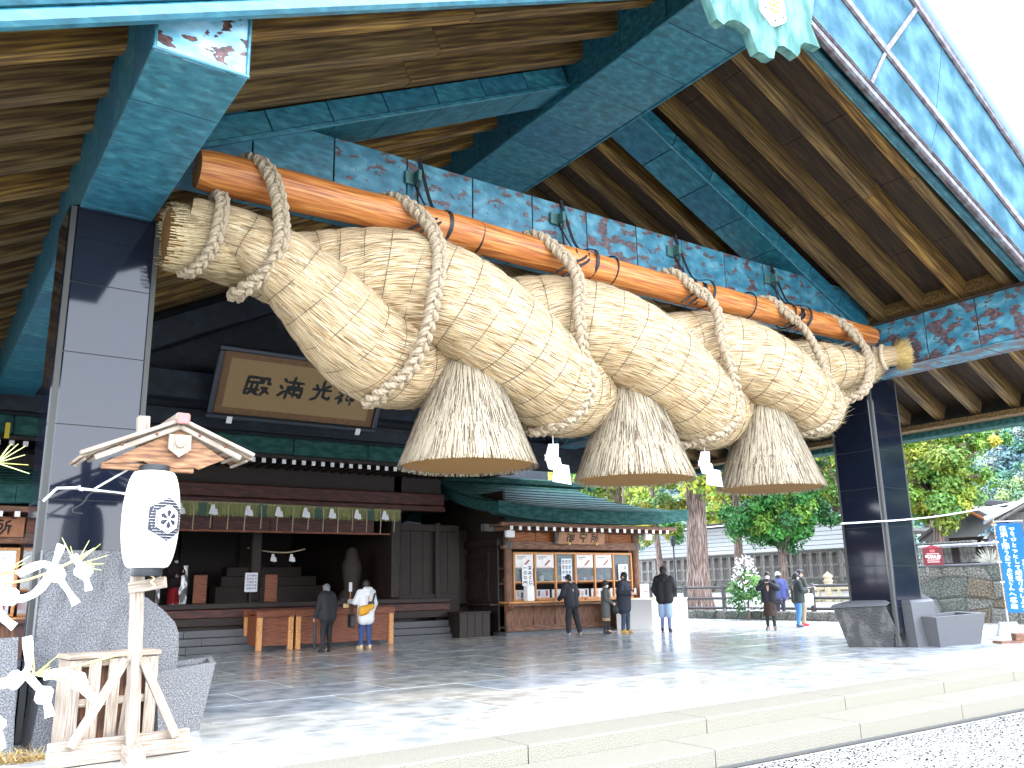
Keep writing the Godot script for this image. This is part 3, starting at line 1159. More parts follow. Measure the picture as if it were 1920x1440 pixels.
func hangers() -> void:
	# steel brackets on the tie beam, with wire and strap down to the log
	var xs := [2.95, 5.37, 7.97, 10.56, 13.18]
	var lab := ["behind the leftmost plaited sling", "above the gap left of the first straw tassel", "above the gap between the first and second straw tassels", "above the gap between the second and third straw tassels", "nearest the right pillar"]
	for i in range(1, 5):
		var x: float = xs[i]
		var t := thing("steel_hanger", "steel bracket with wire and strap " + lab[i], "hanger", V(x, 7.12, -10.03), 0, "hangers between tie beam and log")
		var b := Mb.new()
		b.cbox(V(0, .02, .02), V(.26, .2, .03), .01)
		b.cbox(V(.03, .02, .1), V(.06, .17, .16), .01)
		put("bracket", b, flat(K(.05, .13, .12), .5, .3), t)
		var sh := Mb.new()
		var p := []
		for j in 13:
			var a := PI * j / 12
			p.append(V(.03, -.03 - sin(a) * .16, .1 + cos(a) * .05))
		sh.tube(p, .016, 6)
		put("shackle", sh, M.steel, t)
		for s in [-1, 1]:
			var w := Mb.new()
			w.tube(spline([V(.03, -.18, .1), V(.03 + s * .09, -.6, .3), V(-.02 + s * .12, -.78, .66), V(-.1 + s * .05, -1.12, .5)], .06), .014, 6)
			put("wire", w, M.steel, t)
		var st := Mb.new()
		var sp := spline([V(.12, .38, .0), V(.14, .1, .06), V(.2, -.5, .26), V(.24, -.66, .62), V(.24, -.9, .7), V(.2, -1.08, .55), V(.16, -1.12, .3)], .05)
		for j in sp.size() - 1:
			st.bar(sp[j], sp[j + 1], .055, .012, V(0, .4, 1))
		put("strap", st, M.steel, t)
		var ls := Mb.new()
		ls.tube(spline([V(-.55, -1.2, .66), V(-.28, -1.02, .69), V(.0, -.86, .68), V(.1, -.72, .58)], .06), .02, 6)
		ls.tube(spline([V(-.42, -1.24, .62), V(-.18, -1.06, .69), V(.06, -.9, .68), V(.14, -.74, .6)], .06), .02, 6)
		put("lashing", ls, M.steel, t)


func slab(par: Node3D, nm: String, m: Material, x0: float, x1: float, z0: float, z1: float, top: float, th: float, bev := .008) -> void:
	# a stone laid on the tilted floor
	var y0 := ground(x0) + top
	var y1 := ground(x1) + top
	var b := Mb.new()
	var up := [V(x0 + bev, y0, z0 + bev), V(x1 - bev, y1, z0 + bev), V(x1 - bev, y1, z1 - bev), V(x0 + bev, y0, z1 - bev)]
	var mid := [V(x0, y0 - bev, z0), V(x1, y1 - bev, z0), V(x1, y1 - bev, z1), V(x0, y0 - bev, z1)]
	var lo := [V(x0, y0 - th, z0), V(x1, y1 - th, z0), V(x1, y1 - th, z1), V(x0, y0 - th, z1)]
	b.loft([lo, mid, up])
	put(nm, b, m, par)


func setting() -> void:
	# earth to the horizon: pale gravel
	var gb := Mb.new()
	var g := -.30
	gb.face([V(-700, g, 300), V(900, g, 300), V(900, g, -900), V(-700, g, -900)], V(0, -50, 0))
	struct("ground", gb, M.gravel)
	# pebbles in front of the steps
	var pm := MultiMesh.new()
	pm.transform_format = MultiMesh.TRANSFORM_3D
	var pb := Mb.new()
	pb.ball(V(0, 0, 0), V(.022, .012, .017), 6, 4)
	pm.mesh = pb.mesh()
	pm.instance_count = 36000
	for i in 36000:
		var s := rng.randf_range(.4, 1.2)
		var x := rng.randf_range(1.0, 20.0)
		var z := -5.9 + 4.6 * pow(rng.randf(), 1.4)
		pm.set_instance_transform(i, Transform3D(Basis.from_euler(V(0, rng.randf() * TAU, rng.randf_range(-.4, .4))).scaled(V(s, s, s)), V(x, g + .006, z)))
	var pi := MultiMeshInstance3D.new()
	pi.multimesh = pm
	pi.material_override = M.pebble
	pi.name = "pebbles"
	add_child(pi)
	stuff(pi)
	# bed under the paving
	var bed := Mb.new()
	var y0 := ground(-14) - .02
	var y1 := ground(46) - .02
	bed.loft([[V(-14, -.31, -6.75), V(46, -.31, -6.75), V(46, -.31, -60), V(-14, -.31, -60)], [V(-14, y0, -6.75), V(46, y1, -6.75), V(46, y1, -60), V(-14, y0, -60)]])
	var bd := struct("paved_floor", bed, M.joint)
	var zs := [-7.35, -8.75, -10.15, -11.55, -12.95, -14.35, -15.75, -17.15, -18.55, -19.95, -21.5]
	for r in zs.size() - 1:
		var x := -3.0 + (r % 2) * 1.0
		while x < 22.5:
			slab(bd, "paving_stone", [M.paving, M.paving2, M.paving3][rng.randi() % 3], x + .007, x + 1.993, zs[r + 1] + .007, zs[r] - .007, .004 + rng.randf_range(-.002, .002), .04)
			x += 2.0
	# beyond: pale paving outdoors
	var far := Mb.new()
	far.face([V(22.5, ground(22.5) - .005, -6.8), V(46, ground(46) - .005, -6.8), V(46, ground(46) - .005, -60), V(22.5, ground(22.5) - .005, -60)], V(30, -9, -30))
	struct("pavement", far, M.paving)
	# two steps of granite kerb stones
	var st := struct("stone_steps", Mb_box(V(10, -.28, -6.6), V(50, .02, 1.2)), M.joint)
	var joints := [-10.0, -6.6, -3.2, .2, 4.8, 7.1, 9.5, 11.7, 13.6, 16.8, 20.0, 23.5, 27.0, 30.5]
	for i in joints.size() - 1:
		slab(st, "kerb_stone", M.kerb, joints[i] + .007, joints[i + 1] - .007, -7.347, -6.7, .002, .33, .014)
	joints = [-10.0, -6.4, -2.5, 1.0, 4.3, 6.5, 8.8, 10.9, 13.6, 16.8, 20.0, 23.5, 27.0, 30.5]
	for i in joints.size() - 1:
		slab(st, "kerb_stone", M.kerb, joints[i] + .007, joints[i + 1] - .007, -6.697, -6.05, -.15, .2, .014)


func Mb_box(at: Vector3, size: Vector3) -> Mb:
	var b := Mb.new()
	b.box(at, size)
	return b


func rough_hull(rings: Array) -> Mb:
	var b := Mb.new()
	b.loft(rings)
	return b


func stones() -> void:
	# left pillar: rough granite slab set against its front face
	var s1 := thing("granite_slab", "tall rough grey granite slab with drill marks on the left pillar's front", "stone")
	var b := Mb.new()
	var rows := []
	var norms := []
	var uvs := []
	var nz := FastNoiseLite.new()
	nz.frequency = 1.4
	nz.seed = 5
	nz.fractal_octaves = 4
	for i in 25:
		var ro := []
		var no := []
		var uo := []
		for j in 21:
			var x := lerpf(1.16, 2.03, j / 20.0)
			var y := lerpf(.66, 1.86, i / 24.0)
			var gro := 0.0
			for c in [1.36, 1.53, 1.7, 1.87]:
				gro += .03 * exp(-pow((x - c - .02 * sin(y * 5.0)) / .035, 2)) * smoothstep(1.05, 1.75, y)
			ro.append(V(x, y, -9.86 + nz.get_noise_2d(x * 3.0, y * 1.2) * .05 - gro))
			no.append(V(0, 0, 1))
			uo.append(Vector2(x, y))
		rows.append(ro)
		norms.append(no)
		uvs.append(uo)
	for i in 25:
		for j in 21:
			var dx: Vector3 = rows[i][mini(j + 1, 20)] - rows[i][maxi(j - 1, 0)]
			var dy: Vector3 = rows[mini(i + 1, 24)][j] - rows[maxi(i - 1, 0)][j]
			norms[i][j] = dx.cross(dy).normalized()
	b.grid(rows, norms, uvs)
	put("rough_face", b, M.granite, s1)
	put("slab_body", Mb_box(V(1.595, 1.26, -9.99), V(.89, 1.22, .2)), M.granite_grey, s1)
	var s2 := thing("granite_block", "low rough grey granite block at the foot of the left pillar", "stone")
	put("block", rough_hull([[V(1.18, .01, -9.62), V(1.98, .01, -9.62), V(2.05, .01, -10.1), V(1.15, .01, -10.1)], [V(1.24, .5, -9.72), V(1.98, .52, -9.72), V(2.03, .52, -10.1), V(1.18, .5, -10.1)], [V(1.34, .64, -9.84), V(1.98, .64, -9.84), V(2.0, .64, -10.1), V(1.3, .64, -10.1)]]), M.granite, s2)
	var s3 := thing("granite_block", "grey granite block left of the left pillar, cut off by the photo's edge", "stone")
	put("block", rough_hull([[V(.35, .0, -9.4), V(1.03, .0, -9.45), V(1.0, .0, -10.3), V(.3, .0, -10.3)], [V(.4, 1.02, -9.5), V(.98, 1.05, -9.55), V(.96, 1.02, -10.25), V(.35, 1.0, -10.3)]]), M.granite, s3)
	# sloping stone and trough on its right
	var s4 := thing("granite_block", "tall sloping pale granite stone right of the left pillar behind the lantern post", "stone")
	var pg := PackedVector2Array([Vector2(2.08, .0), Vector2(2.5, .0), Vector2(2.56, .8), Vector2(2.55, 1.0), Vector2(2.5, 1.12), Vector2(2.36, 1.26), Vector2(2.2, 1.38), Vector2(2.08, 1.44)])
	b = Mb.new()
	b.prism(pg, Transform3D(Basis(), V(0, 0, -10.5)), .5)
	put("block", b, M.granite, s4)
	var s5 := thing("stone_trough", "flared granite water trough at the left pillar behind the slatted box", "trough")
	trough(s5, [V(2.3, .02, -9.55), V(2.76, .02, -9.75), V(2.82, .02, -10.2), V(2.3, .02, -10.2)], [V(2.22, .66, -9.42), V(2.87, .70, -9.68), V(3.0, .72, -10.3), V(2.3, .68, -10.3)], M.granite)
	# right pillar: dark wet block, stepped stone, trough
	var s6 := thing("granite_block", "dark wet granite block with a pale cap left of the right pillar", "stone")
	put("block", rough_hull([[V(16.05, .1, -11.1), V(16.62, .1, -10.2), V(16.9, .1, -10.24), V(16.6, .1, -11.3)], [V(15.95, .86, -11.3), V(16.4, .9, -10.4), V(16.66, .96, -10.3), V(16.6, .96, -11.3)]]), M.granite_wet, s6)
	var cap := Mb.new()
	cap.loft([[V(15.88, .87, -11.35), V(16.36, .91, -10.36), V(16.45, .97, -10.32), V(16.6, .97, -11.3)], [V(15.94, .94, -11.3), V(16.38, .98, -10.42), V(16.44, 1.02, -10.4), V(16.6, 1.02, -11.3)]])
	put("cap", cap, M.granite_grey, s6)
	var s7 := thing("granite_block", "stepped grey granite stone with sloping polished top at the right pillar's front", "stone")
	put("block", rough_hull([[V(16.72, .1, -10.0), V(17.3, .1, -9.9), V(17.7, .1, -10.24), V(16.75, .1, -10.24)], [V(16.68, .96, -10.02), V(17.4, .98, -9.95), V(17.9, .92, -10.24), V(16.7, .98, -10.24)], [V(16.75, 1.02, -10.08), V(17.5, 1.02, -10.04), V(17.8, 1.0, -10.24), V(16.75, 1.02, -10.24)]]), M.granite_grey, s7)
	var b7 := Mb.new()
	b7.prism(PackedVector2Array([Vector2(17.1, .1), Vector2(18.3, .1), Vector2(18.25, .72), Vector2(18.02, 1.0), Vector2(17.6, 1.14), Vector2(17.1, 1.26)]), Transform3D(Basis(), V(0, 0, -10.75)), .44)
	put("back_stone", b7, M.granite_grey, s7)
	var s8 := thing("stone_trough", "grey granite water trough with polished rim at the right pillar", "trough")
	trough(s8, [V(17.0, .1, -9.7), V(18.3, .1, -9.58), V(18.35, .1, -10.1), V(17.05, .1, -10.2)], [V(16.9, .68, -9.66), V(18.5, .72, -9.5), V(18.6, .74, -10.15), V(16.95, .7, -10.2)], M.granite_grey)
	# wire strung across the pillars
	var w1 := thing("white_rope", "thin white rope strung past the right pillar", "rope")
	b = Mb.new()
	b.tube(spline([V(14.9, 2.5, -10.17), V(16.2, 2.58, -10.17), V(17.0, 2.63, -10.17), V(18.4, 2.76, -10.0), V(21.0, 3.1, -9.8), V(24.0, 3.5, -9.6)], .3), .018, 6)
	put("cord", b, M.white_paint, w1)


func trough(t: Node3D, lo: Array, hi: Array, m: Material) -> void:
	var b := Mb.new()
	var mid: Vector3 = (lo[0] + lo[2] + hi[0] + hi[2]) * .25
	for j in 4:
		b.face([lo[j], lo[(j + 1) % 4], hi[(j + 1) % 4], hi[j]], mid)
	var c: Vector3 = (hi[0] + hi[1] + hi[2] + hi[3]) * .25
	var inner := []
	var deep := []
	for p in hi:
		inner.append(c + (p - c) * .82)
		deep.append(c + (p - c) * .74 - V(0, .3, 0))
	for j in 4:
		var k := (j + 1) % 4
		b.face([hi[j], hi[k], inner[k], inner[j]], mid)
		b.face([inner[j], inner[k], deep[k], deep[j]], (inner[j] + inner[k]) * .5 + ((inner[j] + inner[k]) * .5 - c))
	b.face(deep, mid - V(0, 2, 0))
	put("basin", b, m, t)
	var w := Mb.new()
	var wl := []
	for p in hi:
		wl.append(c + (p - c) * .81 - V(0, .05, 0))
	w.face(wl, c - V(0, 3, 0))
	put("water", w, flat(K(.02, .03, .03), .05), t)


func lantern() -> void:
	var z := -8.55
	var t := thing("lantern_stand", "weathered wooden lantern stand with a little gabled roof and braced post", "lantern stand", V(1.82, ground(1.8), z))
	var o := V(1.82, ground(1.8), z)
	var p := func(x: float, y: float, dz := 0.0) -> Vector3:
		return V(x - o.x, y - o.y, dz)
	var beam := func(nm: String, a: Vector3, c: Vector3, w: float, h: float, m: Material, up := Vector3.UP) -> void:
		var b := Mb.new()
		var l := a.distance_to(c)
		b.cbox(V(0, 0, 0), V(w, l, h), .006)
		var y := (c - a).normalized()
		var x := y.cross(up)
		if x.length() < .01:
			x = Vector3.RIGHT
		x = x.normalized()
		put(nm, b, m, t, Transform3D(Basis(x, y, x.cross(y)), (a + c) * .5))
	beam.call("post", p.call(1.845, .08), p.call(1.725, 3.06, -.02), .105, .105, M.pale_y, V(0, 0, 1))
	beam.call("front_post", p.call(1.80, .12, .13), p.call(1.79, .92, .12), .06, .09, M.pale_y, V(0, 0, 1))
	beam.call("brace", p.call(1.34, .17, .08), p.call(1.73, .86, .07), .075, .05, M.pale_y, V(0, 0, 1))
	beam.call("brace", p.call(2.2, .17, .05), p.call(1.86, .86, .05), .075, .05, M.pale_y, V(0, 0, 1))
	beam.call("back_brace", p.call(1.86, .1, -.55), p.call(1.82, .8, -.04), .07, .06, M.pale_y, V(1, 0, 0))
	beam.call("foot_beam", p.call(1.18, .08, .02), p.call(2.36, .09, -.04), .13, .12, M.pale_y, V(0, 1, 0))
	beam.call("foot_beam", p.call(1.18, .16, .0), p.call(2.34, .165, -.06), .07, .1, M.pale_y, V(0, 1, 0))
	beam.call("cross_foot", p.call(1.84, .075, -.75), p.call(1.81, .075, .38), .14, .15, M.pale_y, V(0, 1, 0))
	beam.call("bracket_arm", p.call(1.72, 1.47, .0), p.call(2.0, 1.52, .14), .085, .1, M.pale_y, V(0, 1, 0))
	# little roof, ridge coming forward
	var rx := 2.0
	var f := .22
	for s in [-1, 1]:
		var ex := 1.17 if s < 0 else 2.70
		var ey := 2.60 if s < 0 else 2.68
		for k in 3:
			var b := Mb.new()
			b.bar(p.call(rx, 3.0, f - .05 - .19 * k), p.call(ex, ey, f - .05 - .19 * k), .175, .022, V(0, 1, 0), .004)
			put("roof_plank", b, M.pale_red if k == 2 else M.pale_x, t)
		beam.call("barge_board", p.call(rx, 2.94, f + .05), p.call(ex + s * -.12, ey + .0, f + .05), .05, .035, M.pale_y, V(0, 0, 1))
		beam.call("barge_cap", p.call(rx, 3.0, f + .07), p.call(ex, ey + .03, f + .07), .035, .07, M.pale_y, V(0, 0, 1))
		for k in 4:
			beam.call("eave_batten", p.call(lerpf(rx, ex, .55 + k * .13), lerpf(2.95, ey - .03, .55 + k * .13), f - .5), p.call(lerpf(rx, ex, .55 + k * .13), lerpf(2.95, ey - .03, .55 + k * .13), f + .0), .03, .025, M.pale_y, V(0, 1, 0))
		for q in [.25, .6]:
			var nb := Mb.new()
			nb.ball(p.call(lerpf(rx, ex, q), lerpf(2.93, ey, q), f + .072), V(.014, .014, .01), 8, 5)
			put("nail", nb, flat(K(.18, .06, .03), .5, .5), t)
	var rg := Mb.new()
	rg.cbox(p.call(rx, 3.02, f - .2), V(.13, .075, .68), .015)
	put("ridge_cap", rg, M.pale_x, t)
	var re := Mb.new()
	re.cbox(p.call(rx, 3.0, f + .145), V(.11, .1, .02), .02)
	put("ridge_end", re, flat(K(.34, .11, .10), .5), t)
	var gb := Mb.new()
	gb.prism(PackedVector2Array([Vector2(1.36, 2.56), Vector2(1.6, 2.58), Vector2(1.7, 2.6), Vector2(1.78, 2.56), Vector2(1.9, 2.57), Vector2(2.0, 2.55), Vector2(2.15, 2.57), Vector2(2.2, 2.55), Vector2(2.3, 2.6), Vector2(2.44, 2.66), Vector2(2.0, 2.92)]), Transform3D(Basis(), V(-o.x, -o.y, f + .0)), .02)
	put("gable_board", gb, M.pale_red, t)
	var ti := Mb.new()
	ti.cbox(p.call(1.76, 2.545, f - .02), V(.8, .06, .05), .006)
	put("tie", ti, M.pale_red, t)
	var pd := Mb.new()
	pd.prism(PackedVector2Array([Vector2(1.9, 2.86), Vector2(2.1, 2.86), Vector2(2.1, 2.72), Vector2(2.0, 2.65), Vector2(1.9, 2.72)]), Transform3D(Basis(), V(-o.x, -o.y, f + .045)), .03)
	put("pendant", pd, M.pale_y, t)
	var bs := Mb.new()
	bs.lathe([Vector2(.048, .0), Vector2(.045, .018), Vector2(.03, .026), Vector2(.026, .018), Vector2(.014, .02), Vector2(0, .03)], 16, p.call(2.0, 2.78, f + .075), Basis(V(1, 0, 0), PI / 2))
	put("boss", bs, M.pale_y, t)
	# wire arm and lamp cord to the left
	var wa := Mb.new()
	wa.tube([p.call(1.7, 2.33, -.12), p.call(1.2, 2.37, -.14), p.call(1.07, 2.36, -.14), p.call(.97, 2.24, -.14)], .013, 6)
	wa.tube([p.call(1.7, 2.6, -.1), p.call(1.38, 2.37, -.14)], .011, 6)
	wa.tube([p.call(1.26, 2.385, -.14), p.call(1.2, 2.37, -.14), p.call(1.28, 2.35, -.13), p.call(1.22, 2.365, -.12)], .01, 5)
	put("wire_arm", wa, M.white_paint, t)
	var wc := Mb.new()
	wc.tube(spline([p.call(1.6, 2.32, -.1), p.call(1.36, 2.33, -.12), p.call(1.3, 2.24, -.13), p.call(1.2, 2.16, -.14), p.call(1.3, 2.14, -.13)], .04), .008, 5)
	put("cord", wc, M.steel, t)

	# the paper lantern that hangs in it
	var l := thing("paper_lantern", "white barrel paper lantern with a dark hexagonal crest", "lantern", V(1.80, 1.64, -8.28))
	var prof := []
	var ribs := 30
	for i in ribs * 3 + 1:
		var q := i / float(ribs * 3)
		var y := q * .86
		var r := .145 + .1 * pow(sin(clampf(q, .0, 1.0) * PI), .4)
		prof.append(Vector2(r - .004 * (1.0 - absf(sin(i * PI / 3.0))), y))
	var pb := Mb.new()
	pb.lathe(prof, 40)
	var pm := StandardMaterial3D.new()
	pm.albedo_color = K(.90, .89, .85)
	pm.roughness = .7
	pm.backlight_enabled = true
	pm.backlight = K(.5, .48, .42)
	put("paper", pb, pm, l)
	for yy in [.88, -.03]:
		var rb := Mb.new()
		rb.lathe([Vector2(.115, -.04), Vector2(.13, -.038), Vector2(.13, .035), Vector2(.118, .038), Vector2(.0, .038)], 32, V(0, yy, 0))
		put("black_ring", rb, M.steel, l)
	var hk := Mb.new()
	hk.tube(spline([V(.02, -.06, .06), V(.05, -.09, .08), V(.02, -.12, .09), V(.06, -.15, .09), V(.03, -.17, .1)], .02), .009, 6)
	put("hook", hk, flat(K(.6, .5, .25), .4, .5), l)
	# crest wrapped on the barrel, built as thin raised sheet
	var cs := [[1.0, "navy", 0], [.70, "navy", 2], [.66, "white", 3], [.60, "navy", 4], [.55, "white", 5]]
	for c in cs:
		var b := Mb.new()
		var pts := []
		for i in 6:
			var a := TAU * i / 6 + PI / 2
			pts.append(Vector2(cos(a) * .195, sin(a) * .195) * c[0])
		wrap_poly(b, pts, .0008 + .0006 * c[2])
		put("crest_layer", b, flat(K(.008, .009, .022), .6) if c[1] == "navy" else pm, l)
	var lines := Mb.new()
	for i in 15:
		var y := -.175 + i * .025
		if y < 9.0:
			wrap_poly(lines, [Vector2(-.165 + absf(y) * .3, y - .0014), Vector2(.165 - absf(y) * .3, y - .0014), Vector2(.165 - absf(y) * .3, y + .0014), Vector2(-.165 + absf(y) * .3, y + .0014)], .0011)
	put("crest_lines", lines, pm, l)
	for i in 6:
		var a := TAU * i / 6 + PI / 6
		var b := Mb.new()
		var e := Vector2(cos(a), sin(a))
		var n := Vector2(-e.y, e.x)
		wrap_poly(b, [e * .02 - n * .008, e * .065 - n * .024, e * .085, e * .065 + n * .024, e * .02 + n * .008], .0046)
		put("crest_petal", b, flat(K(.008, .009, .022), .6), l)

	# slatted box behind the stand
	var c := thing("slatted_box", "pale slatted wooden box behind the lantern stand", "box", V(1.75, ground(1.75), -9.05), .12)
	var w := .78
	var d := .34
	var h := .86
	var tp := Mb.new()
	tp.cbox(V(0, h, -d * .5), V(w + .05, .045, d + .05), .008)
	put("lid", tp, M.pale_x, c)
	for i in 5:
		var b := Mb.new()
		b.cbox(V(-w * .5 + .045 + i * (w - .09) / 4.0, h * .5 - .01, 0), V(.105, h - .05, .022), .005)
		put("slat", b, M.pale_y, c)
	for i in 8:
		var b := Mb.new()
		b.cbox(V(-w * .5 - .005, h * .5 - .01, -.02 - i * (d - .03) / 7.5), V(.022, h - .04, .026), .004)
		put("side_slat", b, M.pale_y, c)
	for y in [.09, .45, .80]:
		var b := Mb.new()
		b.cbox(V(0, y, -.035), V(w - .02, .07, .03), .005)
		put("rail", b, M.pale_x, c)
	var bk := Mb.new()
	bk.box(V(0, h * .5, -d), V(w, h - .06, .02))
	bk.box(V(w * .5 - .01, h * .5, -d * .5), V(.02, h - .06, d - .03))
	put("back_panel", bk, M.pale_red, c)
	var fo := Mb.new()
	fo.box(V(0, h * .5, -.16), V(w - .1, h - .08, .012))
	put("inner_panel", fo, M.shop_y, c)


func wrap_poly(b: Mb, pts: Array, lift: float) -> void:
	# a flat outline bent round the lantern's barrel; its middle looks towards the right front
	var mid_a := .42
	var yc := .42
	var fine := []
	for i in pts.size():
		var p: Vector2 = pts[i]
		var q: Vector2 = pts[(i + 1) % pts.size()]
		var n := maxi(1, int(p.distance_to(q) / .02))
		for k in n:
			fine.append(p.lerp(q, float(k) / n))
	var at := func(p: Vector2) -> Vector3:
		var y := yc + p.y
		var r := .145 + .1 * pow(sin(clampf(y / .86, 0, 1) * PI), .4) + lift
		var a := mid_a + p.x / .235
		return V(sin(a) * r, y, cos(a) * r)
	var c := Vector2.ZERO
	for p in fine:
		c += p
	c /= fine.size()
	# rings from the middle outwards keep the sheet on the curve
	var steps := 4
	for s in steps:
		for i in fine.size():
			var p: Vector2 = fine[i]
			var q: Vector2 = fine[(i + 1) % fine.size()]
			var f0 := float(s) / steps
			var f1 := float(s + 1) / steps
			var e := [at.call(c.lerp(p, f0)), at.call(c.lerp(p, f1)), at.call(c.lerp(q, f1)), at.call(c.lerp(q, f0))]
			if s == 0:
				e = [e[0], e[1], e[2]]
			b.face(e, V(0, e[0].y, 0))


# strokes on a 10 x 10 grid, two digits a point
const GLYPH := {
	"神": "22 34|14 44 07|25 29|26 38|53 93 87 57 53|55 95|70 79",
	"光": "50 54|22 34|82 63|14 94|45 38 19|64 67 88 98 97",
	"満": "11 22|04 15|08 26|32 92|50 54|72 74|34 94|35 39|35 95 98 88|65 68|46 57|77 87",
	"殿": "02 52 54 04|02 07 09|14 44|25 28|45 48|17 57|28 19|38 59|62 82 84 94|62 64|66 86 69|66 98",
	"御": "21 02|24 05|14 19|42 33|34 64|51 59|56 66|46 49|49 69|72 92 97 87|72 79",
	"守": "50 51|12 14|11 91 93|15 95|65 69 58|34 46",
	"所": "01 41|13 43 46 16|13 18 09|81 62|62 66 49|64 94|84 89",
	"付": "31 05|24 29|44 94|74 79 68|56 67",
	"授": "20 29 18|04 44|17 46|50 41|81 61|43 53|62 72|92 83|46 45 95 96|47 97 59|58 99",
	"心": "14 16|34 37 48 77 86|44 55|73 85",
	"を": "22 72|40 25|25 56 58|75 46 48 79",
	"ひ": "13 43 26 37 67 74 62 87|62 94",
	"と": "31 45|74 35 27 48 78",
	"つ": "14 64 85 67 38",
	"に": "22 18|44 74|46 48 78",
	"し": "31 37 58 77 86",
	"て": "12 82|82 46 58 78",
	"頑": "11 41|03 53|24 08|34 37 57|60 90|70 62|52 92 97|52 57|54 94|57 97|67 49|77 99",
	"張": "01 31 33 03 05 35 38 17|50 50|51 56|51 91|53 83|54 84|46 96|56 59 78|76 99|97 78",
	"り": "31 35|70 74 68 49",
	"ま": "22 82|24 84|50 57 37 36 57 78",
	"ょ": "50 57 38 27 57 79|53 83",
	"う": "31 61|24 64 75 67 49",
	"疫": "50 51|11 91|11 17 09|03 14|06 14|43 73 75 85|43 55|36 86 39|46 99",
	"病": "50 51|11 91|11 17 09|03 14|32 92|34 39|34 94 99|64 48|64 88",
	"闘": "00 09|00 40 43 03|90 99|60 90|60 93 63|24 84|25 55 58 28|66 69|65 85",
	"全": "50 13|50 94|25 75|26 76|45 48|18 88|47 47",
	"の": "52 48 28 25 53 74 86 68",
	"皆": "12 32|10 14 34|80 52|50 54 84|50 25|26 76 79 29 26|27 77",
	"さ": "22 82|50 75|35 28 48 69",
	"ん": "41 18|28 46 57 68 87",
	"へ": "06 33 97",
	"感": "11 91|11 15 07|23 53|25 55 56 26|60 77 96|82 64|17 28|37 39 79 77|47 57|87 98",
	"謝": "11 21|03 33|05 25|06 26|08 28 28 06|42 62 69|42 48|44 64|46 66|38 68 49|73 93|83 89 78|76 77",
	"お": "13 63|41 48 28 26 65 77 58|72 83",
	"み": "22 52 18 27 47 88|73 68",
	"く": "71 35 79",
	"じ": "31 37 58 77 86|62 63|82 83",
	"一": "15 95",
	"〇": "52 24 27 58 87 84 52",
	"円": "12 92 98 88|12 19|52 55|15 95",
}


func write(im: Image, ch: String, x: float, y: float, size: float, pen: float, c: Color, sway := 0.0) -> void:
	if not GLYPH.has(ch):
		return
	for st in GLYPH[ch].split("|"):
		var pts := []
		for p in st.split(" "):
			var gx: float = (p.substr(0, 1).to_int() + .5) / 10.0
			var gy: float = (p.substr(1, 1).to_int() + .5) / 10.0
			pts.append(Vector2(x + (gx + sway * (gy - .5)) * size, y + gy * size))
		for i in pts.size() - 1:
			var a: Vector2 = pts[i]
			var b: Vector2 = pts[i + 1]
			var n := maxi(1, int(a.distance_to(b) / maxf(.5, pen * .35)))
			for k in n + 1:
				var f := float(k) / n
				var q := a.lerp(b, f)
				var r := pen * (1.0 + .25 * sin(f * PI) - .2 * f)
				for dx in range(-int(r) - 1, int(r) + 2):
					for dy in range(-int(r) - 1, int(r) + 2):
						if dx * dx + dy * dy <= r * r:
							var px := int(q.x) + dx
							var py := int(q.y) + dy
							if px >= 0 and py >= 0 and px < im.get_width() and py < im.get_height():
								im.set_pixel(px, py, c)


func canvas(w: int, h: int, c: Color, grain := .04, sd := 1) -> Image:
	var im := Image.create(w, h, false, Image.FORMAT_RGBA8)
	var f := FastNoiseLite.new()
	f.seed = sd
	f.frequency = .03
	f.fractal_octaves = 4
	for y in h:
		for x in w:
			var k := 1.0 + grain * 2.5 * f.get_noise_2d(x, y)
			im.set_pixel(x, y, Color(c.r * k, c.g * k, c.b * k))
	return im


func print_mat(im: Image, rough := .7) -> StandardMaterial3D:
	var m := StandardMaterial3D.new()
	m.albedo_texture = ImageTexture.create_from_image(im)
	m.roughness = rough
	return m


func sheet(nm: String, par: Node3D, m: Material, at: Vector3, w: float, h: float, th := .012, bs := Basis()) -> MeshInstance3D:
	# a printed sheet or board: printed face to local +z, plain sides
	var b := Mb.new()
	var i := b.v.size()
	for q in [[-1, -1, 0, 1], [1, -1, 1, 1], [1, 1, 1, 0], [-1, 1, 0, 0]]:
		b.vert(V(q[0] * w * .5, q[1] * h * .5, th * .5), V(0, 0, 1), Vector2(q[2], q[3]))
	b.ix.append_array([i, i + 2, i + 1, i, i + 3, i + 2])
	for s in [[V(-1, -1, 0), V(1, -1, 0)], [V(1, -1, 0), V(1, 1, 0)], [V(1, 1, 0), V(-1, 1, 0)], [V(-1, 1, 0), V(-1, -1, 0)]]:
		var a: Vector3 = s[0] * V(w * .5, h * .5, 0)
		var d: Vector3 = s[1] * V(w * .5, h * .5, 0)
		b.face([a + V(0, 0, th * .5), d + V(0, 0, th * .5), d - V(0, 0, th * .5), a - V(0, 0, th * .5)], V(0, 0, 0))
	for k in range(4, b.u.size()):
		b.u[k] = Vector2(.02, .02)
	i = b.v.size()
	for q in [[-1, -1], [1, -1], [1, 1], [-1, 1]]:
		b.vert(V(q[0] * w * .5, q[1] * h * .5, -th * .5), V(0, 0, -1), Vector2(.02, .02))
	b.ix.append_array([i, i + 1, i + 2, i, i + 2, i + 3])
	return put(nm, b, m, par, Transform3D(bs, at))


func bx(par: Node3D, nm: String, m: Material, at: Vector3, size: Vector3, bev := .0) -> MeshInstance3D:
	var b := Mb.new()
	if bev > 0:
		b.cbox(V(0, 0, 0), size, bev)
	else:
		b.box(V(0, 0, 0), size)
	return put(nm, b, m, par, Transform3D(Basis(), at))


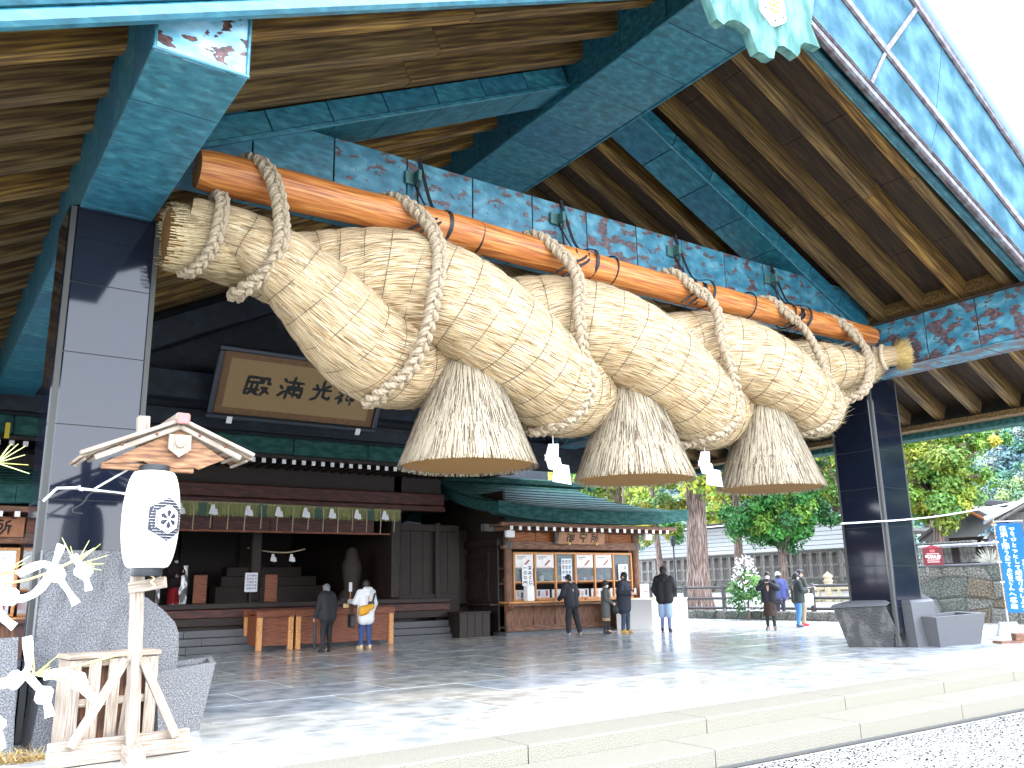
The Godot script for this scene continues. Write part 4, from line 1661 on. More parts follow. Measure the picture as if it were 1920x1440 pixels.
func streamer(t: Node3D, at: Vector3, s: float) -> void:
	for q in [[V(-.12, .5, 0), V(.1, .5, .02), V(.16, .1, .05), V(-.2, .14, .02)], [V(-.2, .22, .05), V(.06, .18, .07), V(.1, -.22, .1), V(-.28, -.16, .06)], [V(.0, .16, .06), V(.26, .2, .08), V(.34, -.2, .1), V(.02, -.26, .1)]]:
		var b := Mb.new()
		var f := []
		var k := []
		for p in q:
			f.append(at + p * s)
			k.append(at + p * s + V(0, 0, .006))
		b.loft([f, k])
		put("paper_fold", b, M.white_paper, t)


func hall() -> void:
	var t := thing("shrine_hall", "dark wooden shrine hall behind the porch, with copper eave and open front", "hall")
	# gable wall above, and the copper gutter with its row of white tipped rafters
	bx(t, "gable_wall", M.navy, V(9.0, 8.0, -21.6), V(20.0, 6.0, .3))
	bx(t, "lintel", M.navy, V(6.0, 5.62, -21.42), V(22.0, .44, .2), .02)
	for i in 9:
		bx(t, "copper_gutter", M.copper_green, V(-3.6 + 2.1 * i, 5.08, -21.35), V(2.09, .42, .35), .03)
	bx(t, "eave_board", M.hall_x, V(5, 4.82, -21.5), V(20.0, .08, .3))
	bx(t, "eave_boards", M.hall_x, V(5, 4.84, -22.2), V(20.0, .04, 1.5))
	for i in 48:
		var x := .6 + .267 * i
		bx(t, "rafter", M.hall_x, V(x, 4.71, -22.1), V(.085, .1, 1.28))
		bx(t, "white_cap", M.white_paint, V(x, 4.71, -21.45), V(.1, .115, .012))
	# beam, hanging boards
	bx(t, "beam", M.red_x, V(6.0, 4.02, -22.6), V(14.4, .36, .3), .03)
	bx(t, "beam", M.red_x, V(6.0, 3.75, -22.55), V(14.4, .16, .3), .02)
	bx(t, "upper_boards", M.hall_x, V(6.0, 4.5, -22.75), V(14.4, .6, .1))
	for i in 6:
		bx(t, "hanging_board", M.red_x, V(2.6 + 1.52 * i, 3.22, -22.62), V(1.5, .42, .04), .01)
	bx(t, "rail", M.box_x, V(6.3, 2.99, -22.6), V(10.6, .05, .06))
	# room: floor, back, sides, ceiling
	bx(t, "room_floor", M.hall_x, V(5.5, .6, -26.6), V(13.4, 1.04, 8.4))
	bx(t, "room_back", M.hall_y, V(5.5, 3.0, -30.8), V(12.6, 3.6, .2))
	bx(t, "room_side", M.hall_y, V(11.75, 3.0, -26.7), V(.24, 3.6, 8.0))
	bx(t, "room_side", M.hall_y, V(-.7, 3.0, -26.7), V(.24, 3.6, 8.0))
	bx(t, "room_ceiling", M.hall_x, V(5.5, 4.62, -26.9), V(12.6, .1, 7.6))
	for x in [5.35, 8.1, 11.6]:
		bx(t, "column", M.hall_y, V(x, 2.6, -24.2 if x < 11 else -22.6), V(.28, 2.8, .28), .03)
	for i in 6:
		bx(t, "back_panel", M.hall_y, V(.6 + i * 2.0, 2.6, -30.6), V(1.9, 2.4, .06), .02)
	# veranda front and steps
	for i in 3:
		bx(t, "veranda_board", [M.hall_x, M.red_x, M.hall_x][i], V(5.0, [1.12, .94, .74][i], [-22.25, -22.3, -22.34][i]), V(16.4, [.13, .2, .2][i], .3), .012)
	for i in 3:
		var st := holder("stone_step", t)
		for k in 5:
			bx(st, "step_stone", M.granite_grey, V(2.0 + 2.5 * k + .4 * (i % 2), .06 + .18 * i + .05, -22.1 - .14 * i + .02), V(2.49, .175, .52), .01)
	bx(t, "rear_wall", M.hall_y, V(13.2, 1.6, -23.3), V(3.2, 3.2, .2))
	bx(t, "side_wing", M.navy, V(16.6, 3.5, -28.2), V(9.6, 7.0, .3))
	bx(t, "upper_roof", M.navy, V(5.0, 5.95, -26.4), V(24, .2, 9.4))
	bx(t, "rear_wall", M.hall_y, V(5.0, 3.0, -31.2), V(24, 6.0, .2))
	# right wing wall of upright planks
	for i in 5:
		bx(t, "wall_plank", M.hall_y, V(11.98 + .42 * i, 1.95, -22.75), V(.41, 2.7, .08), .008)
	bx(t, "corner_post", M.hall_y, V(13.02, 1.9, -22.6), V(.16, 2.9, .16), .02)
	bx(t, "wall_rail", M.hall_x, V(12.6, 1.2, -22.64), V(2.1, .2, .1), .01)
	bx(t, "wall_rail", M.hall_x, V(12.6, 3.2, -22.64), V(2.1, .2, .12), .01)

	# framed plaque, leaning forward
	var pq := thing("framed_plaque", "large framed calligraphy plaque of brown silk in a black frame", "plaque", V(7.7, 5.55, -20.5))
	var im := canvas(768, 312, K(.42, .30, .18), .05, 3)
	for y in range(38, 274):
		for x in range(34, 734):
			im.set_pixel(x, y, im.get_pixel(x, y).lerp(K(.60, .50, .33), .75))
	var ink := K(.04, .05, .05)
	write(im, "殿", 118, 88, 118, 6.5, ink, -.12)
	write(im, "満", 272, 92, 116, 6.5, ink, -.12)
	write(im, "光", 420, 92, 108, 6.5, ink, -.12)
	write(im, "神", 552, 92, 112, 6.5, ink, -.12)
	var lean := Basis(V(1, 0, 0), .50)
	sheet("silk", pq, print_mat(im), lean * V(0, .86, .0), 4.1, 1.62, .03, lean)
	for q in [[V(0, .02, .03), V(4.42, .13, .14)], [V(0, 1.7, .03), V(4.42, .13, .14)], [V(-2.13, .86, .03), V(.13, 1.58, .15)], [V(2.13, .86, .03), V(.13, 1.58, .15)]]:
		var b := Mb.new()
		b.cbox(V(0, 0, 0), q[1], .03)
		put("frame", b, flat(K(.02, .025, .035), .35), pq, Transform3D(lean, lean * q[0]))
	for x in [-1.66, 1.68]:
		sheet("label", pq, M.white_paint, lean * V(x, -.04, .11), .13, .17, .01, lean)

	# straw fringe over the opening
	var fr := thing("straw_fringe", "green and yellow straw fringe with rope ends over the hall's opening", "straw fringe", V(6.9, 3.66, -22.36))
	var rp := Mb.new()
	rp.tube([V(-4.6, .02, 0), V(-2.0, .0, 0), V(0, .01, 0), V(2.5, -.01, 0), V(4.75, -.03, 0)], .045, 8)
	put("rope", rp, M.braid, fr)
	var fs := Mb.new()
	for i in 2600:
		var x := rng.randf_range(-4.6, 4.72)
		var c := K(.12, .14, .045).lerp(K(.26, .25, .09), rng.randf())
		fs.tint(K(.05, .10, .07) if absf(fposmod(x, 1.55) - .7) < .12 else c)
		fs.strip(V(x, .02, rng.randf_range(.02, .05)), V(x + rng.randf_range(-.04, .04), rng.randf_range(-.34, -.2), rng.randf_range(.02, .07)), V(.012, 0, 0), V(0, 0, 1))
	stuff(put("fringe", fs, tinted(), fr))
	for i in 22:
		var x := -4.5 + .43 * i
		var b := Mb.new()
		b.tube([V(x, -.02, .06), V(x + .01, -.3, .07), V(x, -.62 - .03 * (i % 3), .06)], .014, 5)
		put("hanging_cord", b, M.braid, fr)
	var sx := [5.5, 6.3, 7.2, 8.0, 8.75, 9.5, 10.25, 11.1]
	for i in 8:
		var s := thing("paper_streamer", "white paper streamer on the straw fringe, %s from the left" % ["first", "second", "third", "fourth", "fifth", "sixth", "seventh", "last"][i], "paper streamer", V(sx[i], 3.44, -22.24), 0, "paper streamers on the fringe")
		streamer(s, V(0, 0, 0), .36)

	inside()
	# offering boxes
	for k in 2:
		var x0 := 7.2 if k == 0 else 8.17
		var x1 := 8.1 if k == 0 else 10.84
		var o := thing("offering_box", ["short wooden offering box at the left end of the row", "long wooden offering box with two worshippers before it"][k], "offering box", V((x0 + x1) * .5, ground(9), -21.1), 0, "offering boxes")
		var w := x1 - x0
		for sx2 in [-1, 1]:
			for z in [-.05, -1.0]:
				bx(o, "leg", M.sash, V(sx2 * (w * .5 - .06), .44, z), V(.12, .88, .12), .01)
		bx(o, "front_panel", M.box_x, V(0, .46, -.08), V(w - .2, .70, .04))
		bx(o, "back_panel", M.box_x, V(0, .46, -.96), V(w - .2, .70, .04))
		for sx2 in [-1, 1]:
			bx(o, "side_panel", M.box_x, V(sx2 * (w * .5 - .08), .46, -.52), V(.04, .70, .84))
		bx(o, "rim", M.box_x, V(0, .86, -.06), V(w + .06, .16, .16), .01)
		bx(o, "rim", M.box_x, V(0, .86, -1.0), V(w + .06, .16, .16), .01)
		var n := 9 if k == 0 else 26
		for i in n:
			bx(o, "grille_slat", M.box_x, V(-w * .5 + .08 + (w - .16) * i / (n - 1.0), .88, -.53), V(.05, .06, .8), .006)
	# small plain wooden box by the amulet shop
	var c := thing("wooden_box", "plain dark plank box beside the shop's left corner", "box", V(13.5, ground(13.5), -21.3), -.1)
	for i in 4:
		bx(c, "plank", M.hall_y, V(-.36 + .24 * i, .33, .0), V(.23, .66, .04), .006)
	for i in 3:
		bx(c, "side_plank", M.hall_y, V(-.46, .33, -.13 - .24 * i), V(.04, .66, .23), .006)
	bx(c, "lid", M.hall_x, V(0, .68, -.36), V(1.0, .05, .82), .008)
	bx(c, "back", M.hall_y, V(.46, .33, -.36), V(.04, .66, .7))


func inside() -> void:
	# dim furnishings of the hall
	for k in 2:
		var b := thing("standing_board", ["orange wooden notice board standing right of the shrine attendant", "wooden notice board standing right of the white notice"][k], "notice board", V([6.42, 8.3][k], 1.12, -23.4))
		bx(b, "board", M.box_x, V(0, .42, 0), V(.34, .72, .04), .01)
		bx(b, "foot", M.hall_x, V(0, .03, 0), V(.4, .06, .24), .01)
	var im := canvas(64, 96, K(.80, .80, .82), .02)
	for r in 4:
		for q in 5:
			write(im, "全所守光神"[(r * 2 + q) % 5], 8 + r * 13, 8 + q * 16, 12, .8, K(.2, .2, .22))
	var wn := thing("white_notice", "white paper notice on a dark stand inside the hall", "notice", V(7.75, 1.12, -23.4))
	sheet("paper", wn, print_mat(im), V(0, .58, .0), .34, .5, .012)
	bx(wn, "stand", M.hall_y, V(0, .2, -.04), V(.06, .4, .05))
	bx(wn, "foot", M.hall_x, V(0, .02, -.02), V(.34, .04, .24))
	# carved wooden figure
	var st := thing("carved_figure", "tall rough carved wooden figure standing right in the hall", "statue", V(10.75, 1.12, -23.6))
	var b := Mb.new()
	b.lathe([Vector2(.34, 0), Vector2(.33, .25), Vector2(.2, .34), Vector2(.24, .6), Vector2(.29, .95), Vector2(.26, 1.12), Vector2(.2, 1.2), Vector2(.19, 1.34), Vector2(.13, 1.5), Vector2(0, 1.55)], 14)
	put("figure", b, flat(K(.022, .014, .008), .8), st)
	bx(st, "plinth", M.hall_x, V(0, -.0, 0), V(1.0, .3, .8), .02)
	# wrinkled silver screen behind the attendant
	for k in 2:
		var f := thing("silver_screen", ["wrinkled silvery plastic sheet left of the shrine attendant", "wrinkled silvery plastic sheet right of the shrine attendant"][k], "screen", V([5.35, 6.02][k] * 1.13, 1.13, -26.9))
		var g := Mb.new()
		var nz := FastNoiseLite.new()
		nz.seed = 4 + k
		nz.frequency = 5.0
		var rows := []
		var norms := []
		var uvs := []
		for i in 17:
			var ro := []
			var uo := []
			for j in 9:
				ro.append(V(-.2 + .05 * j, .07 * i, .05 * nz.get_noise_2d(j * .05, i * .03)))
				uo.append(Vector2(j, i))
			rows.append(ro)
			uvs.append(uo)
		for i in 17:
			var no := []
			for j in 9:
				var dx: Vector3 = rows[i][mini(j + 1, 8)] - rows[i][maxi(j - 1, 0)]
				var dy: Vector3 = rows[mini(i + 1, 16)][j] - rows[maxi(i - 1, 0)][j]
				no.append(dx.cross(dy).normalized())
			norms.append(no)
		g.grid(rows, norms, uvs)
		put("sheet", g, flat(K(.5, .5, .5), .3, .6), f)
		bx(f, "frame", M.hall_y, V(-.22, .58, -.02), V(.04, 1.18, .05))
		bx(f, "frame", M.hall_y, V(.22, .58, -.02), V(.04, 1.18, .05))
	var rp := thing("inner_rope", "thin straw rope across the altar inside the hall", "rope", V(8.9, 2.55, -24.6))
	b = Mb.new()
	b.tube(spline([V(-.9, .12, 0), V(-.3, .02, 0), V(.3, .0, 0), V(.8, .1, 0)], .1), .022, 6)
	put("cord", b, M.braid, rp)
	for i in 2:
		var s := thing("paper_streamer", ["white paper streamer on the altar rope inside the hall, left one", "white paper streamer on the altar rope inside the hall, right one"][i], "paper streamer", V(8.72 + .55 * i, 2.35, -24.52), 0, "paper streamers at the altar")
		streamer(s, V(0, 0, 0), .3)
	var al := thing("altar", "dark tiered altar table with white offerings at the hall's back", "altar", V(9.4, 1.12, -26.4))
	for i in 3:
		bx(al, "tier", M.hall_x, V(0, .25 + .3 * i, -.5 * i), V(3.6 - .6 * i, .5, .6), .02)


func shop_unit(t: Node3D, dx: float, full: bool) -> void:
	# a service window with counter, sash windows, panels and a swept copper roof
	var p := func(x: float, y: float, z: float) -> Vector3:
		return V(x + dx, y, z)
	bx(t, "stone_base", M.granite_grey, p.call(17.3, .1, -21.3), V(5.9, .16, .7), .01)
	for x in [14.76, 19.86]:
		var b := Mb.new()
		b.tube([V(0, .16, 0), V(0, 3.05, 0)], .125, 18)
		put("column", b, M.shop_y, t, Transform3D(Basis(), p.call(x, 0, -21.42)))
	for i in 6:
		bx(t, "front_panel", M.shop_y, p.call(15.25 + .82 * i, .64, -21.46), V(.80, .66, .04), .008)
		bx(t, "stile", M.shop_y, p.call(14.86 + .82 * i, .64, -21.43), V(.06, .66, .05), .006)
	bx(t, "bottom_rail", M.shop_x, p.call(17.3, .25, -21.42), V(4.9, .16, .1), .01)
	bx(t, "counter", M.sash, p.call(17.38, 1.0, -21.3), V(5.75, .055, .62), .012)
	bx(t, "counter_edge", M.shop_x, p.call(17.38, .93, -21.1), V(5.7, .09, .06), .01)
	for x in [14.68, 20.1]:
		var b := Mb.new()
		b.prism(PackedVector2Array([Vector2(0, 0), Vector2(.42, 0), Vector2(.36, -.16), Vector2(.12, -.22), Vector2(.1, -.6), Vector2(0, -.62)]), Transform3D(Basis(V(0, 1, 0), -PI / 2), p.call(x - .03, .97, -21.4)), .06)
		put("counter_bracket", b, M.shop_x, t)
	# window row
	bx(t, "sash_rail", M.sash, p.call(17.3, 2.43, -21.42), V(4.75, .06, .09), .008)
	bx(t, "sash_rail", M.sash, p.call(17.3, 1.06, -21.42), V(4.75, .05, .09), .008)
	var gl := StandardMaterial3D.new()
	gl.transparency = BaseMaterial3D.TRANSPARENCY_ALPHA
	gl.albedo_color = Color(.75, .8, .82, .16)
	gl.roughness = .03
	for i in 7:
		bx(t, "mullion", M.sash, p.call(14.95 + .783 * i, 1.75, -21.41), V(.06, 1.32, .08), .008)
		if i < 6:
			bx(t, "sash_bar", M.sash, p.call(15.34 + .783 * i, 1.58, -21.42), V(.72, .04, .06), .006)
			bx(t, "window_pane", gl, p.call(15.34 + .783 * i, 2.0, -21.44), V(.72, .8, .006))
	# behind the glass: shelves, boards of goods, coloured packets
	bx(t, "inner_wall", M.hall_x, p.call(17.3, 1.8, -23.6), V(5.0, 2.2, .06))
	bx(t, "inner_floor", M.orange_x, p.call(17.3, .9, -22.5), V(5.0, .05, 2.1))
	bx(t, "inner_shelf", M.orange_x, p.call(17.3, 2.02, -22.9), V(4.8, .05, .4))
	bx(t, "inner_shelf", M.orange_x, p.call(17.3, 1.55, -22.7), V(4.8, .05, .4))
	for i in 26:
		var c: Color = [K(.5, .05, .05), K(.6, .6, .58), K(.08, .12, .22), K(.55, .42, .12), K(.3, .3, .32)][rng.randi() % 5]
		bx(t, "packet", flat(c, .6), p.call(15.1 + .178 * i, [1.66, 2.13][i % 2], [-22.62, -22.82][i % 2]), V(.12, rng.randf_range(.12, .3), .08))
	for i in 6:
		bx(t, "display_tray", M.white_paper, p.call(15.34 + .783 * i, 1.2, -21.68), V(.68, .3, .03))
		for k in 4:
			bx(t, "amulet", flat([K(.45, .06, .06), K(.55, .45, .3), K(.1, .1, .14), K(.62, .6, .6)][(i + k) % 4], .6), p.call(15.12 + .783 * i + .15 * k, 1.2 + .04 * (k % 2), -21.655), V(.07, .16, .012))
	# header, upper panels
	bx(t, "header_beam", M.shop_x, p.call(17.25, 2.66, -21.36), V(5.5, .24, .2), .015)
	for i in 5:
		bx(t, "upper_panel", M.orange_x, p.call(15.3 + .99 * i, 2.95, -21.44), V(.97, .34, .04), .008)
	for x in [14.62, 19.92]:
		var b := Mb.new()
		b.lathe([Vector2(.0, .03), Vector2(.05, .03), Vector2(.06, .015), Vector2(.11, .01), Vector2(.12, 0)], 12, V(0, 0, 0), Basis(V(1, 0, 0), PI / 2))
		put("nail_cover", b, M.grey_y, t, Transform3D(Basis(), p.call(x + (.1 if x < 15 else -.1), 2.66, -21.25)))
	bx(t, "eave_beam", M.shop_x, p.call(17.4, 3.2, -20.52), V(7.0, .12, .16), .012)
	bx(t, "eave_ceiling", M.shop_x, p.call(17.4, 3.2, -21.1), V(6.9, .04, 1.05))
	for i in 21:
		var x := 14.2 + .309 * i
		bx(t, "rafter", M.shop_x, p.call(x, 3.09, -20.95), V(.085, .1, 1.1))
		bx(t, "white_cap", M.white_paint, p.call(x, 3.09, -20.39), V(.1, .115, .012))
	# left wall with a lattice in it
	if full:
		for i in 6:
			bx(t, "wall_plank", M.hall_y, p.call(14.5, 1.6, -21.75 - .42 * i), V(.06, 2.8, .41), .006)
		for i in 9:
			bx(t, "lattice_bar", M.hall_y, p.call(14.42, 1.75, -22.0 - .14 * i), V(.05, 1.3, .06))
		for y in [1.1, 1.75, 2.4]:
			bx(t, "lattice_rail", M.hall_x, p.call(14.41, y, -22.56), V(.07, .09, 1.3))
		bx(t, "wall_beam", M.hall_x, p.call(14.4, 2.75, -22.6), V(.14, .22, 2.5), .015)
		bx(t, "side_counter", M.hall_x, p.call(14.3, .95, -22.6), V(.4, .06, 2.4), .01)
	bx(t, "back_wall", M.hall_y, p.call(17.3, 1.6, -25.0), V(5.6, 2.9, .1))
	bx(t, "right_wall", M.shop_y, p.call(19.9, 1.6, -23.4), V(.1, 2.9, 3.4))
	# swept copper roof: courses of sheet from eave to ridge
	var hip := func(x: float) -> float:
		return clampf((21.35 - x) / 1.9, 0.0, 1.0)
	var rp := func(x: float, s: float, lift: float) -> Vector3:
		var e := pow(absf(x - 17.45) / 3.8, 3.0) * .2 * (1.0 - s)
		var k: float = minf(s, hip.call(x))
		return V(x + dx, 3.64 + e + 1.2 * (.45 * k + .55 * k * k) + lift, -20.28 - 3.6 * s)
	for r in 12:
		var b := Mb.new()
		var s0 := r / 12.0
		var s1 := (r + 1) / 12.0
		var n := 16
		for i in n:
			var x0 := 13.68 + 7.6 * i / n
			var x1 := 13.68 + 7.6 * (i + 1) / n
			var a: Vector3 = rp.call(x0, s0, .02)
			var c: Vector3 = rp.call(x1, s0, .02)
			var d: Vector3 = rp.call(x1, s1, -.004)
			var e: Vector3 = rp.call(x0, s1, -.004)
			var mid: Vector3 = (a + d) * .5 - V(0, 1, 0)
			b.face([a, c, d], mid)
			b.face([a, d, e], mid)
			var a2: Vector3 = a - V(0, .03, 0)
			var c2: Vector3 = c - V(0, .03, 0)
			b.face([a, c, c2, a2], (a + c) * .5 - V(0, 0, 1))
		put("copper_course", b, M.copper_green, t)
	# back slope
	var bb := Mb.new()
	for i in 8:
		var x0 := 13.68 + 7.6 * i / 8
		var x1 := 13.68 + 7.6 * (i + 1) / 8
		for r in 4:
			var q := func(x: float, s: float) -> Vector3:
				var f: Vector3 = rp.call(x, 1.0 - s, 0.0)
				return V(f.x, f.y, -23.88 - 3.0 * s)
			bb.face([q.call(x0, r / 4.0), q.call(x1, r / 4.0), q.call(x1, (r + 1) / 4.0), q.call(x0, (r + 1) / 4.0)], p.call(17, 0, -25))
	put("back_slope", bb, M.copper_green, t)
	# thick eave edge
	for i in 8:
		var x0 := 13.68 + .95 * i
		var x1 := x0 + .94
		var b := Mb.new()
		var f := []
		var k := []
		for q in [[x0, 0.0], [x1, 0.0], [x1, 1.0], [x0, 1.0]]:
			var v: Vector3 = rp.call(q[0], 0.0, 0.0)
			f.append(v + V(0, -.36 * (1.0 - q[1]), .03))
			k.append(v + V(0, -.36 * (1.0 - q[1]), -.4))
		b.loft([f, k])
		put("eave_edge", b, M.copper_green, t)
	# ridge and its end ornaments
	bx(t, "ridge", M.copper_green, p.call(16.7, 4.93, -23.88), V(6.1, .24, .34), .05)
	for x in [13.7, 19.8]:
		var b := Mb.new()
		b.tube(spline([V(0, -.05, 0), V(.2, .1, 0), V(.36, .02, 0), V(.38, -.14, 0), V(.26, -.16, 0)], .05), .1, 10)
		put("ridge_end", b, M.copper_green, t, Transform3D(Basis(V(0, 1, 0), 0.0 if x > 15 else PI), p.call(x, 5.0, -23.88)))
	if full:
		# left gable: swept barge boards and a pendant over dark boarding
		var pg := PackedVector2Array()
		for i in 9:
			var v: Vector3 = rp.call(13.7, i / 8.0, -.03)
			pg.append(Vector2(-v.z, v.y))
		for i in 8:
			var s := (i + 1) / 8.0
			var v: Vector3 = rp.call(13.7, 1.0 - s, -.03)
			pg.append(Vector2(23.88 + 3.0 * s, v.y))
		for i in range(8, -1, -1):
			var s := i / 8.0
			var v: Vector3 = rp.call(13.7, 1.0 - s, -.33)
			pg.append(Vector2(23.88 + 3.0 * s, v.y))
		for i in range(7, -1, -1):
			var v: Vector3 = rp.call(13.7, i / 8.0, -.33)
			pg.append(Vector2(-v.z, v.y))
		var gb := Mb.new()
		gb.prism(pg, Transform3D(Basis(V(0, 0, -1), V(0, 1, 0), V(1, 0, 0)), p.call(13.66, 0, 0)), .09)
		put("barge_board", gb, M.copper_green, t)
		bx(t, "gable_boarding", M.hall_y, p.call(14.5, 3.45, -23.7), V(.08, 1.6, 5.0))
		var pd := Mb.new()
		pd.prism(PackedVector2Array([Vector2(23.5, 4.5), Vector2(24.26, 4.5), Vector2(24.3, 4.3), Vector2(24.1, 4.2), Vector2(24.0, 4.0), Vector2(23.88, 3.9), Vector2(23.76, 4.0), Vector2(23.66, 4.2), Vector2(23.46, 4.3)]), Transform3D(Basis(V(0, 0, -1), V(0, 1, 0), V(1, 0, 0)), p.call(13.62, 0, 0)), .05)
		put("gable_pendant", pd, M.grey_y, t)
		bx(t, "purlin_end", M.grey_y, p.call(14.2, 3.15, -21.3), V(.8, .2, .2), .01)
		bx(t, "purlin_end", M.grey_y, p.call(14.1, 3.15, -24.6), V(.8, .2, .2), .01)


func shop() -> void:
	var t := thing("amulet_shop", "brown wooden amulet shop with sash windows, counter and swept green copper roof", "shop")
	shop_unit(t, 0.0, true)
	# sign board
	var sg := thing("shop_sign", "tilted wooden name board of the amulet shop above its windows", "sign", V(17.35, 2.9, -21.12))
	var im := canvas(320, 72, K(.62, .45, .32), .05, 9)
	for i in 3:
		write(im, "御守所"[i], 52 + 84 * i, 8, 54, 3.0, K(.04, .03, .03), -.08)
	var lean := Basis(V(1, 0, 0), .22)
	sheet("board", sg, print_mat(im), V(0, 0, .03), 1.85, .4, .05, lean)
	bx(sg, "side_block", M.grey_y, V(-.98, .0, -.02), V(.1, .4, .1), .01)
	for x in [-.55, .55]:
		bx(sg, "gilt_peg", flat(K(.55, .38, .08), .4, .5), V(x, -.19, .1), V(.07, .08, .03), .01)
	# posters in the window
	var po := canvas(96, 72, K(.86, .84, .82), .02)
	for i in 14:
		po.fill_rect(Rect2i(4 + i * 6, 2, 3, 4), K(.6, .12, .1))
		po.fill_rect(Rect2i(4 + i * 6, 66, 3, 4), K(.6, .12, .1))
	po.fill_rect(Rect2i(10, 14, 46, 4), K(.35, .33, .33))
	po.fill_rect(Rect2i(10, 24, 30, 3), K(.45, .43, .43))
	for i in 26:
		po.fill_rect(Rect2i(44 + i, 56 - i, 9, 4), K(.55, .28, .18))
	var pm := print_mat(po)
	for i in 4:
		var px: float = [15.34, 16.12, 17.69, 18.47][i]
		var q := thing("window_poster", "white poster with red dashed edge in the shop's %s pane" % ["leftmost", "second", "fourth", "fifth"][i], "poster", V(px, 2.2, -21.40), 0, "posters in the shop windows")
		sheet("print", q, pm, V(0, 0, 0), .66, .42, .006)
	for i in 2:
		var si := canvas(64, 112, K(.84, .84, .83), .02)
		for k in 4:
			write(si, "おみくじ"[k], 34, 4 + k * 26, 25, 1.6, K(.05, .05, .06))
			write(si, "一〇〇円"[k], 5, 4 + k * 26, 24, 1.6, K(.05, .05, .06))
		var q := thing("price_sign", ["white price sign with black writing in the shop's leftmost pane", "white price sign with black writing in the shop's rightmost pane"][i], "price sign", V([15.42, 19.25][i], 1.78, -21.36))
		sheet("print", q, print_mat(si), V(0, 0, 0), .4, .62, .008)
	var li := canvas(64, 96, K(.80, .82, .84), .02)
	for r in 4:
		for k in 3:
			li.fill_rect(Rect2i(6 + k * 19, 6 + r * 22, 14, 10), [K(.45, .5, .6), K(.6, .45, .4), K(.5, .55, .5)][(r + k) % 3])
			li.fill_rect(Rect2i(6 + k * 19, 18 + r * 22, 14, 3), K(.4, .4, .42))
	var ls := thing("price_list", "white price list sheet in the shop's third pane", "notice", V(16.95, 1.92, -21.40))
	sheet("print", ls, print_mat(li), V(0, 0, 0), .42, .7, .006)
	# counter things
	var bxw := thing("white_stand", "white upright box on the shop counter's left end", "box", V(15.35, 1.03, -21.2))
	bx(bxw, "body", M.white_paint, V(0, .22, 0), V(.26, .44, .2), .01)
	bx(bxw, "slot", M.steel, V(0, .446, 0), V(.14, .006, .03))
	for i in 4:
		var b := thing("counter_tray", ["orange wooden tray on the counter beside the white box", "pale wooden tray on the counter under the second pane", "pale tray on the counter under the third pane", "pale tray on the counter left of the leaning customer"][i], "tray", V(15.85 + .62 * i, 1.03, -21.22))
		bx(b, "bottom", M.orange_x if i == 0 else M.sash, V(0, .015, 0), V(.5, .03, .28), .006)
		bx(b, "front_edge", M.sash, V(0, .05, .13), V(.5, .06, .02), .004)
		bx(b, "back_edge", M.sash, V(0, .05, -.13), V(.5, .06, .02), .004)
	var ar := thing("arrow_notice", "white notice with a red arrow at the counter's right end", "notice", V(19.95, 1.03, -21.15))
	var ai := canvas(64, 72, K(.85, .85, .84), .01)
	ai.fill_rect(Rect2i(12, 40, 34, 6), K(.75, .08, .08))
	for i in 10:
		ai.fill_rect(Rect2i(44 + i, 34 + i, 1, maxi(1, 20 - 2 * i)), K(.75, .08, .08))
	sheet("print", ar, print_mat(ai), V(0, .22, 0), .38, .42, .012)
	for i in 2:
		var q := thing("eave_lamp", ["square white lamp box under the shop's left eave corner", "square white lamp box under the shop's right eave corner"][i], "lamp", V([14.45, 19.95][i], 2.98, -20.85))
		bx(q, "box", M.white_paint, V(0, 0, 0), V(.3, .26, .12), .02)
		bx(q, "bracket", M.steel, V(0, .16, -.02), V(.08, .06, .06))


func left_shop() -> void:
	var t := thing("left_shop", "second shop half hidden behind the left pillar at the photo's edge", "shop")
	shop_unit(t, -17.62, false)
	var im := canvas(288, 72, K(.60, .40, .27), .05, 12)
	for i in 3:
		write(im, "授付所"[i], 16 + 88 * i, 6, 58, 3.0, K(.05, .03, .03), -.08)
	var sg := thing("shop_sign", "brown name board of the half hidden left shop", "sign", V(1.2, 2.88, -21.1))
	sheet("board", sg, print_mat(im), V(0, 0, 0), 1.7, .42, .05, Basis(V(1, 0, 0), .2))
	var vi := canvas(40, 120, K(.55, .54, .52), .05, 14)
	for k in 3:
		write(vi, "全守神"[k], 6, 6 + k * 37, 30, 1.4, K(.12, .12, .13))
	var vs := thing("post_notice", "narrow grey notice on the left shop's corner post", "notice", V(2.22, 2.9, -21.2))
	sheet("print", vs, print_mat(vi), V(0, 0, 0), .24, .66, .02)
	var yt := thing("yellow_tag", "small yellow tag hanging under the copper gutter at the left edge", "tag", V(1.53, 4.92, -21.1))
	bx(yt, "tag", flat(K(.55, .42, .02), .6), V(0, 0, 0), V(.09, .34, .02))
	bx(yt, "cord", M.steel, V(0, .22, 0), V(.012, .12, .012))


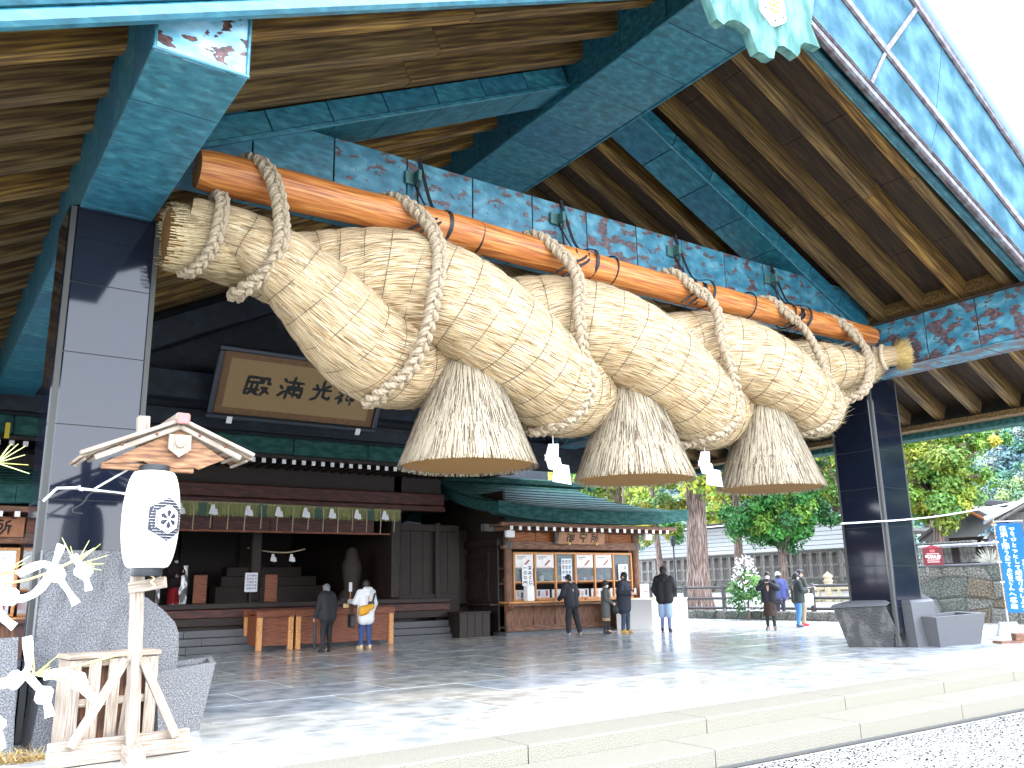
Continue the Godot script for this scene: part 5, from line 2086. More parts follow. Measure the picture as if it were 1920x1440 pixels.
func crown(center: Vector3, r: Vector3, clumps: int, leaves: int, size: float, cols: Array, sd: int) -> Mb:
	# leaf faces gathered in clumps through an uneven ellipsoid
	var g := RandomNumberGenerator.new()
	g.seed = sd
	var b := Mb.new()
	size *= .55
	leaves = int(leaves * 2.4)
	for k in clumps:
		var d := V(g.randfn(), g.randfn() * .9, g.randfn()).normalized()
		var f := pow(g.randf(), .45)
		var cc := center + V(d.x * r.x, d.y * r.y, d.z * r.z) * f * g.randf_range(.75, 1.12)
		var cr := (r.x + r.y) * .5 * g.randf_range(.16, .32)
		var base: Color = cols[g.randi() % cols.size()]
		for i in leaves:
			var e := V(g.randfn(), g.randfn() * .7, g.randfn()).normalized() * cr * pow(g.randf(), .4)
			var nn := (e.normalized() + V(g.randfn(), g.randfn() + .8, g.randfn()) * .5).normalized()
			var t := nn.cross(V(g.randfn(), g.randfn(), g.randfn())).normalized()
			var l := size * g.randf_range(.6, 1.4)
			b.tint(base * g.randf_range(.7, 1.3))
			b.strip(cc + e, cc + e + t * l, nn.cross(t) * l * .32, nn)
	return b


func leaf_mat() -> StandardMaterial3D:
	if not mats.has("leaf"):
		var m := StandardMaterial3D.new()
		m.vertex_color_use_as_albedo = true
		m.roughness = .6
		m.backlight_enabled = true
		m.backlight = K(.45, .5, .25)
		mats["leaf"] = m
	return mats["leaf"]


func tree(nm: String, label: String, foot: Vector3, trunk_r: float, trunk_h: float, ctr: Vector3, r: Vector3, clumps: int, leaves: int, size: float, cols: Array, sd: int, grp := "") -> Node3D:
	var t := thing(nm, label, "tree", foot, 0, grp)
	var b := Mb.new()
	var path := []
	var rad := []
	for i in 9:
		var f := i / 8.0
		path.append(V(.12 * sin(f * 3.0 + sd), trunk_h * f, .1 * sin(f * 2.3 + sd)) - V(.12 * sin(sd), .1, .1 * sin(sd)))
		rad.append(trunk_r * (1.0 - .55 * f + .45 * exp(-f * 14.0)))
	b.tube(path, rad, 14)
	var g := RandomNumberGenerator.new()
	g.seed = sd
	put("trunk", b, M.bark, t)
	var lb := Mb.new()
	for i in 12:
		var a := g.randf() * TAU
		var y := trunk_h * g.randf_range(.45, .95)
		var tip := ctr + V(cos(a) * r.x * .8, g.randf_range(-.5, .5) * r.y, sin(a) * r.z * .8)
		lb.tube(spline([V(0, y, 0), (V(0, y, 0) + tip) * .5 + V(0, .3, 0), tip], .5), trunk_r * .16, 5)
	put("limbs", lb, M.bark, t)
	put("crown", crown(ctr, r, clumps, leaves, size, cols, sd), leaf_mat(), t)
	return t


func stone_wall(par: Node3D, at: Vector3, du: Vector3, dv: Vector3, nu: int, nv: int, out: Vector3, mat_list: Array, sd: int) -> void:
	# irregular stones fitted over a panel spanned by du and dv
	var g := RandomNumberGenerator.new()
	g.seed = sd
	var pt := []
	for j in nv + 1:
		var row := []
		for i in nu + 1:
			var u := float(i) / nu
			var w := float(j) / nv
			if i > 0 and i < nu:
				u += g.randf_range(-.24, .24) / nu
			if j > 0 and j < nv:
				w += g.randf_range(-.26, .26) / nv
			row.append(at + du * u + dv * w)
		pt.append(row)
	for j in nv:
		for i in nu:
			var q := [pt[j][i], pt[j][i + 1], pt[j + 1][i + 1], pt[j + 1][i]]
			var c: Vector3 = (q[0] + q[1] + q[2] + q[3]) * .25
			var ring := []
			for k in 4:
				var a: Vector3 = q[k]
				var d: Vector3 = q[(k + 1) % 4]
				ring.append(c + (a - c) * g.randf_range(.965, .995))
				ring.append(c + ((a + d) * .5 - c) * g.randf_range(.97, 1.03))
			var h := g.randf_range(.05, .13)
			var r0 := []
			var r1 := []
			var r2 := []
			for p in ring:
				r0.append(p - out * .12)
				r1.append(p + out * h * .45)
				r2.append(c + (p - c) * .72 + out * (h + g.randf_range(-.02, .02)))
			var b := Mb.new()
			b.loft([r0, r1])
			b.loft([r1, r2], false)
			b.face([r2[0], r2[1], r2[2]], c)
			for k in range(2, 7):
				b.face([r2[0], r2[k], r2[k + 1]], c - out)
			put("stone", b, mat_list[g.randi() % mat_list.size()], par)


func outdoors() -> void:
	M["bark"] = tri(noise(.03, 4, 100, [[0.2, K(.22, .15, .12)], [0.5, K(.42, .34, .30)], [0.8, K(.58, .52, .48)]]), .9, V(2.2, .18, 2.2), noise(.05, 4, 101), 4.0)
	M["mossy"] = tri(noise(.09, 5, 102, [[0.2, K(.22, .21, .19)], [0.5, K(.32, .31, .28)], [0.8, K(.45, .44, .40)]]), .95, V(.6, .6, .6), noise(.1, 4, 103), 1.6, true)
	M["mossy2"] = tri(noise(.09, 5, 104, [[0.2, K(.17, .18, .16)], [0.5, K(.26, .27, .24)], [0.8, K(.37, .38, .34)]]), .95, V(.6, .6, .6), noise(.1, 4, 103), 1.6, true)
	M["mossy3"] = M.mossy.duplicate()
	M["mossy3"].albedo_color = K(.92, .85, .76)
	M["bark_roof"] = tri(noise(.2, 3, 105, [[0.2, K(.26, .26, .25)], [0.5, K(.40, .40, .39)], [0.8, K(.54, .54, .53)]]), .95, V(.7, 1.4, .35), noise(.2, 3, 106), 3.0)
	M["tile"] = tri(noise(.1, 3, 107, [[0.2, K(.42, .43, .46)], [0.6, K(.60, .61, .63)], [0.9, K(.74, .74, .75)]]), .5, V(1, 1, 1))
	M["cream"] = tri(noise(.06, 4, 108, [[0.2, K(.50, .45, .34)], [0.5, K(.60, .55, .44)], [0.8, K(.68, .64, .55)]]), .8, V(1, 1, 1))
	var deep := [K(.018, .10, .018), K(.03, .16, .025), K(.05, .21, .03), K(.12, .24, .025)]
	var gold := [K(.22, .29, .025), K(.31, .32, .03), K(.14, .25, .025), K(.07, .17, .02), K(.34, .30, .03)]
	var mid := [K(.05, .14, .02), K(.09, .18, .02), K(.15, .2, .02)]
	# white covered table
	var tb := thing("white_table", "table under a white cloth to the ground beside the shop", "table", V(18.71, ground(19), -19.54), .393)
	bx(tb, "cloth_front", M.white_paint, V(1.4, .42, .0), V(2.8, .86, .03), .01)
	bx(tb, "cloth_side", M.white_paint, V(.0, .42, -.6), V(.03, .86, 1.2), .01)
	bx(tb, "cloth_side", M.white_paint, V(2.8, .42, -.6), V(.03, .86, 1.2), .01)
	bx(tb, "table_top", M.white_paint, V(1.4, .87, -.6), V(2.86, .04, 1.26), .012)
	var fd := Mb.new()
	for i in 9:
		fd.tube([V(.2 + .3 * i, .02, .012), V(.18 + .3 * i, .5, .016), V(.2 + .3 * i, .85, .012)], .012, 5)
	put("cloth_fold", fd, M.white_paint, tb)
	# railing of dark rails
	var rl := thing("dark_railing", "long dark wooden railing with three rails before the trees", "railing", V(26, ground(26), -24))
	for y in [1.13, .72, .36]:
		var b := Mb.new()
		b.tube([V(0, y, 7.2), V(0, y, -7.5)], .05, 8)
		put("rail", b, M.dark_rail, rl)
	for i in 8:
		bx(rl, "post", M.dark_rail, V(0, .6, 6.8 - 2.0 * i), V(.14, 1.25, .14), .02)
	# low stone kerb under it
	var kb := thing("rough_kerb", "low kerb of rough dark stones at the foot of the dark railing", "kerb", V(25.2, ground(25), -24))
	bx(kb, "core", M.mossy2, V(.4, .12, .0), V(.6, .26, 14.0))
	stone_wall(kb, V(.05, -.02, 7.0), V(0, 0, -14), V(0, .32, 0), 26, 1, V(-1, 0, 0), [M.mossy, M.mossy2], 5)
	# far lattice fence on a stone base
	var fn := thing("lattice_fence", "long grey wooden fence of upright slats on a stone base, behind the trees", "fence", V(37, 1.5, -32))
	for y in [.12, .72, 1.36]:
		bx(fn, "rail", M.grey_y, V(.0, y, 0), V(.14, .1, 26), .01)
	bx(fn, "cap_rail", M.grey_y, V(0, 1.46, 0), V(.4, .07, 26), .01)
	var sb := Mb.new()
	sb.cbox(V(0, .72, 0), V(.06, 1.3, .13), .008)
	var sme := sb.mesh()
	for i in 90:
		put("slat", sme, M.grey_y, fn, Transform3D(Basis(), V(-.08 + .16 * (i % 2), 0, 12.9 - .288 * i)))
	for i in 9:
		bx(fn, "post", M.grey_y, V(.02, .72, 12.9 - 3.2 * i), V(.2, 1.5, .2), .01)
	var fb := thing("stone_footing", "low mossy stone footing under the far lattice fence", "wall", V(37, .95, -32))
	bx(fb, "core", M.mossy2, V(.3, .25, 0), V(.6, .6, 26.5))
	stone_wall(fb, V(.0, -.05, 13.2), V(0, 0, -26.4), V(0, .62, 0), 34, 2, V(-1, 0, 0), [M.mossy, M.mossy2], 6)
	var bk := Mb.new()
	bk.loft([[V(29, .16, -17), V(29, .16, -48), V(37.2, .0, -48), V(37.2, .0, -17)], [V(29.2, .19, -17), V(29.2, .19, -48), V(37.2, 1.0, -48), V(37.2, 1.0, -17)]])
	struct("bank", bk, M.gravel)
	# right stone wall, boards above, sign
	var sw := thing("stone_wall", "wall of big rough stones right of the right pillar", "wall", V(26, .12, -13))
	bx(sw, "core", M.mossy2, V(.6, .8, .6), V(1.0, 1.62, 5.8))
	stone_wall(sw, V(0, -.1, 3.5), V(0, 0, -5.8), V(0, 1.8, 0), 8, 4, V(-1, 0, 0), [M.mossy, M.mossy2, M.mossy3], 7)
	bx(sw, "coping", M.granite_grey, V(.4, 1.70, .6), V(1.0, .06, 5.8), .015)
	var bf := thing("board_fence", "dark board fence with a little roof on top of the stone wall", "fence", V(26.6, 1.84, -13.6))
	for i in 22:
		bx(bf, "board", M.grey_y if i % 3 else M.hall_y, V(0, .26, 3.8 - .25 * i), V(.05, .52, .23), .006)
	bx(bf, "little_roof", M.tile, V(-.02, .58, 1.1), V(.7, .07, 5.6), .02)
	bx(bf, "sill", M.hall_x, V(0, .02, 1.1), V(.1, .08, 5.5), .01)
	var si := canvas(48, 60, K(.34, .04, .06), .03)
	for i in 3:
		write(si, "守所全"[i], 5 + 13 * i, 24, 13, 1.0, K(.8, .75, .72))
	si.fill_rect(Rect2i(18, 5, 12, 9), K(.75, .3, .28))
	for y in [18, 40, 47]:
		si.fill_rect(Rect2i(9, y, 30, 3), K(.72, .6, .58))
	var rs := thing("red_sign", "small dark red notice board with white writing on the stone wall", "sign", V(25.5, 1.83, -14.42))
	var rb := Basis(V(0, 1, 0), -1.08)
	sheet("board", rs, print_mat(si), rb * V(0, .25, .03), .54, .5, .03, rb)
	var hd := Mb.new()
	hd.prism(PackedVector2Array([Vector2(-.3, .5), Vector2(.3, .5), Vector2(0, .6)]), Transform3D(rb, V(0, 0, 0)), .05)
	put("pointed_head", hd, flat(K(.2, .012, .02), .6), rs)
	bx(rs, "post", M.grey_y, rb * V(-.2, .0, -.02), V(.05, .4, .05))
	# cream bridge rail
	var br := thing("bridge_railing", "cream stone bridge railing with an onion topped post", "railing", V(33, ground(33), -23.5))
	var pb := Mb.new()
	pb.lathe([Vector2(.17, 0), Vector2(.17, 1.2), Vector2(.2, 1.22), Vector2(.2, 1.28), Vector2(.15, 1.3), Vector2(.15, 1.34), Vector2(.2, 1.42), Vector2(.19, 1.5), Vector2(.08, 1.58), Vector2(.03, 1.64), Vector2(0, 1.66)], 16)
	put("onion_post", pb, M.cream, br)
	for s in [-1, 1]:
		for y in [[.95, .16], [.5, .13], [.12, .2]]:
			var b := Mb.new()
			b.bar(V(0, y[0], s * .15), V(.0, y[0] - (.25 if s < 0 else .0), s * 3.4), .16, y[1], Vector3.UP, .03)
			put("rail", b, M.cream, br)
		for k in 5:
			bx(br, "baluster", M.cream, V(0, .5 - (.03 * k if s < 0 else 0.0), s * (.5 + .62 * k)), V(.14, .95, .12), .02)
	# slim lamp post
	var lp := thing("lamp_post", "slim black lamp post before the big cedar", "lamp post", V(27, ground(27), -26.7))
	var lb := Mb.new()
	lb.tube([V(0, 0, 0), V(0, 2.9, 0)], .035, 8)
	put("pole", lb, M.steel, lp)
	var lc := Mb.new()
	lc.lathe([Vector2(.05, 2.85), Vector2(.1, 2.92), Vector2(.12, 3.15), Vector2(.16, 3.18), Vector2(.02, 3.32), Vector2(0, 3.32)], 10)
	put("lamp_head", lc, M.steel, lp)
	# sapling hung with paper knots
	var sp := thing("knotted_sapling", "small green sapling covered in white paper fortune knots", "sapling", V(24.6, ground(24.6), -20.9))
	var st := Mb.new()
	st.tube(spline([V(0, 0, 0), V(.03, .7, .02), V(-.02, 1.4, 0), V(.02, 2.1, 0)], .2), .035, 6)
	put("trunk", st, M.bark, sp)
	put("crown", crown(V(0, 1.0, 0), V(.72, .8, .72), 46, 40, .13, [K(.06, .17, .03), K(.1, .22, .04), K(.04, .12, .03)], 61), leaf_mat(), sp)
	var kn := Mb.new()
	for i in 380:
		var h := rng.randf_range(.35, 2.2)
		var a := rng.randf() * TAU
		var rr := (.75 * (1.0 - (h - .3) / 2.3) + .1) * rng.randf_range(.75, 1.1)
		var p := V(cos(a) * rr, h, sin(a) * rr)
		var d := V(rng.randfn() * .5, rng.randf_range(-1, .5), rng.randfn() * .5).normalized()
		kn.strip(p, p + d * rng.randf_range(.06, .13), d.cross(V(cos(a), .3, sin(a))).normalized() * .022, V(cos(a), .3, sin(a)).normalized())
	stuff(put("paper_knots", kn, M.white_paper, sp))
	# trees
	var big := thing("cedar_tree", "big cedar with a thick straight reddish grey trunk right of the shop", "tree", V(28.2, ground(28), -26.6))
	var tr := Mb.new()
	var pth := []
	var rd := []
	for i in 13:
		pth.append(V(.0, i * 1.0 - .1, .05 * i))
		rd.append(.5 - .018 * i + .3 * exp(-i * 1.6))
	tr.tube(pth, rd, 20)
	put("trunk", tr, M.bark, big)
	put("crown", crown(V(.2, 8.0, .6), V(3.4, 3.4, 3.4), 60, 120, .34, gold, 71), leaf_mat(), big)
	put("low_branch", crown(V(-.9, 4.75, -.9), V(1.7, .4, 1.5), 12, 90, .2, [K(.2, .19, .02), K(.13, .15, .02), K(.06, .12, .02)], 72), leaf_mat(), big)
	tree("broadleaf_tree", "dense dark green leafy tree before the long grey roof", V(34, .2, -26.5), .16, 4.6, V(0, 4.35, 0), V(2.5, 1.45, 2.3), 80, 130, .26, deep, 73)
	var bt := tree("bushy_tree", "green and yellow bushy tree right of the right pillar", V(38, .2, -21.2), .3, 7.5, V(.0, 5.7, .3), V(1.5, 2.7, 1.5), 60, 130, .28, gold + mid, 74)
	put("side_branch", crown(V(.4, 7.2, 2.0), V(1.2, .55, 1.7), 20, 130, .26, gold + mid, 79), leaf_mat(), bt)
	put("side_branch", crown(V(.2, 5.6, 1.7), V(.9, .4, 1.2), 12, 110, .26, mid, 89), leaf_mat(), bt)
	var lm := Mb.new()
	lm.tube(spline([V(0, 6.2, 0), V(.2, 6.9, 1.0), V(.4, 7.2, 3.0)], .3), .05, 5)
	lm.tube(spline([V(0, 5.0, 0), V(.1, 5.5, .8), V(.2, 5.6, 2.4)], .3), .05, 5)
	put("limbs", lm, M.bark, bt)
	tree("slender_tree", "slender tree with a bare grey trunk between cedar and dark green tree", V(34.3, .2, -29.6), .26, 9.0, V(0, 8.4, 0), V(3.6, 2.6, 3.4), 56, 120, .3, gold, 75)
	tree("slender_tree", "slender tree close to the right pillar's left side", V(34.4, .2, -23.2), .2, 9.0, V(0, 8.2, 0), V(3.0, 2.8, 2.6), 56, 120, .3, gold + mid, 76)
	tree("slender_tree", "thin young tree just right of the shop's eave", V(33.0, .2, -33.6), .2, 7.0, V(0, 4.6, 0), V(1.6, 1.6, 1.6), 26, 90, .24, deep + gold, 77)
	tree("slender_tree", "thin young tree nearest the shop's right post", V(33.5, .2, -36.5), .15, 7.0, V(0, 4.2, 0), V(1.5, 1.3, 1.5), 22, 90, .24, gold, 78)
	for q in [[47.0, -52.0, 4.5], [50.0, -43.0, 4.6], [52.0, -36.0, 5.0], [51.0, -29.0, 4.6], [46.0, -60.0, 5.0]]:
		tree("background_tree", ["golden green tree behind the grey roof's far left end", "golden green tree behind the grey roof, above the cedar's right side", "golden green tree behind the grey roof, above the dark green tree", "golden green tree behind the grey roof's right end", "golden green tree farthest left beyond the shop roof"][int(names.get("background_tree", 0))], V(q[0], .2, q[1]), .4, 9.0, V(0, 8.6, 0), V(q[2], 3.6, q[2]), 60, 110, .42, gold + mid, 80 + int(q[0]), "trees behind the grey roof")
	roofs()
	hills()


func roofs() -> void:
	# long hall with a grey bark roof behind the fence
	var t := thing("long_hall", "long low hall with a grey bark roof behind the lattice fence", "building", V(44, .2, -38))
	bx(t, "wall", M.hall_x, V(2.4, 1.5, 0), V(3.4, 3.0, 19), .0)
	for i in 7:
		var b := Mb.new()
		var f0 := i / 7.0
		var f1 := (i + 1) / 7.0
		b.loft([[V(4.0 * f0, 3.08 + 2.1 * f0, 10), V(4.0 * f0, 3.08 + 2.1 * f0, -10), V(4.0 * f0 + .1, 2.9 + 2.1 * f0, -10), V(4.0 * f0 + .1, 2.9 + 2.1 * f0, 10)], [V(4.0 * f1, 3.04 + 2.1 * f1, 10), V(4.0 * f1, 3.04 + 2.1 * f1, -10), V(4.0 * f1 + .1, 2.9 + 2.1 * f1, -10), V(4.0 * f1 + .1, 2.9 + 2.1 * f1, 10)]])
		put("roof_course", b, M.bark_roof, t)
	bx(t, "eave_board", M.dark, V(.25, 2.92, 0), V(.4, .1, 20), .01)
	bx(t, "ridge", M.dark, V(4.1, 5.3, 0), V(.5, .34, 20.4), .04)
	bx(t, "ridge_line", M.white_paint, V(3.83, 5.26, 0), V(.03, .07, 20.4))
	bx(t, "back_slope", M.bark_roof, V(6.0, 4.1, 0), V(4.4, .2, 20))
	# gate house with a brown gable
	var g := thing("gate_house", "small gate house with a brown bark roof and orange gable board above the stone wall", "building", V(40, .2, -20.6))
	bx(g, "wall", M.hall_y, V(1.6, 1.5, 0), V(2.6, 3.2, 2.6))
	for s in [-1, 1]:
		var b := Mb.new()
		b.bar(V(0, 4.4, 0), V(-.2, 3.0, s * 2.2), .16, .22, V(0, 1, .3 * s))
		var rf := Mb.new()
		rf.loft([[V(-.5, 4.4, 0), V(4.0, 4.4, 0), V(4.0, 3.0, s * 2.3), V(-.5, 3.0, s * 2.3)], [V(-.5, 4.6, 0), V(4.0, 4.6, 0), V(4.0, 3.16, s * 2.4), V(-.5, 3.16, s * 2.4)]])
		put("roof_slope", rf, M.bark_roof, g)
		var bb := Mb.new()
		bb.bar(V(-.56, 4.36, 0), V(-.56, 2.98, s * 2.25), .08, .2, V(1, 0, 0))
		put("barge_board", bb, M.orange_x if s > 0 else M.hall_x, g)
	bx(g, "ridge", M.dark, V(1.7, 4.68, 0), V(4.8, .3, .36), .05)
	bx(g, "ridge_end", M.dark, V(-.75, 4.74, 0), V(.3, .44, .42), .08)
	for i in 8:
		bx(g, "eave_rafter", M.hall_x, V(-.2, 2.9, -1.9 + .52 * i), V(.7, .08, .1))
	# tiled roof with a white plastered gable
	var w := thing("tiled_house", "house with pale ribbed tile roofs and a white swept gable at the photo's right edge", "building", V(39, .2, -17.6))
	bx(w, "wall", M.hall_x, V(3.5, 1.4, 0), V(5.0, 3.2, 4.4))
	var lr := Mb.new()
	lr.loft([[V(.1, 2.35, 2.9), V(.1, 2.35, -2.5), V(1.4, 3.15, -2.5), V(1.4, 3.15, 2.9)], [V(.1, 2.45, 2.9), V(.1, 2.45, -2.5), V(1.4, 3.25, -2.5), V(1.4, 3.25, 2.9)]])
	put("lower_roof", lr, M.tile, w)
	for i in 11:
		var b := Mb.new()
		b.bar(V(.05, 2.5, -2.4 + .52 * i), V(1.4, 3.3, -2.4 + .52 * i), .13, .09, Vector3.UP, .03)
		put("tile_rib", b, M.white_paint, w)
	for s in [-1, 1]:
		var p := []
		for i in 6:
			var f := i / 5.0
			p.append(V(.3, 4.75 - 1.3 * f + .35 * f * f, s * 2.3 * f + .3))
		var b := Mb.new()
		b.tube(p, .1, 8)
		put("white_gable_edge", b, M.white_paint, w)
		var rf := Mb.new()
		rf.loft([[V(.3, 4.6, .3), V(5.5, 4.6, .3), V(5.5, 3.55, s * 2.4 + .3), V(.3, 3.55, s * 2.4 + .3)], [V(.3, 4.75, .3), V(5.5, 4.75, .3), V(5.5, 3.7, s * 2.4 + .3), V(.3, 3.7, s * 2.4 + .3)]])
		put("upper_roof", rf, M.tile, w)
		var un := Mb.new()
		un.bar(V(.36, 4.5, .3), V(.36, 3.5, s * 2.1 + .3), .1, .3, V(1, 0, 0))
		put("gable_board", un, M.grey_y, w)
	bx(w, "gable_wall", M.grey_y, V(.7, 3.4, .3), V(.1, 1.2, 3.0))
	bx(w, "ridge", M.tile, V(2.9, 4.9, .3), V(5.4, .34, .36), .06)
	bx(w, "ridge_end", M.dark, V(.2, 5.05, .3), V(.3, .5, .44), .1)
	# bare shrub on the wall
	var sh := thing("bare_shrub", "pale twiggy shrub on the stone wall before the tiled roof", "shrub", V(26.2, 1.84, -13.1))
	var tw := Mb.new()
	for i in 240:
		var d := V(rng.randfn(), absf(rng.randfn()) + .3, rng.randfn() * 1.6).normalized()
		var l := rng.randf_range(.2, .5)
		tw.tint(K(.4, .38, .3) * rng.randf_range(.5, 1.4))
		tw.strip(d * l * rng.randf_range(.1, .6), d * l + V(rng.randfn(), rng.randfn(), rng.randfn()) * .06, d.cross(V(1, 0, 0)).normalized() * .008, V(-1, 0, 0))
	put("twigs", tw, tinted(), sh)


func hill_y(x: float, z: float, nz: FastNoiseLite) -> float:
	var d := x + .25 * z
	var h := 62.0 * smoothstep(95.0, 260.0, d)
	return -1.0 + h * (1.0 + .22 * nz.get_noise_2d(x * .6, z * .6)) + 1.5 * nz.get_noise_2d(x * 3.0, z * 3.0)


func hills() -> void:
	var nz := FastNoiseLite.new()
	nz.seed = 9
	nz.frequency = .012
	var b := Mb.new()
	var rows := []
	var norms := []
	var uvs := []
	for i in 41:
		var ro := []
		var no := []
		var uo := []
		for j in 61:
			var x := 85.0 + 8.0 * i
			var z := -420.0 + 10.0 * j
			ro.append(V(x, hill_y(x, z, nz), z))
			var e := 2.0
			no.append(V(hill_y(x - e, z, nz) - hill_y(x + e, z, nz), 2 * e, hill_y(x, z - e, nz) - hill_y(x, z + e, nz)).normalized())
			uo.append(Vector2(x, z) * .05)
		rows.append(ro)
		norms.append(no)
		uvs.append(uo)
	b.grid(rows, norms, uvs)
	struct("hill", b, flat(K(.02, .05, .03), .95))
	for v in 3:
		var cb := crown(V(0, 2.6, 0), V(3.2, 2.6, 3.2), 36, 90, .62, [[K(.05, .15, .09), K(.08, .18, .11), K(.05, .12, .11)], [K(.12, .2, .08), K(.18, .24, .08), K(.1, .18, .1)], [K(.06, .12, .15), K(.09, .16, .17), K(.16, .2, .18)]][v], 300 + v)
		var mm := MultiMesh.new()
		mm.transform_format = MultiMesh.TRANSFORM_3D
		mm.mesh = cb.mesh()
		var xs := []
		for i in 1500:
			var x := rng.randf_range(88, 300)
			var z := rng.randf_range(-320, 60)
			if x + .25 * z < 78.0:
				continue
			var s := rng.randf_range(.8, 1.9)
			xs.append(Transform3D(Basis(V(0, 1, 0), rng.randf() * TAU).scaled(V(s, s * rng.randf_range(.8, 1.2), s)), V(x, hill_y(x, z, nz) - .6, z)))
		mm.instance_count = xs.size()
		for i in xs.size():
			mm.set_instance_transform(i, xs[i])
		var mi := MultiMeshInstance3D.new()
		mi.multimesh = mm
		mi.material_override = leaf_mat()
		mi.name = numbered("hill_forest")
		add_child(mi, true)
		stuff(mi)
	banner()


func banner() -> void:
	var t := thing("blue_banner", "tall bright blue cloth banner with white writing on a slim pole", "banner", V(20.8, ground(20.8), -10.2))
	var im := canvas(144, 560, K(.03, .36, .70), .015)
	var wh := K(.82, .86, .9)
	var a := "心をひとつにして頑張りましょう"
	var d := "疫病と闘う全ての皆さんへ感謝"
	for i in a.length():
		write(im, a[i], 70, 14 + 35.5 * i, 35, 2.1, wh)
	for i in d.length():
		write(im, d[i], 22, 14 + 37.5 * i, 37, 2.1, wh)
	for i in 16:
		write(im, "守所全光神感謝皆の全病"[i % 11], 116, 232 + 20 * i, 19, 1.1, wh)
	var bs := Basis(V(0, 1, 0), -.98)
	var cl := Mb.new()
	var rows := []
	var norms := []
	var uvs := []
	for j in 25:
		var ro := []
		var no := []
		var uo := []
		for i in 13:
			var u := i / 12.0
			var w := j / 24.0
			ro.append(bs * V(.03 + .54 * u, 2.52 - 2.0 * w, .02 * sin(u * 7.0 + w * 5.0) * u))
			no.append(bs * V(-.1 * cos(u * 7.0 + w * 5.0) * u, 0, 1).normalized())
			uo.append(Vector2(u, w))
		rows.append(ro)
		norms.append(no)
		uvs.append(uo)
	cl.grid(rows, norms, uvs)
	put("cloth", cl, print_mat(im, .8), t)
	var p := Mb.new()
	p.tube([V(.0, .3, 0), V(0, 2.66, 0)], .016, 8)
	put("pole", p, M.cream, t)
	var c := Mb.new()
	c.tube([V(0, 2.57, 0), bs * V(.6, .0, 0) + V(0, 2.57, 0)], .011, 6)
	put("cross_bar", c, M.white_paint, t)
	for y in [2.5, 2.1, 1.65, 1.2]:
		var b := Mb.new()
		b.cbox(V(0, 0, 0), V(.09, .04, .05), .008)
		put("loop", b, M.white_paper, t, Transform3D(bs, V(.02, y, 0)))
	var lo := Mb.new()
	lo.tube([V(0, .26, 0), V(0, .6, 0)], .026, 8)
	put("socket", lo, flat(K(.3, .32, .34), .4, .6), t)
	var bk := thing("banner_base", "pale tapered concrete block the blue banner stands in", "base", V(20.8, ground(20.8), -10.2), -.98)
	put("block", rough_hull([[V(-.26, 0, .2), V(.26, 0, .2), V(.26, 0, -.2), V(-.26, 0, -.2)], [V(-.17, .31, .13), V(.17, .31, .13), V(.17, .31, -.13), V(-.17, .31, -.13)]]), M.tile, bk)
	var pl := thing("timber_offcut", "short brown timber beam end lying at the photo's right edge", "timber", V(18.9, ground(19), -9.2), -.5)
	bx(pl, "beam", M.shop_x, V(.7, .12, 0), V(1.4, .14, .16), .01)
	bx(pl, "sole_plate", M.shop_x, V(.5, .025, .03), V(1.8, .05, .3), .006)


func capsule_field(f: PackedFloat32Array, o: Vector3, n: Vector3i, c: float, a: Vector3, b: Vector3, ra: float, rb: float, k: float) -> void:
	var m := maxf(ra, rb) + c * 2.5 + k
	var lo := ((a.min(b) - V(m, m, m) - o) / c).floor()
	var hi := ((a.max(b) + V(m, m, m) - o) / c).ceil()
	var ab := b - a
	var l2 := maxf(ab.length_squared(), 1e-9)
	for z in range(maxi(0, int(lo.z)), mini(n.z, int(hi.z) + 1)):
		for y in range(maxi(0, int(lo.y)), mini(n.y, int(hi.y) + 1)):
			var i := (z * n.y + y) * n.x
			for x in range(maxi(0, int(lo.x)), mini(n.x, int(hi.x) + 1)):
				var p := o + V(x, y, z) * c - a
				var t := clampf(p.dot(ab) / l2, 0.0, 1.0)
				var d := (p - ab * t).length() - lerpf(ra, rb, t)
				var e := f[i + x]
				if e > 50.0:
					f[i + x] = d
				else:
					var h := clampf(.5 + .5 * (e - d) / k, 0.0, 1.0)
					f[i + x] = lerpf(e, d, h) - k * h * (1.0 - h)


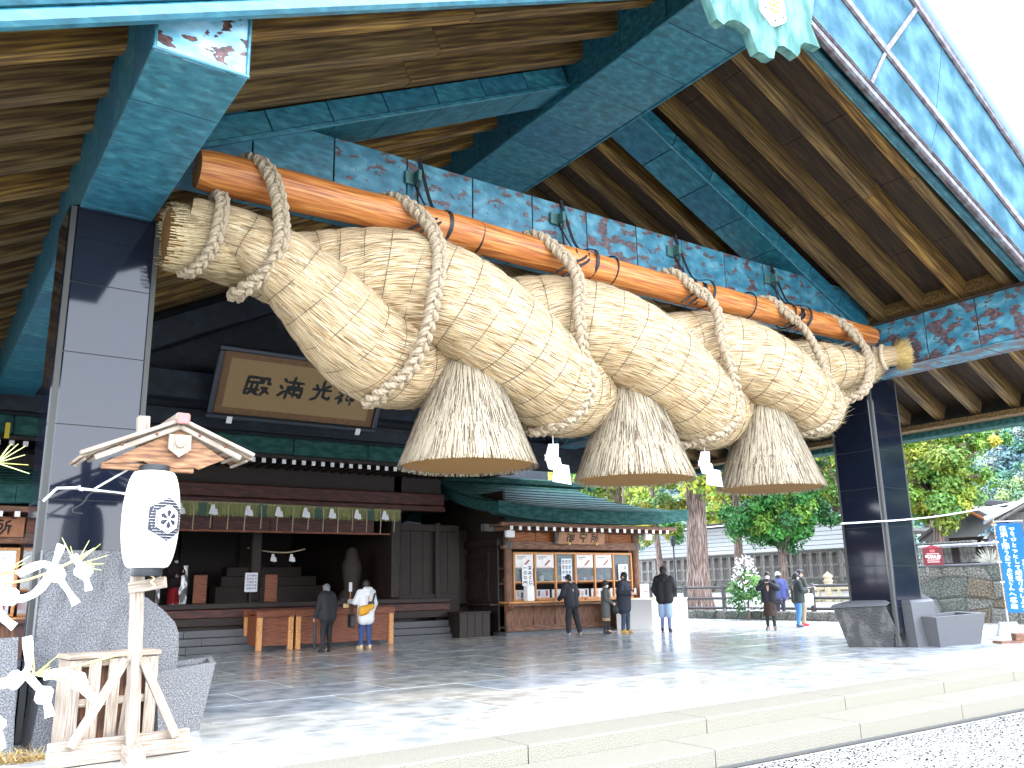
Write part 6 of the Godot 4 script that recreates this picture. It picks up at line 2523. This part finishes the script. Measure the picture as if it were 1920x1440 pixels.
func skin(out: Mb, bones: Array, c: float, k: float) -> void:
	# meshes the smooth union of tapered capsules [a, b, ra, rb] as surface nets
	var lo: Vector3 = bones[0][0]
	var hi := lo
	for q in bones:
		var r := maxf(q[2], q[3])
		lo = lo.min(q[0] - V(r, r, r)).min(q[1] - V(r, r, r))
		hi = hi.max(q[0] + V(r, r, r)).max(q[1] + V(r, r, r))
	lo -= V(c, c, c) * 3.0
	hi += V(c, c, c) * 3.0
	var s := (hi - lo) / c
	var n := Vector3i(int(s.x) + 2, int(s.y) + 2, int(s.z) + 2)
	var f := PackedFloat32Array()
	f.resize(n.x * n.y * n.z)
	f.fill(99.0)
	for q in bones:
		capsule_field(f, lo, n, c, q[0], q[1], q[2], q[3], k)
	var sx := 1
	var sy := n.x
	var sz := n.x * n.y
	var id := {}
	var off := [0, sx, sy, sx + sy, sz, sz + sx, sz + sy, sz + sx + sy]
	var edges := [[0, 1], [2, 3], [4, 5], [6, 7], [0, 2], [1, 3], [4, 6], [5, 7], [0, 4], [1, 5], [2, 6], [3, 7]]
	for z in n.z - 1:
		for y in n.y - 1:
			var row := z * sz + y * sy
			for x in n.x - 1:
				var i := row + x
				var v0 := f[i]
				if v0 > c * 2.0 or v0 < -c * 2.0:
					continue
				var inside := 0
				for e in off:
					if f[i + e] < 0.0:
						inside += 1
				if inside == 0 or inside == 8:
					continue
				var p := Vector3.ZERO
				var m := 0
				for e in edges:
					var a := f[i + off[e[0]]]
					var b := f[i + off[e[1]]]
					if (a < 0.0) != (b < 0.0):
						var t := a / (a - b)
						var p0 := V(e[0] & 1, (e[0] >> 1) & 1, (e[0] >> 2) & 1)
						var p1 := V(e[1] & 1, (e[1] >> 1) & 1, (e[1] >> 2) & 1)
						p += p0.lerp(p1, t)
						m += 1
				p /= m
				var g := V(f[i + sx] - v0 + f[i + sx + sy + sz] - f[i + sy + sz], f[i + sy] - v0 + f[i + sx + sy + sz] - f[i + sx + sz], f[i + sz] - v0 + f[i + sx + sy + sz] - f[i + sx + sy])
				id[i] = out.vert(lo + (V(x, y, z) + p) * c, g.normalized())
	for i in id:
		for ax in 3:
			var d: int = [sx, sy, sz][ax]
			var d1: int = [sy, sz, sx][ax]
			var d2: int = [sz, sx, sy][ax]
			var a := f[i]
			var b := f[i + d]
			if (a < 0.0) == (b < 0.0):
				continue
			if not (id.has(i - d1) and id.has(i - d2) and id.has(i - d1 - d2)):
				continue
			var q := [id[i], id[i - d1], id[i - d1 - d2], id[i - d2]]
			if a < 0.0:
				out.ix.append_array([q[0], q[2], q[1], q[0], q[3], q[2]])
			else:
				out.ix.append_array([q[0], q[1], q[2], q[0], q[2], q[3]])


func hand_bones(w: Vector3, dir: Vector3, palm_n: Vector3, side: float, s: float, curl := .5) -> Array:
	# palm, four unequal bent fingers and a thumb from the palm's side
	var d := dir.normalized()
	var u := palm_n.cross(d).normalized() * side
	var nn := d.cross(u).normalized() * side
	if nn.dot(palm_n) < 0:
		nn = -nn
	var out := [[w, w + d * .05 * s, .026 * s, .03 * s], [w + d * .05 * s - u * .02 * s, w + d * .085 * s - u * .025 * s, .02 * s, .016 * s], [w + d * .05 * s + u * .02 * s, w + d * .085 * s + u * .025 * s, .02 * s, .016 * s]]
	for i in 4:
		var b := w + d * .09 * s + u * (.03 - .02 * i) * s
		var l: float = [.062, .076, .072, .056][i] * s
		var k := b + (d * cos(curl) + nn * sin(curl)) * l * .55
		var e := k + (d * cos(curl * 2.2) + nn * sin(curl * 2.2)) * l * .5
		out.append([b, k, .0098 * s, .009 * s])
		out.append([k, e, .009 * s, .008 * s])
	var tb := w + d * .03 * s + u * .03 * s
	var tk := tb + (d * .6 + u * .7 + nn * .3).normalized() * .04 * s
	out.append([tb, tk, .013 * s, .011 * s])
	out.append([tk, tk + (d * .9 + nn * .5).normalized() * .032 * s, .0105 * s, .009 * s])
	return out


func person(label: String, at: Vector3, turn: float, h: float, o: Dictionary) -> Node3D:
	# the figure faces local +z; its left is +x
	var t := thing("person", label, "person", at, turn)
	var lean: float = o.get("lean", 0.0)
	var hip := V(0, .52 * h, 0)
	var chest := V(0, .74 * h, lean * .5 * h)
	var neck := V(0, .845 * h, lean * .75 * h)
	var head := V(0, .925 * h, lean * .85 * h + .012 * h + o.get("head_fwd", 0.0))
	var sh := [chest + V(.105 * h, .07 * h, lean * .15 * h), chest + V(-.105 * h, .07 * h, lean * .15 * h)]
	var arm: Array = o.get("arms", [[V(.04, -.16, -.02), V(.05, -.31, .03)], [V(-.04, -.16, -.02), V(-.05, -.31, .03)]])
	var el := [sh[0] + arm[0][0] * h, sh[1] + arm[1][0] * h]
	var wr := [sh[0] + arm[0][1] * h, sh[1] + arm[1][1] * h]
	var feet: Array = o.get("feet", [V(.06, 0, .02), V(-.06, 0, -.02)])
	var knees := []
	var ankles := []
	for s in 2:
		var an: Vector3 = feet[s] * h + V(0, .045 * h, 0)
		ankles.append(an)
		var hj := hip + V((.05 if s == 0 else -.05) * h, -.02 * h, 0)
		knees.append((hj + an) * .5 + V(0, .015 * h, .02 * h))
	var sc := h / 1.68
	# one continuous body: trunk, limbs, hands, head
	var body := Mb.new()
	var bones := [[hip, chest, .07 * h, .085 * h], [chest, neck, .06 * h, .03 * h], [neck, head - V(0, .02 * h, 0), .031 * h, .034 * h]]
	for s in 2:
		var hj := hip + V((.05 if s == 0 else -.05) * h, -.02 * h, 0)
		bones += [[chest + V(0, .05 * h, 0), sh[s], .04 * h, .034 * h], [sh[s], el[s], .031 * h, .024 * h], [el[s], wr[s], .024 * h, .017 * h], [hj, knees[s], .05 * h, .034 * h], [knees[s], ankles[s], .033 * h, .021 * h], [ankles[s], ankles[s] + V(0, -.025 * h, .085 * h), .022 * h, .018 * h]]
	skin(body, bones, .024, .03)
	var hd := Basis(V(0, 1, 0), o.get("head_turn", 0.0)) * Basis(V(1, 0, 0), o.get("nod", 0.0))
	var hp := func(x: float, y: float, z: float) -> Vector3:
		return head + hd * (V(x, y, z) * sc)
	skin(body, [[hp.call(0, .02, -.012), hp.call(0, .035, .0), .083 * sc, .08 * sc], [hp.call(0, -.045, .02), hp.call(0, -.07, .042), .058 * sc, .038 * sc], [hp.call(0, .0, .082), hp.call(0, -.025, .1), .011 * sc, .015 * sc], [hp.call(.08, -.005, -.005), hp.call(.084, -.03, .0), .014 * sc, .01 * sc], [hp.call(-.08, -.005, -.005), hp.call(-.084, -.03, .0), .014 * sc, .01 * sc], [hp.call(-.03, -.055, .072), hp.call(.03, -.055, .072), .012 * sc, .012 * sc], [hp.call(0, -.08, -.01), hp.call(0, -.14, -.015), .04 * sc, .045 * sc]], .011, .018)
	for s in 2:
		var dir: Vector3 = (wr[s] - el[s]).normalized()
		skin(body, hand_bones(wr[s], dir, o.get("palm", [V(-1, 0, 0), V(1, 0, 0)])[s], 1.0 if s == 0 else -1.0, sc, o.get("curl", .5)), .0075, .008)
	put("body", body, flat(o.get("skin", K(.50, .31, .21)), .6), t)
	for s in [-1, 1]:
		var e := Mb.new()
		e.ball(hp.call(s * .031, .012, .077), V(.011, .008, .008) * sc, 8, 5)
		put("eye", e, flat(K(.02, .015, .012), .3), t)
	if o.has("mask"):
		var mk := Mb.new()
		skin(mk, [[hp.call(-.035, -.04, .055), hp.call(.035, -.04, .055), .042 * sc, .042 * sc], [hp.call(0, -.06, .06), hp.call(0, -.02, .07), .045 * sc, .04 * sc]], .011, .02)
		put("mask", mk, flat(o.mask, .8), t)
	# hair
	var hr := Mb.new()
	var hb := [[hp.call(0, .045, -.03), hp.call(0, .05, .012), .088 * sc, .082 * sc], [hp.call(0, .0, -.045), hp.call(0, -.04, -.05), .075 * sc, .06 * sc], [hp.call(.05, .02, -.02), hp.call(.065, -.01, -.005), .04 * sc, .024 * sc], [hp.call(-.05, .02, -.02), hp.call(-.065, -.01, -.005), .04 * sc, .024 * sc]]
	var hl: float = o.get("hair_len", 0.0)
	if hl > 0.0:
		for s in [-1, 1]:
			hb.append([hp.call(s * .065, .0, -.02), hp.call(s * .07, -hl, -.01), .035 * sc, .026 * sc])
		hb.append([hp.call(0, -.02, -.06), hp.call(0, -hl, -.065), .06 * sc, .05 * sc])
	skin(hr, hb, .013, .02)
	put("hair", hr, flat(o.get("hair", K(.012, .01, .009)), .55), t)
	if o.has("hat"):
		var hm := Mb.new()
		skin(hm, [[hp.call(0, .07, -.02), hp.call(0, .075, .015), .1 * sc, .095 * sc], [hp.call(-.05, .05, .07), hp.call(.05, .05, .07), .04 * sc, .04 * sc]], .014, .02)
		put("hat", hm, flat(o.hat, .8), t)
	# top
	var p: float = o.get("puff", .012)
	var hem: float = o.get("hem", .46)
	var tb := [[V(.045 * h, hem * h + .03 * h, 0), chest + V(.05 * h, 0, 0), .078 * h + p, .075 * h + p], [V(-.045 * h, hem * h + .03 * h, 0), chest + V(-.05 * h, 0, 0), .078 * h + p, .075 * h + p], [chest + V(0, .05 * h, 0), neck - V(0, .01 * h, 0), .065 * h + p, .04 * h + p]]
	for s in 2:
		tb += [[chest + V(0, .06 * h, 0), sh[s], .042 * h + p, .042 * h + p], [sh[s], el[s], .04 * h + p, .033 * h + p], [el[s], wr[s].lerp(el[s], .08), .033 * h + p, .025 * h + p]]
	if o.get("hood", false):
		tb.append([neck + V(-.04 * h, .01 * h, -.05 * h), neck + V(.04 * h, .01 * h, -.05 * h), .045 * h, .045 * h])
		tb.append([neck + V(0, -.02 * h, -.06 * h), neck + V(0, -.05 * h, -.065 * h), .04 * h, .03 * h])
	if o.get("quilt", false):
		for i in 6:
			var y := hem * h + .06 * h + i * .055 * h
			var z := lean * h * (y / h - .5) * 2.0
			tb.append([V(-.05 * h, y, z), V(.05 * h, y, z), .085 * h + p, .085 * h + p])
	var top := Mb.new()
	skin(top, tb, .021, .016 if o.get("quilt", false) else .03)
	var tc: Color = o.get("top", K(.02, .02, .025))
	if maxf(tc.r, maxf(tc.g, tc.b)) < .06:
		tc = Color(tc.r * .5, tc.g * .5, tc.b * .5)
	put(o.get("top_name", "jacket"), top, flat(tc, .8), t)
	# trousers or skirt
	var low := Mb.new()
	if o.has("skirt"):
		var rows := []
		var norms := []
		var uvs := []
		for i in 8:
			var f := i / 7.0
			var y := lerpf(.58 * h, o.skirt * h, f)
			var ro := []
			var no := []
			var uo := []
			for j in 49:
				var a := TAU * j / 48
				var r: float = lerpf(.085, o.get("flare", .14), f) * h * (1.0 + .05 * f * sin(a * 12.0))
				ro.append(V(cos(a) * r, y, sin(a) * r * .8))
				no.append(V(cos(a), .15, sin(a)).normalized())
				uo.append(Vector2(j / 48.0, f))
			rows.append(ro)
			norms.append(no)
			uvs.append(uo)
		low.grid(rows, norms, uvs)
		put("skirt", low, o.bottom if o.bottom is Material else flat(o.bottom, .8), t)
		var tg := Mb.new()
		for s in 2:
			skin(tg, [[knees[s] + V(0, .08 * h, 0), knees[s], .046 * h, .038 * h], [knees[s], ankles[s], .037 * h, .024 * h]], .016, .02)
		put("stockings", tg, flat(o.get("legs", K(.006, .006, .007)), .7), t)
	else:
		var w: float = o.get("wide", 0.0)
		var lb := [[V(.03 * h, .54 * h, 0), V(-.03 * h, .54 * h, 0), .075 * h, .075 * h]]
		for s in 2:
			var hj := hip + V((.05 if s == 0 else -.05) * h, -.03 * h, 0)
			if o.has("breeches"):
				lb += [[hj, knees[s] - V(0, .02 * h, 0), .06 * h, .065 * h]]
			else:
				lb += [[hj, knees[s], .06 * h, .043 * h + w], [knees[s], ankles[s] + V(0, .01 * h, 0), .043 * h + w, .032 * h + w]]
		skin(low, lb, .02, .022)
		put("trousers", low, flat(o.get("bottom", K(.006, .006, .008)), .8), t)
		if o.has("breeches"):
			var tg := Mb.new()
			for s in 2:
				skin(tg, [[knees[s] - V(0, .03 * h, 0), ankles[s], .036 * h, .026 * h]], .016, .02)
			put("leggings", tg, flat(o.breeches, .8), t)
	for s in 2:
		var sb := Mb.new()
		var out: float = (.012 if s == 0 else -.012) * h
		skin(sb, [[ankles[s] + V(0, .0, -.012 * h), ankles[s] + V(out, -.022 * h, .07 * h), .027 * h, .022 * h], [ankles[s] + V(0, -.028 * h, -.02 * h), ankles[s] + V(out, -.03 * h, .08 * h), .019 * h, .017 * h]], .012, .012)
		put("shoe", sb, flat(o.get("shoes", K(.015, .015, .017)), .6), t)
	return t


func people() -> void:
	var g := func(x: float, z: float) -> Vector3:
		return V(x, ground(x), z)
	# at the offering box
	person("person in a black quilted jacket and black trousers standing before the offering box", g.call(8.31, -19.52), PI + .25, 1.54, {
		"hair": K(.12, .12, .12), "quilt": true, "puff": .02, "hem": .47, "lean": .05, "nod": .25, "feet": [V(.07, 0, 0), V(-.07, 0, .03)],
		"arms": [[V(.05, -.15, -.02), V(.06, -.29, .05)], [V(-.06, -.14, .0), V(-.03, -.2, .15)]]})
	var um := thing("umbrella", "closed black umbrella held by the person in the quilted jacket", "umbrella", g.call(8.02, -19.56), PI)
	var ub := Mb.new()
	ub.lathe([Vector2(0.008, .0), Vector2(.01, .06), Vector2(.035, .25), Vector2(.042, .5), Vector2(.025, .62), Vector2(.012, .64)], 10)
	put("canopy", ub, M.steel, um)
	var uh := Mb.new()
	uh.tube(spline([V(0, .62, 0), V(0, .74, 0), V(.03, .79, 0), V(.07, .76, 0)], .03), .013, 8)
	put("handle", uh, M.steel, um)
	person("person in a pale grey hooded coat and jeans at the offering box", g.call(9.38, -19.73), PI + .1, 1.62, {
		"top": K(.62, .62, .62), "puff": .02, "hem": .40, "hood": true, "bottom": K(.02, .05, .16), "shoes": K(.5, .38, .2), "hair_len": .08, "top_name": "coat", "head_turn": -.3,
		"arms": [[V(.07, -.13, .02), V(.07, -.12, .17)], [V(-.04, -.16, -.01), V(-.04, -.28, .06)]]})
	var yb := thing("yellow_bag", "yellow shoulder bag on the back of the person in the grey coat", "bag", g.call(9.33, -19.55) + V(0, .93, 0), PI)
	var bb := Mb.new()
	skin(bb, [[V(-.12, .06, 0), V(.13, -.02, 0), .07, .1], [V(.02, -.06, 0), V(.14, -.08, 0), .07, .08]], .02, .03)
	put("pouch", bb, flat(K(.62, .30, .02), .6), yb)
	var bs := Mb.new()
	bs.bar(V(-.12, .1, .0), V(-.2, .38, -.02), .05, .01, V(0, 0, 1))
	put("strap", bs, M.steel, yb)
	bx(yb, "flap", M.steel, V(-.12, .12, .03), V(.16, .12, .06), .02)
	var kb := thing("black_bag", "black tote bag hanging at the left side of the person in the grey coat", "bag", g.call(9.02, -19.75) + V(0, .66, 0), PI)
	bx(kb, "bag", M.steel, V(0, .0, 0), V(.12, .3, .24), .03)
	for s in [-1, 1]:
		var q := Mb.new()
		q.tube(spline([V(s * .04, .14, -.07), V(s * .03, .32, 0), V(s * .04, .14, .07)], .05), .009, 5)
		put("strap", q, M.steel, kb)
	var ar := thing("lucky_arrow", "white feathered lucky arrow held up by the person in the grey coat", "arrow", g.call(9.08, -19.98) + V(0, 1.16, 0), .2)
	bx(ar, "shaft", M.sash, V(0, .1, 0), V(.015, .5, .015))
	for i in 3:
		bx(ar, "feather", M.white_paper, V(-.03 + .03 * i, .3, 0), V(.02, .22, .03), .005)
	bx(ar, "tablet", flat(K(.6, .45, .22), .7), V(-.12, -.14, .0), V(.16, .1, .02), .01)
	# at the shop
	person("person in a dark jacket and wide black trousers leaning on the shop counter", g.call(15.95, -19.95), PI + .05, 1.66, {
		"top": K(.018, .02, .032), "puff": .025, "hem": .47, "wide": .018, "lean": .07, "nod": .5, "feet": [V(.11, 0, -.02), V(-.11, 0, -.06)], "shoes": K(.25, .25, .25),
		"arms": [[V(.06, -.15, .0), V(.03, -.22, .13)], [V(-.06, -.15, .0), V(-.03, -.22, .13)]]})
	person("person in a grey open coat, beige scarf and black boots by the shop counter", g.call(16.69, -19.33), .9, 1.47, {
		"top": K(.07, .075, .07), "puff": .012, "hem": .33, "top_name": "coat", "skirt": .24, "flare": .1, "bottom": K(.28, .19, .11), "legs": K(.01, .01, .012), "mask": K(.7, .7, .72), "nod": .3, "hair_len": .03,
		"feet": [V(.05, 0, .04), V(-.04, 0, -.03)], "arms": [[V(.04, -.14, .03), V(-.01, -.22, .15)], [V(-.05, -.15, .0), V(.0, -.24, .13)]]})
	var sc := thing("beige_scarf", "beige scarf round the neck of the person in the grey coat by the counter", "scarf", g.call(16.69, -19.33) + V(0, 1.2, 0), .9)
	var sb := Mb.new()
	skin(sb, [[V(-.07, .0, .02), V(.07, .0, .02), .06, .06], [V(.03, -.04, .1), V(.05, -.32, .13), .05, .04], [V(-.03, -.04, .1), V(-.05, -.26, .13), .05, .04]], .016, .03)
	put("cloth", sb, flat(K(.45, .32, .19), .85), sc)
	var rk := thing("dark_rucksack", "dark rucksack held in front by the person in the grey coat by the counter", "bag", g.call(16.92, -19.17) + V(0, .72, 0), .9)
	sb = Mb.new()
	skin(sb, [[V(-.06, -.06, 0), V(.06, -.06, 0), .13, .13], [V(-.05, .12, 0), V(.05, .12, 0), .1, .1]], .02, .04)
	put("bag", sb, flat(K(.02, .022, .02), .7), rk)
	person("person in a navy padded coat and yellow shoes reading a paper by the shop", g.call(17.14, -19.06), .35, 1.69, {
		"top": K(.02, .024, .045), "puff": .03, "hem": .36, "quilt": true, "top_name": "coat", "bottom": K(.03, .045, .07), "shoes": K(.55, .33, .06), "mask": K(.02, .02, .025), "nod": .45, "lean": .02,
		"feet": [V(.06, 0, .03), V(-.06, 0, .0)], "arms": [[V(.07, -.14, .02), V(-.02, -.16, .16)], [V(-.07, -.14, .02), V(.02, -.16, .16)]]})
	var pp := thing("paper_slip", "white paper slip in the hands of the person with yellow shoes", "paper", g.call(17.3, -18.72) + V(0, 1.16, 0), .35)
	bx(pp, "paper", M.white_paper, V(0, 0, 0), V(.1, .16, .006))
	person("person in a black jacket and loose pale blue breeches standing by the white table", g.call(18.11, -18.38), 2.2, 1.8, {
		"top": K(.012, .012, .014), "puff": .035, "hem": .48, "hood": true, "bottom": K(.25, .33, .47), "breeches": K(.12, .15, .28), "shoes": K(.015, .015, .03), "hat": K(.01, .01, .012),
		"feet": [V(.07, 0, .05), V(-.06, 0, -.04)], "arms": [[V(.05, -.15, .0), V(.03, -.24, .1)], [V(-.05, -.15, .0), V(-.03, -.24, .1)]]})
	# out in the light
	var pl := canvas(64, 64, K(.10, .07, .06), .05, 21)
	for i in 8:
		pl.fill_rect(Rect2i(i * 8, 0, 3, 64), K(.30, .20, .16))
		pl.fill_rect(Rect2i(0, i * 8, 64, 2), K(.22, .15, .12))
	var pm := print_mat(pl, .85)
	pm.uv1_scale = V(4, 1.5, 1)
	person("person in a dark top and plaid skirt holding a phone up in both hands", g.call(20.14, -16.32), -1.0, 1.6, {
		"top": K(.015, .017, .03), "puff": .018, "hem": .50, "top_name": "sweater", "skirt": .25, "flare": .125, "bottom": pm, "mask": K(.65, .65, .68), "hair_len": .05, "hair": K(.03, .015, .01),
		"arms": [[V(.06, -.10, .07), V(-.07, .0, .16)], [V(-.06, -.10, .07), V(.07, .0, .16)]], "palm": [V(0, 0, -1), V(0, 0, -1)]})
	var sb2 := thing("shoulder_bag", "small black bag at the hip of the person in the plaid skirt", "bag", g.call(20.24, -16.12) + V(0, .78, 0), -1.0)
	bx(sb2, "bag", M.steel, V(0, 0, 0), V(.26, .16, .1), .03)
	var ph := thing("phone", "phone held up by the person in the plaid skirt", "phone", g.call(19.85, -16.14) + V(0, 1.36, 0), -1.0)
	bx(ph, "phone", M.steel, V(0, 0, 0), V(.15, .08, .012), .004)
	person("person in a dark green jacket and blue jeans reading a paper in the sun", g.call(21.83, -16.66), 1.15, 1.57, {
		"top": K(.03, .045, .04), "puff": .02, "hem": .47, "bottom": K(.05, .16, .38), "hair_len": .1, "shoes": K(.03, .04, .09), "nod": .5, "mask": K(.6, .6, .62),
		"feet": [V(.07, 0, .02), V(-.06, 0, -.06)], "arms": [[V(.05, -.14, .02), V(-.02, -.15, .17)], [V(-.05, -.14, .02), V(.02, -.15, .17)]]})
	var tt := thing("white_tote", "white tote bag on the arm of the person in blue jeans", "bag", g.call(22.05, -16.42) + V(0, .78, 0), 1.15)
	bx(tt, "bag", M.white_paper, V(0, 0, 0), V(.08, .34, .28), .03)
	person("person in an olive jacket, khaki trousers and red shoes behind the one in jeans", g.call(22.45, -16.98), 1.1, 1.66, {
		"top": K(.05, .055, .04), "puff": .022, "hem": .46, "bottom": K(.24, .19, .13), "shoes": K(.35, .02, .03), "nod": .4, "feet": [V(.06, 0, .04), V(-.06, 0, -.03)],
		"arms": [[V(.05, -.14, .03), V(-.02, -.15, .2)], [V(-.05, -.14, .03), V(.02, -.15, .2)]]})
	for i in 2:
		var q: Vector3 = [g.call(22.13, -16.5) + V(0, 1.12, 0), g.call(22.85, -16.78) + V(0, 1.2, 0)][i]
		var w := thing("paper_slip", ["white paper slip in the hands of the person in blue jeans", "open booklet in the hands of the person with red shoes"][i], "paper", q, 1.1)
		bx(w, "paper", M.white_paper, V(0, 0, 0), V(.2, .006, .14))
	person("person in a blue jacket and white hat at the dark railing behind the sapling", g.call(25.4, -20.1), 2.4, 1.6, {
		"top": K(.02, .03, .11), "puff": .03, "hem": .44, "hat": K(.7, .7, .7), "bottom": K(.02, .02, .03), "lean": .06})
	# attendant inside the hall
	person("shrine attendant in a dark jacket and red divided skirt standing inside the hall", V(6.45, 1.12, -26.2), .35, 1.36, {
		"top": K(.03, .012, .018), "puff": .035, "hem": .40, "skirt": .03, "flare": .13, "bottom": K(.34, .01, .015), "hair_len": .12, "nod": .2, "mask": K(.6, .6, .62),
		"shoes": K(.7, .7, .7), "arms": [[V(.06, -.13, .03), V(.0, -.12, .15)], [V(-.05, -.15, .0), V(.02, -.2, .12)]]})


func fortunes() -> void:
	# strings of tied paper fortunes on pine twigs, close by on the left
	var strips := [
		[V(.05, 1.43, -3.0), V(.17, 1.46, -2.98), V(.29, 1.4, -2.99), V(.36, 1.44, -3.0), V(.40, 1.56, -3.02)],
		[V(.29, 1.47, -3.02), V(.36, 1.5, -3.0), V(.41, 1.44, -2.98), V(.45, 1.38, -2.97)],
		[V(.44, 1.53, -3.05), V(.47, 1.48, -3.03), V(.49, 1.42, -3.02)],
		[V(.17, 1.40, -2.95), V(.24, 1.44, -2.96), V(.24, 1.37, -2.95), V(.29, 1.32, -2.95)],
		[V(.17, 1.37, -2.92), V(.22, 1.3, -2.92), V(.24, 1.23, -2.92)],
		[V(.33, 1.29, -3.0), V(.34, 1.2, -2.99), V(.30, 1.165, -2.99), V(.24, 1.15, -2.99), V(.2, 1.12, -2.98)],
		[V(.34, 1.18, -3.0), V(.39, 1.12, -2.99), V(.41, 1.06, -2.98)],
		[V(.39, 1.17, -3.05), V(.46, 1.175, -3.04), V(.51, 1.12, -3.03), V(.55, 1.08, -3.02)],
		[V(.24, 1.14, -2.93), V(.27, 1.05, -2.93), V(.29, .99, -2.93)]]
	var labs := ["long white paper fortune tied along the upper string, nearest the slab", "white paper fortune tied at the upper right with a hanging tail", "white paper fortune rightmost on the upper string", "crumpled white paper fortune in the middle of the upper string", "white paper fortune hanging lowest from the upper string", "white paper fortune knotted upright on the lower string", "white paper fortune tail hanging from the lower knot", "white paper fortune pointing right on the lower string", "white paper fortune at the photo's lower left edge"]
	for i in strips.size():
		var t := thing("paper_fortune", labs[i], "paper fortune", V(0, 0, 0), 0, "paper fortunes tied on twigs")
		var b := Mb.new()
		var pts := spline(strips[i], .012)
		for side in [-1.0, 1.0]:
			var rows := []
			var norms := []
			var uvs := []
			for j in pts.size():
				var tg: Vector3 = (pts[mini(j + 1, pts.size() - 1)] - pts[maxi(j - 1, 0)]).normalized()
				var tw2 := .5 * sin(j * .23 + i * 1.7)
				var wd := tg.cross(V(.25, .1, 1).normalized()).normalized()
				var nn := wd.cross(tg).normalized()
				wd = wd.rotated(tg, tw2)
				nn = nn.rotated(tg, tw2)
				var hw := .0125 + .002 * sin(j * .7)
				rows.append([pts[j] - wd * hw + nn * .0012 * side, pts[j] + wd * hw + nn * .0012 * side])
				norms.append([nn * side, nn * side])
				uvs.append([Vector2(0, j), Vector2(1, j)])
			b.grid(rows, norms, uvs)
		put("strip", b, M.white_paper, t)
		var k := Mb.new()
		var m: Vector3 = pts[pts.size() / 2]
		k.cbox(m, V(.045, .05, .03), .01, Basis(V(0, 0, 1), .5 * i))
		put("knot", k, M.white_paper, t)
	var tw := thing("pine_twig", "thin pale pine twig with needles carrying the upper paper fortunes", "twig", V(0, 0, 0))
	var tb := Mb.new()
	tb.tube(spline([V(-.1, 1.41, -3.02), V(.15, 1.44, -3.0), V(.3, 1.45, -3.0), V(.42, 1.5, -3.03), V(.5, 1.55, -3.05)], .04), .004, 5)
	put("stem", tb, flat(K(.4, .36, .12), .8), tw)
	var tl := thing("pine_twig", "thin pale pine twig carrying the lower paper fortunes", "twig", V(0, 0, 0))
	tb = Mb.new()
	tb.tube(spline([V(.1, 1.15, -3.0), V(.33, 1.18, -3.0), V(.45, 1.19, -3.04), V(.62, 1.22, -3.1)], .04), .0035, 5)
	put("stem", tb, flat(K(.4, .36, .12), .8), tl)
	var th := thing("pine_twig", "pale curled leaves on a twig end at the photo's left edge", "twig", V(0, 0, 0))
	var hubs := [[V(.1, 1.46, -3.0), tw, 16], [V(.24, 1.47, -3.0), tw, 12], [V(.45, 1.5, -3.05), tw, 16], [V(.36, 1.18, -3.0), tl, 10], [V(.20, 1.8, -3.0), th, 14]]
	for q in hubs:
		var b := Mb.new()
		for i in q[2]:
			var d := V(rng.randf_range(-.4, 1.0), rng.randf_range(-.2, 1.0), rng.randf_range(-.4, .4)).normalized()
			var l := rng.randf_range(.04, .1)
			b.tint(K(.26, .28, .06).lerp(K(.42, .42, .18), rng.randf()))
			b.strip(q[0], q[0] + d * l, d.cross(V(0, 0, 1)).normalized() * .0018, V(0, .2, 1))
		stuff(put("needles", b, tinted(), q[1]))
	tb = Mb.new()
	tb.tube(spline([V(.02, 1.76, -3.0), V(.12, 1.77, -3.0), V(.2, 1.8, -3.0)], .04), .004, 5)
	put("stem", tb, flat(K(.4, .36, .12), .8), th)
	# heap of straw on the floor at the left edge
	var hp := thing("straw_heap", "small heap of golden straw on the floor by the left pillar stones", "straw", V(1.02, ground(1), -9.15))
	var hb := Mb.new()
	for i in 700:
		var a := rng.randf() * TAU
		var r := .3 * sqrt(rng.randf())
		var p := V(cos(a) * r, .09 * (1.0 - r / .3) * rng.randf() + .005, sin(a) * r * .5)
		var d := V(rng.randfn(), rng.randfn() * .3, rng.randfn()).normalized()
		hb.tint(K(.55, .36, .10).lerp(K(.75, .58, .28), rng.randf()))
		hb.strip(p, p + d * .1, d.cross(Vector3.UP).normalized() * .005, Vector3.UP)
	stuff(put("straws", hb, tinted(), hp))
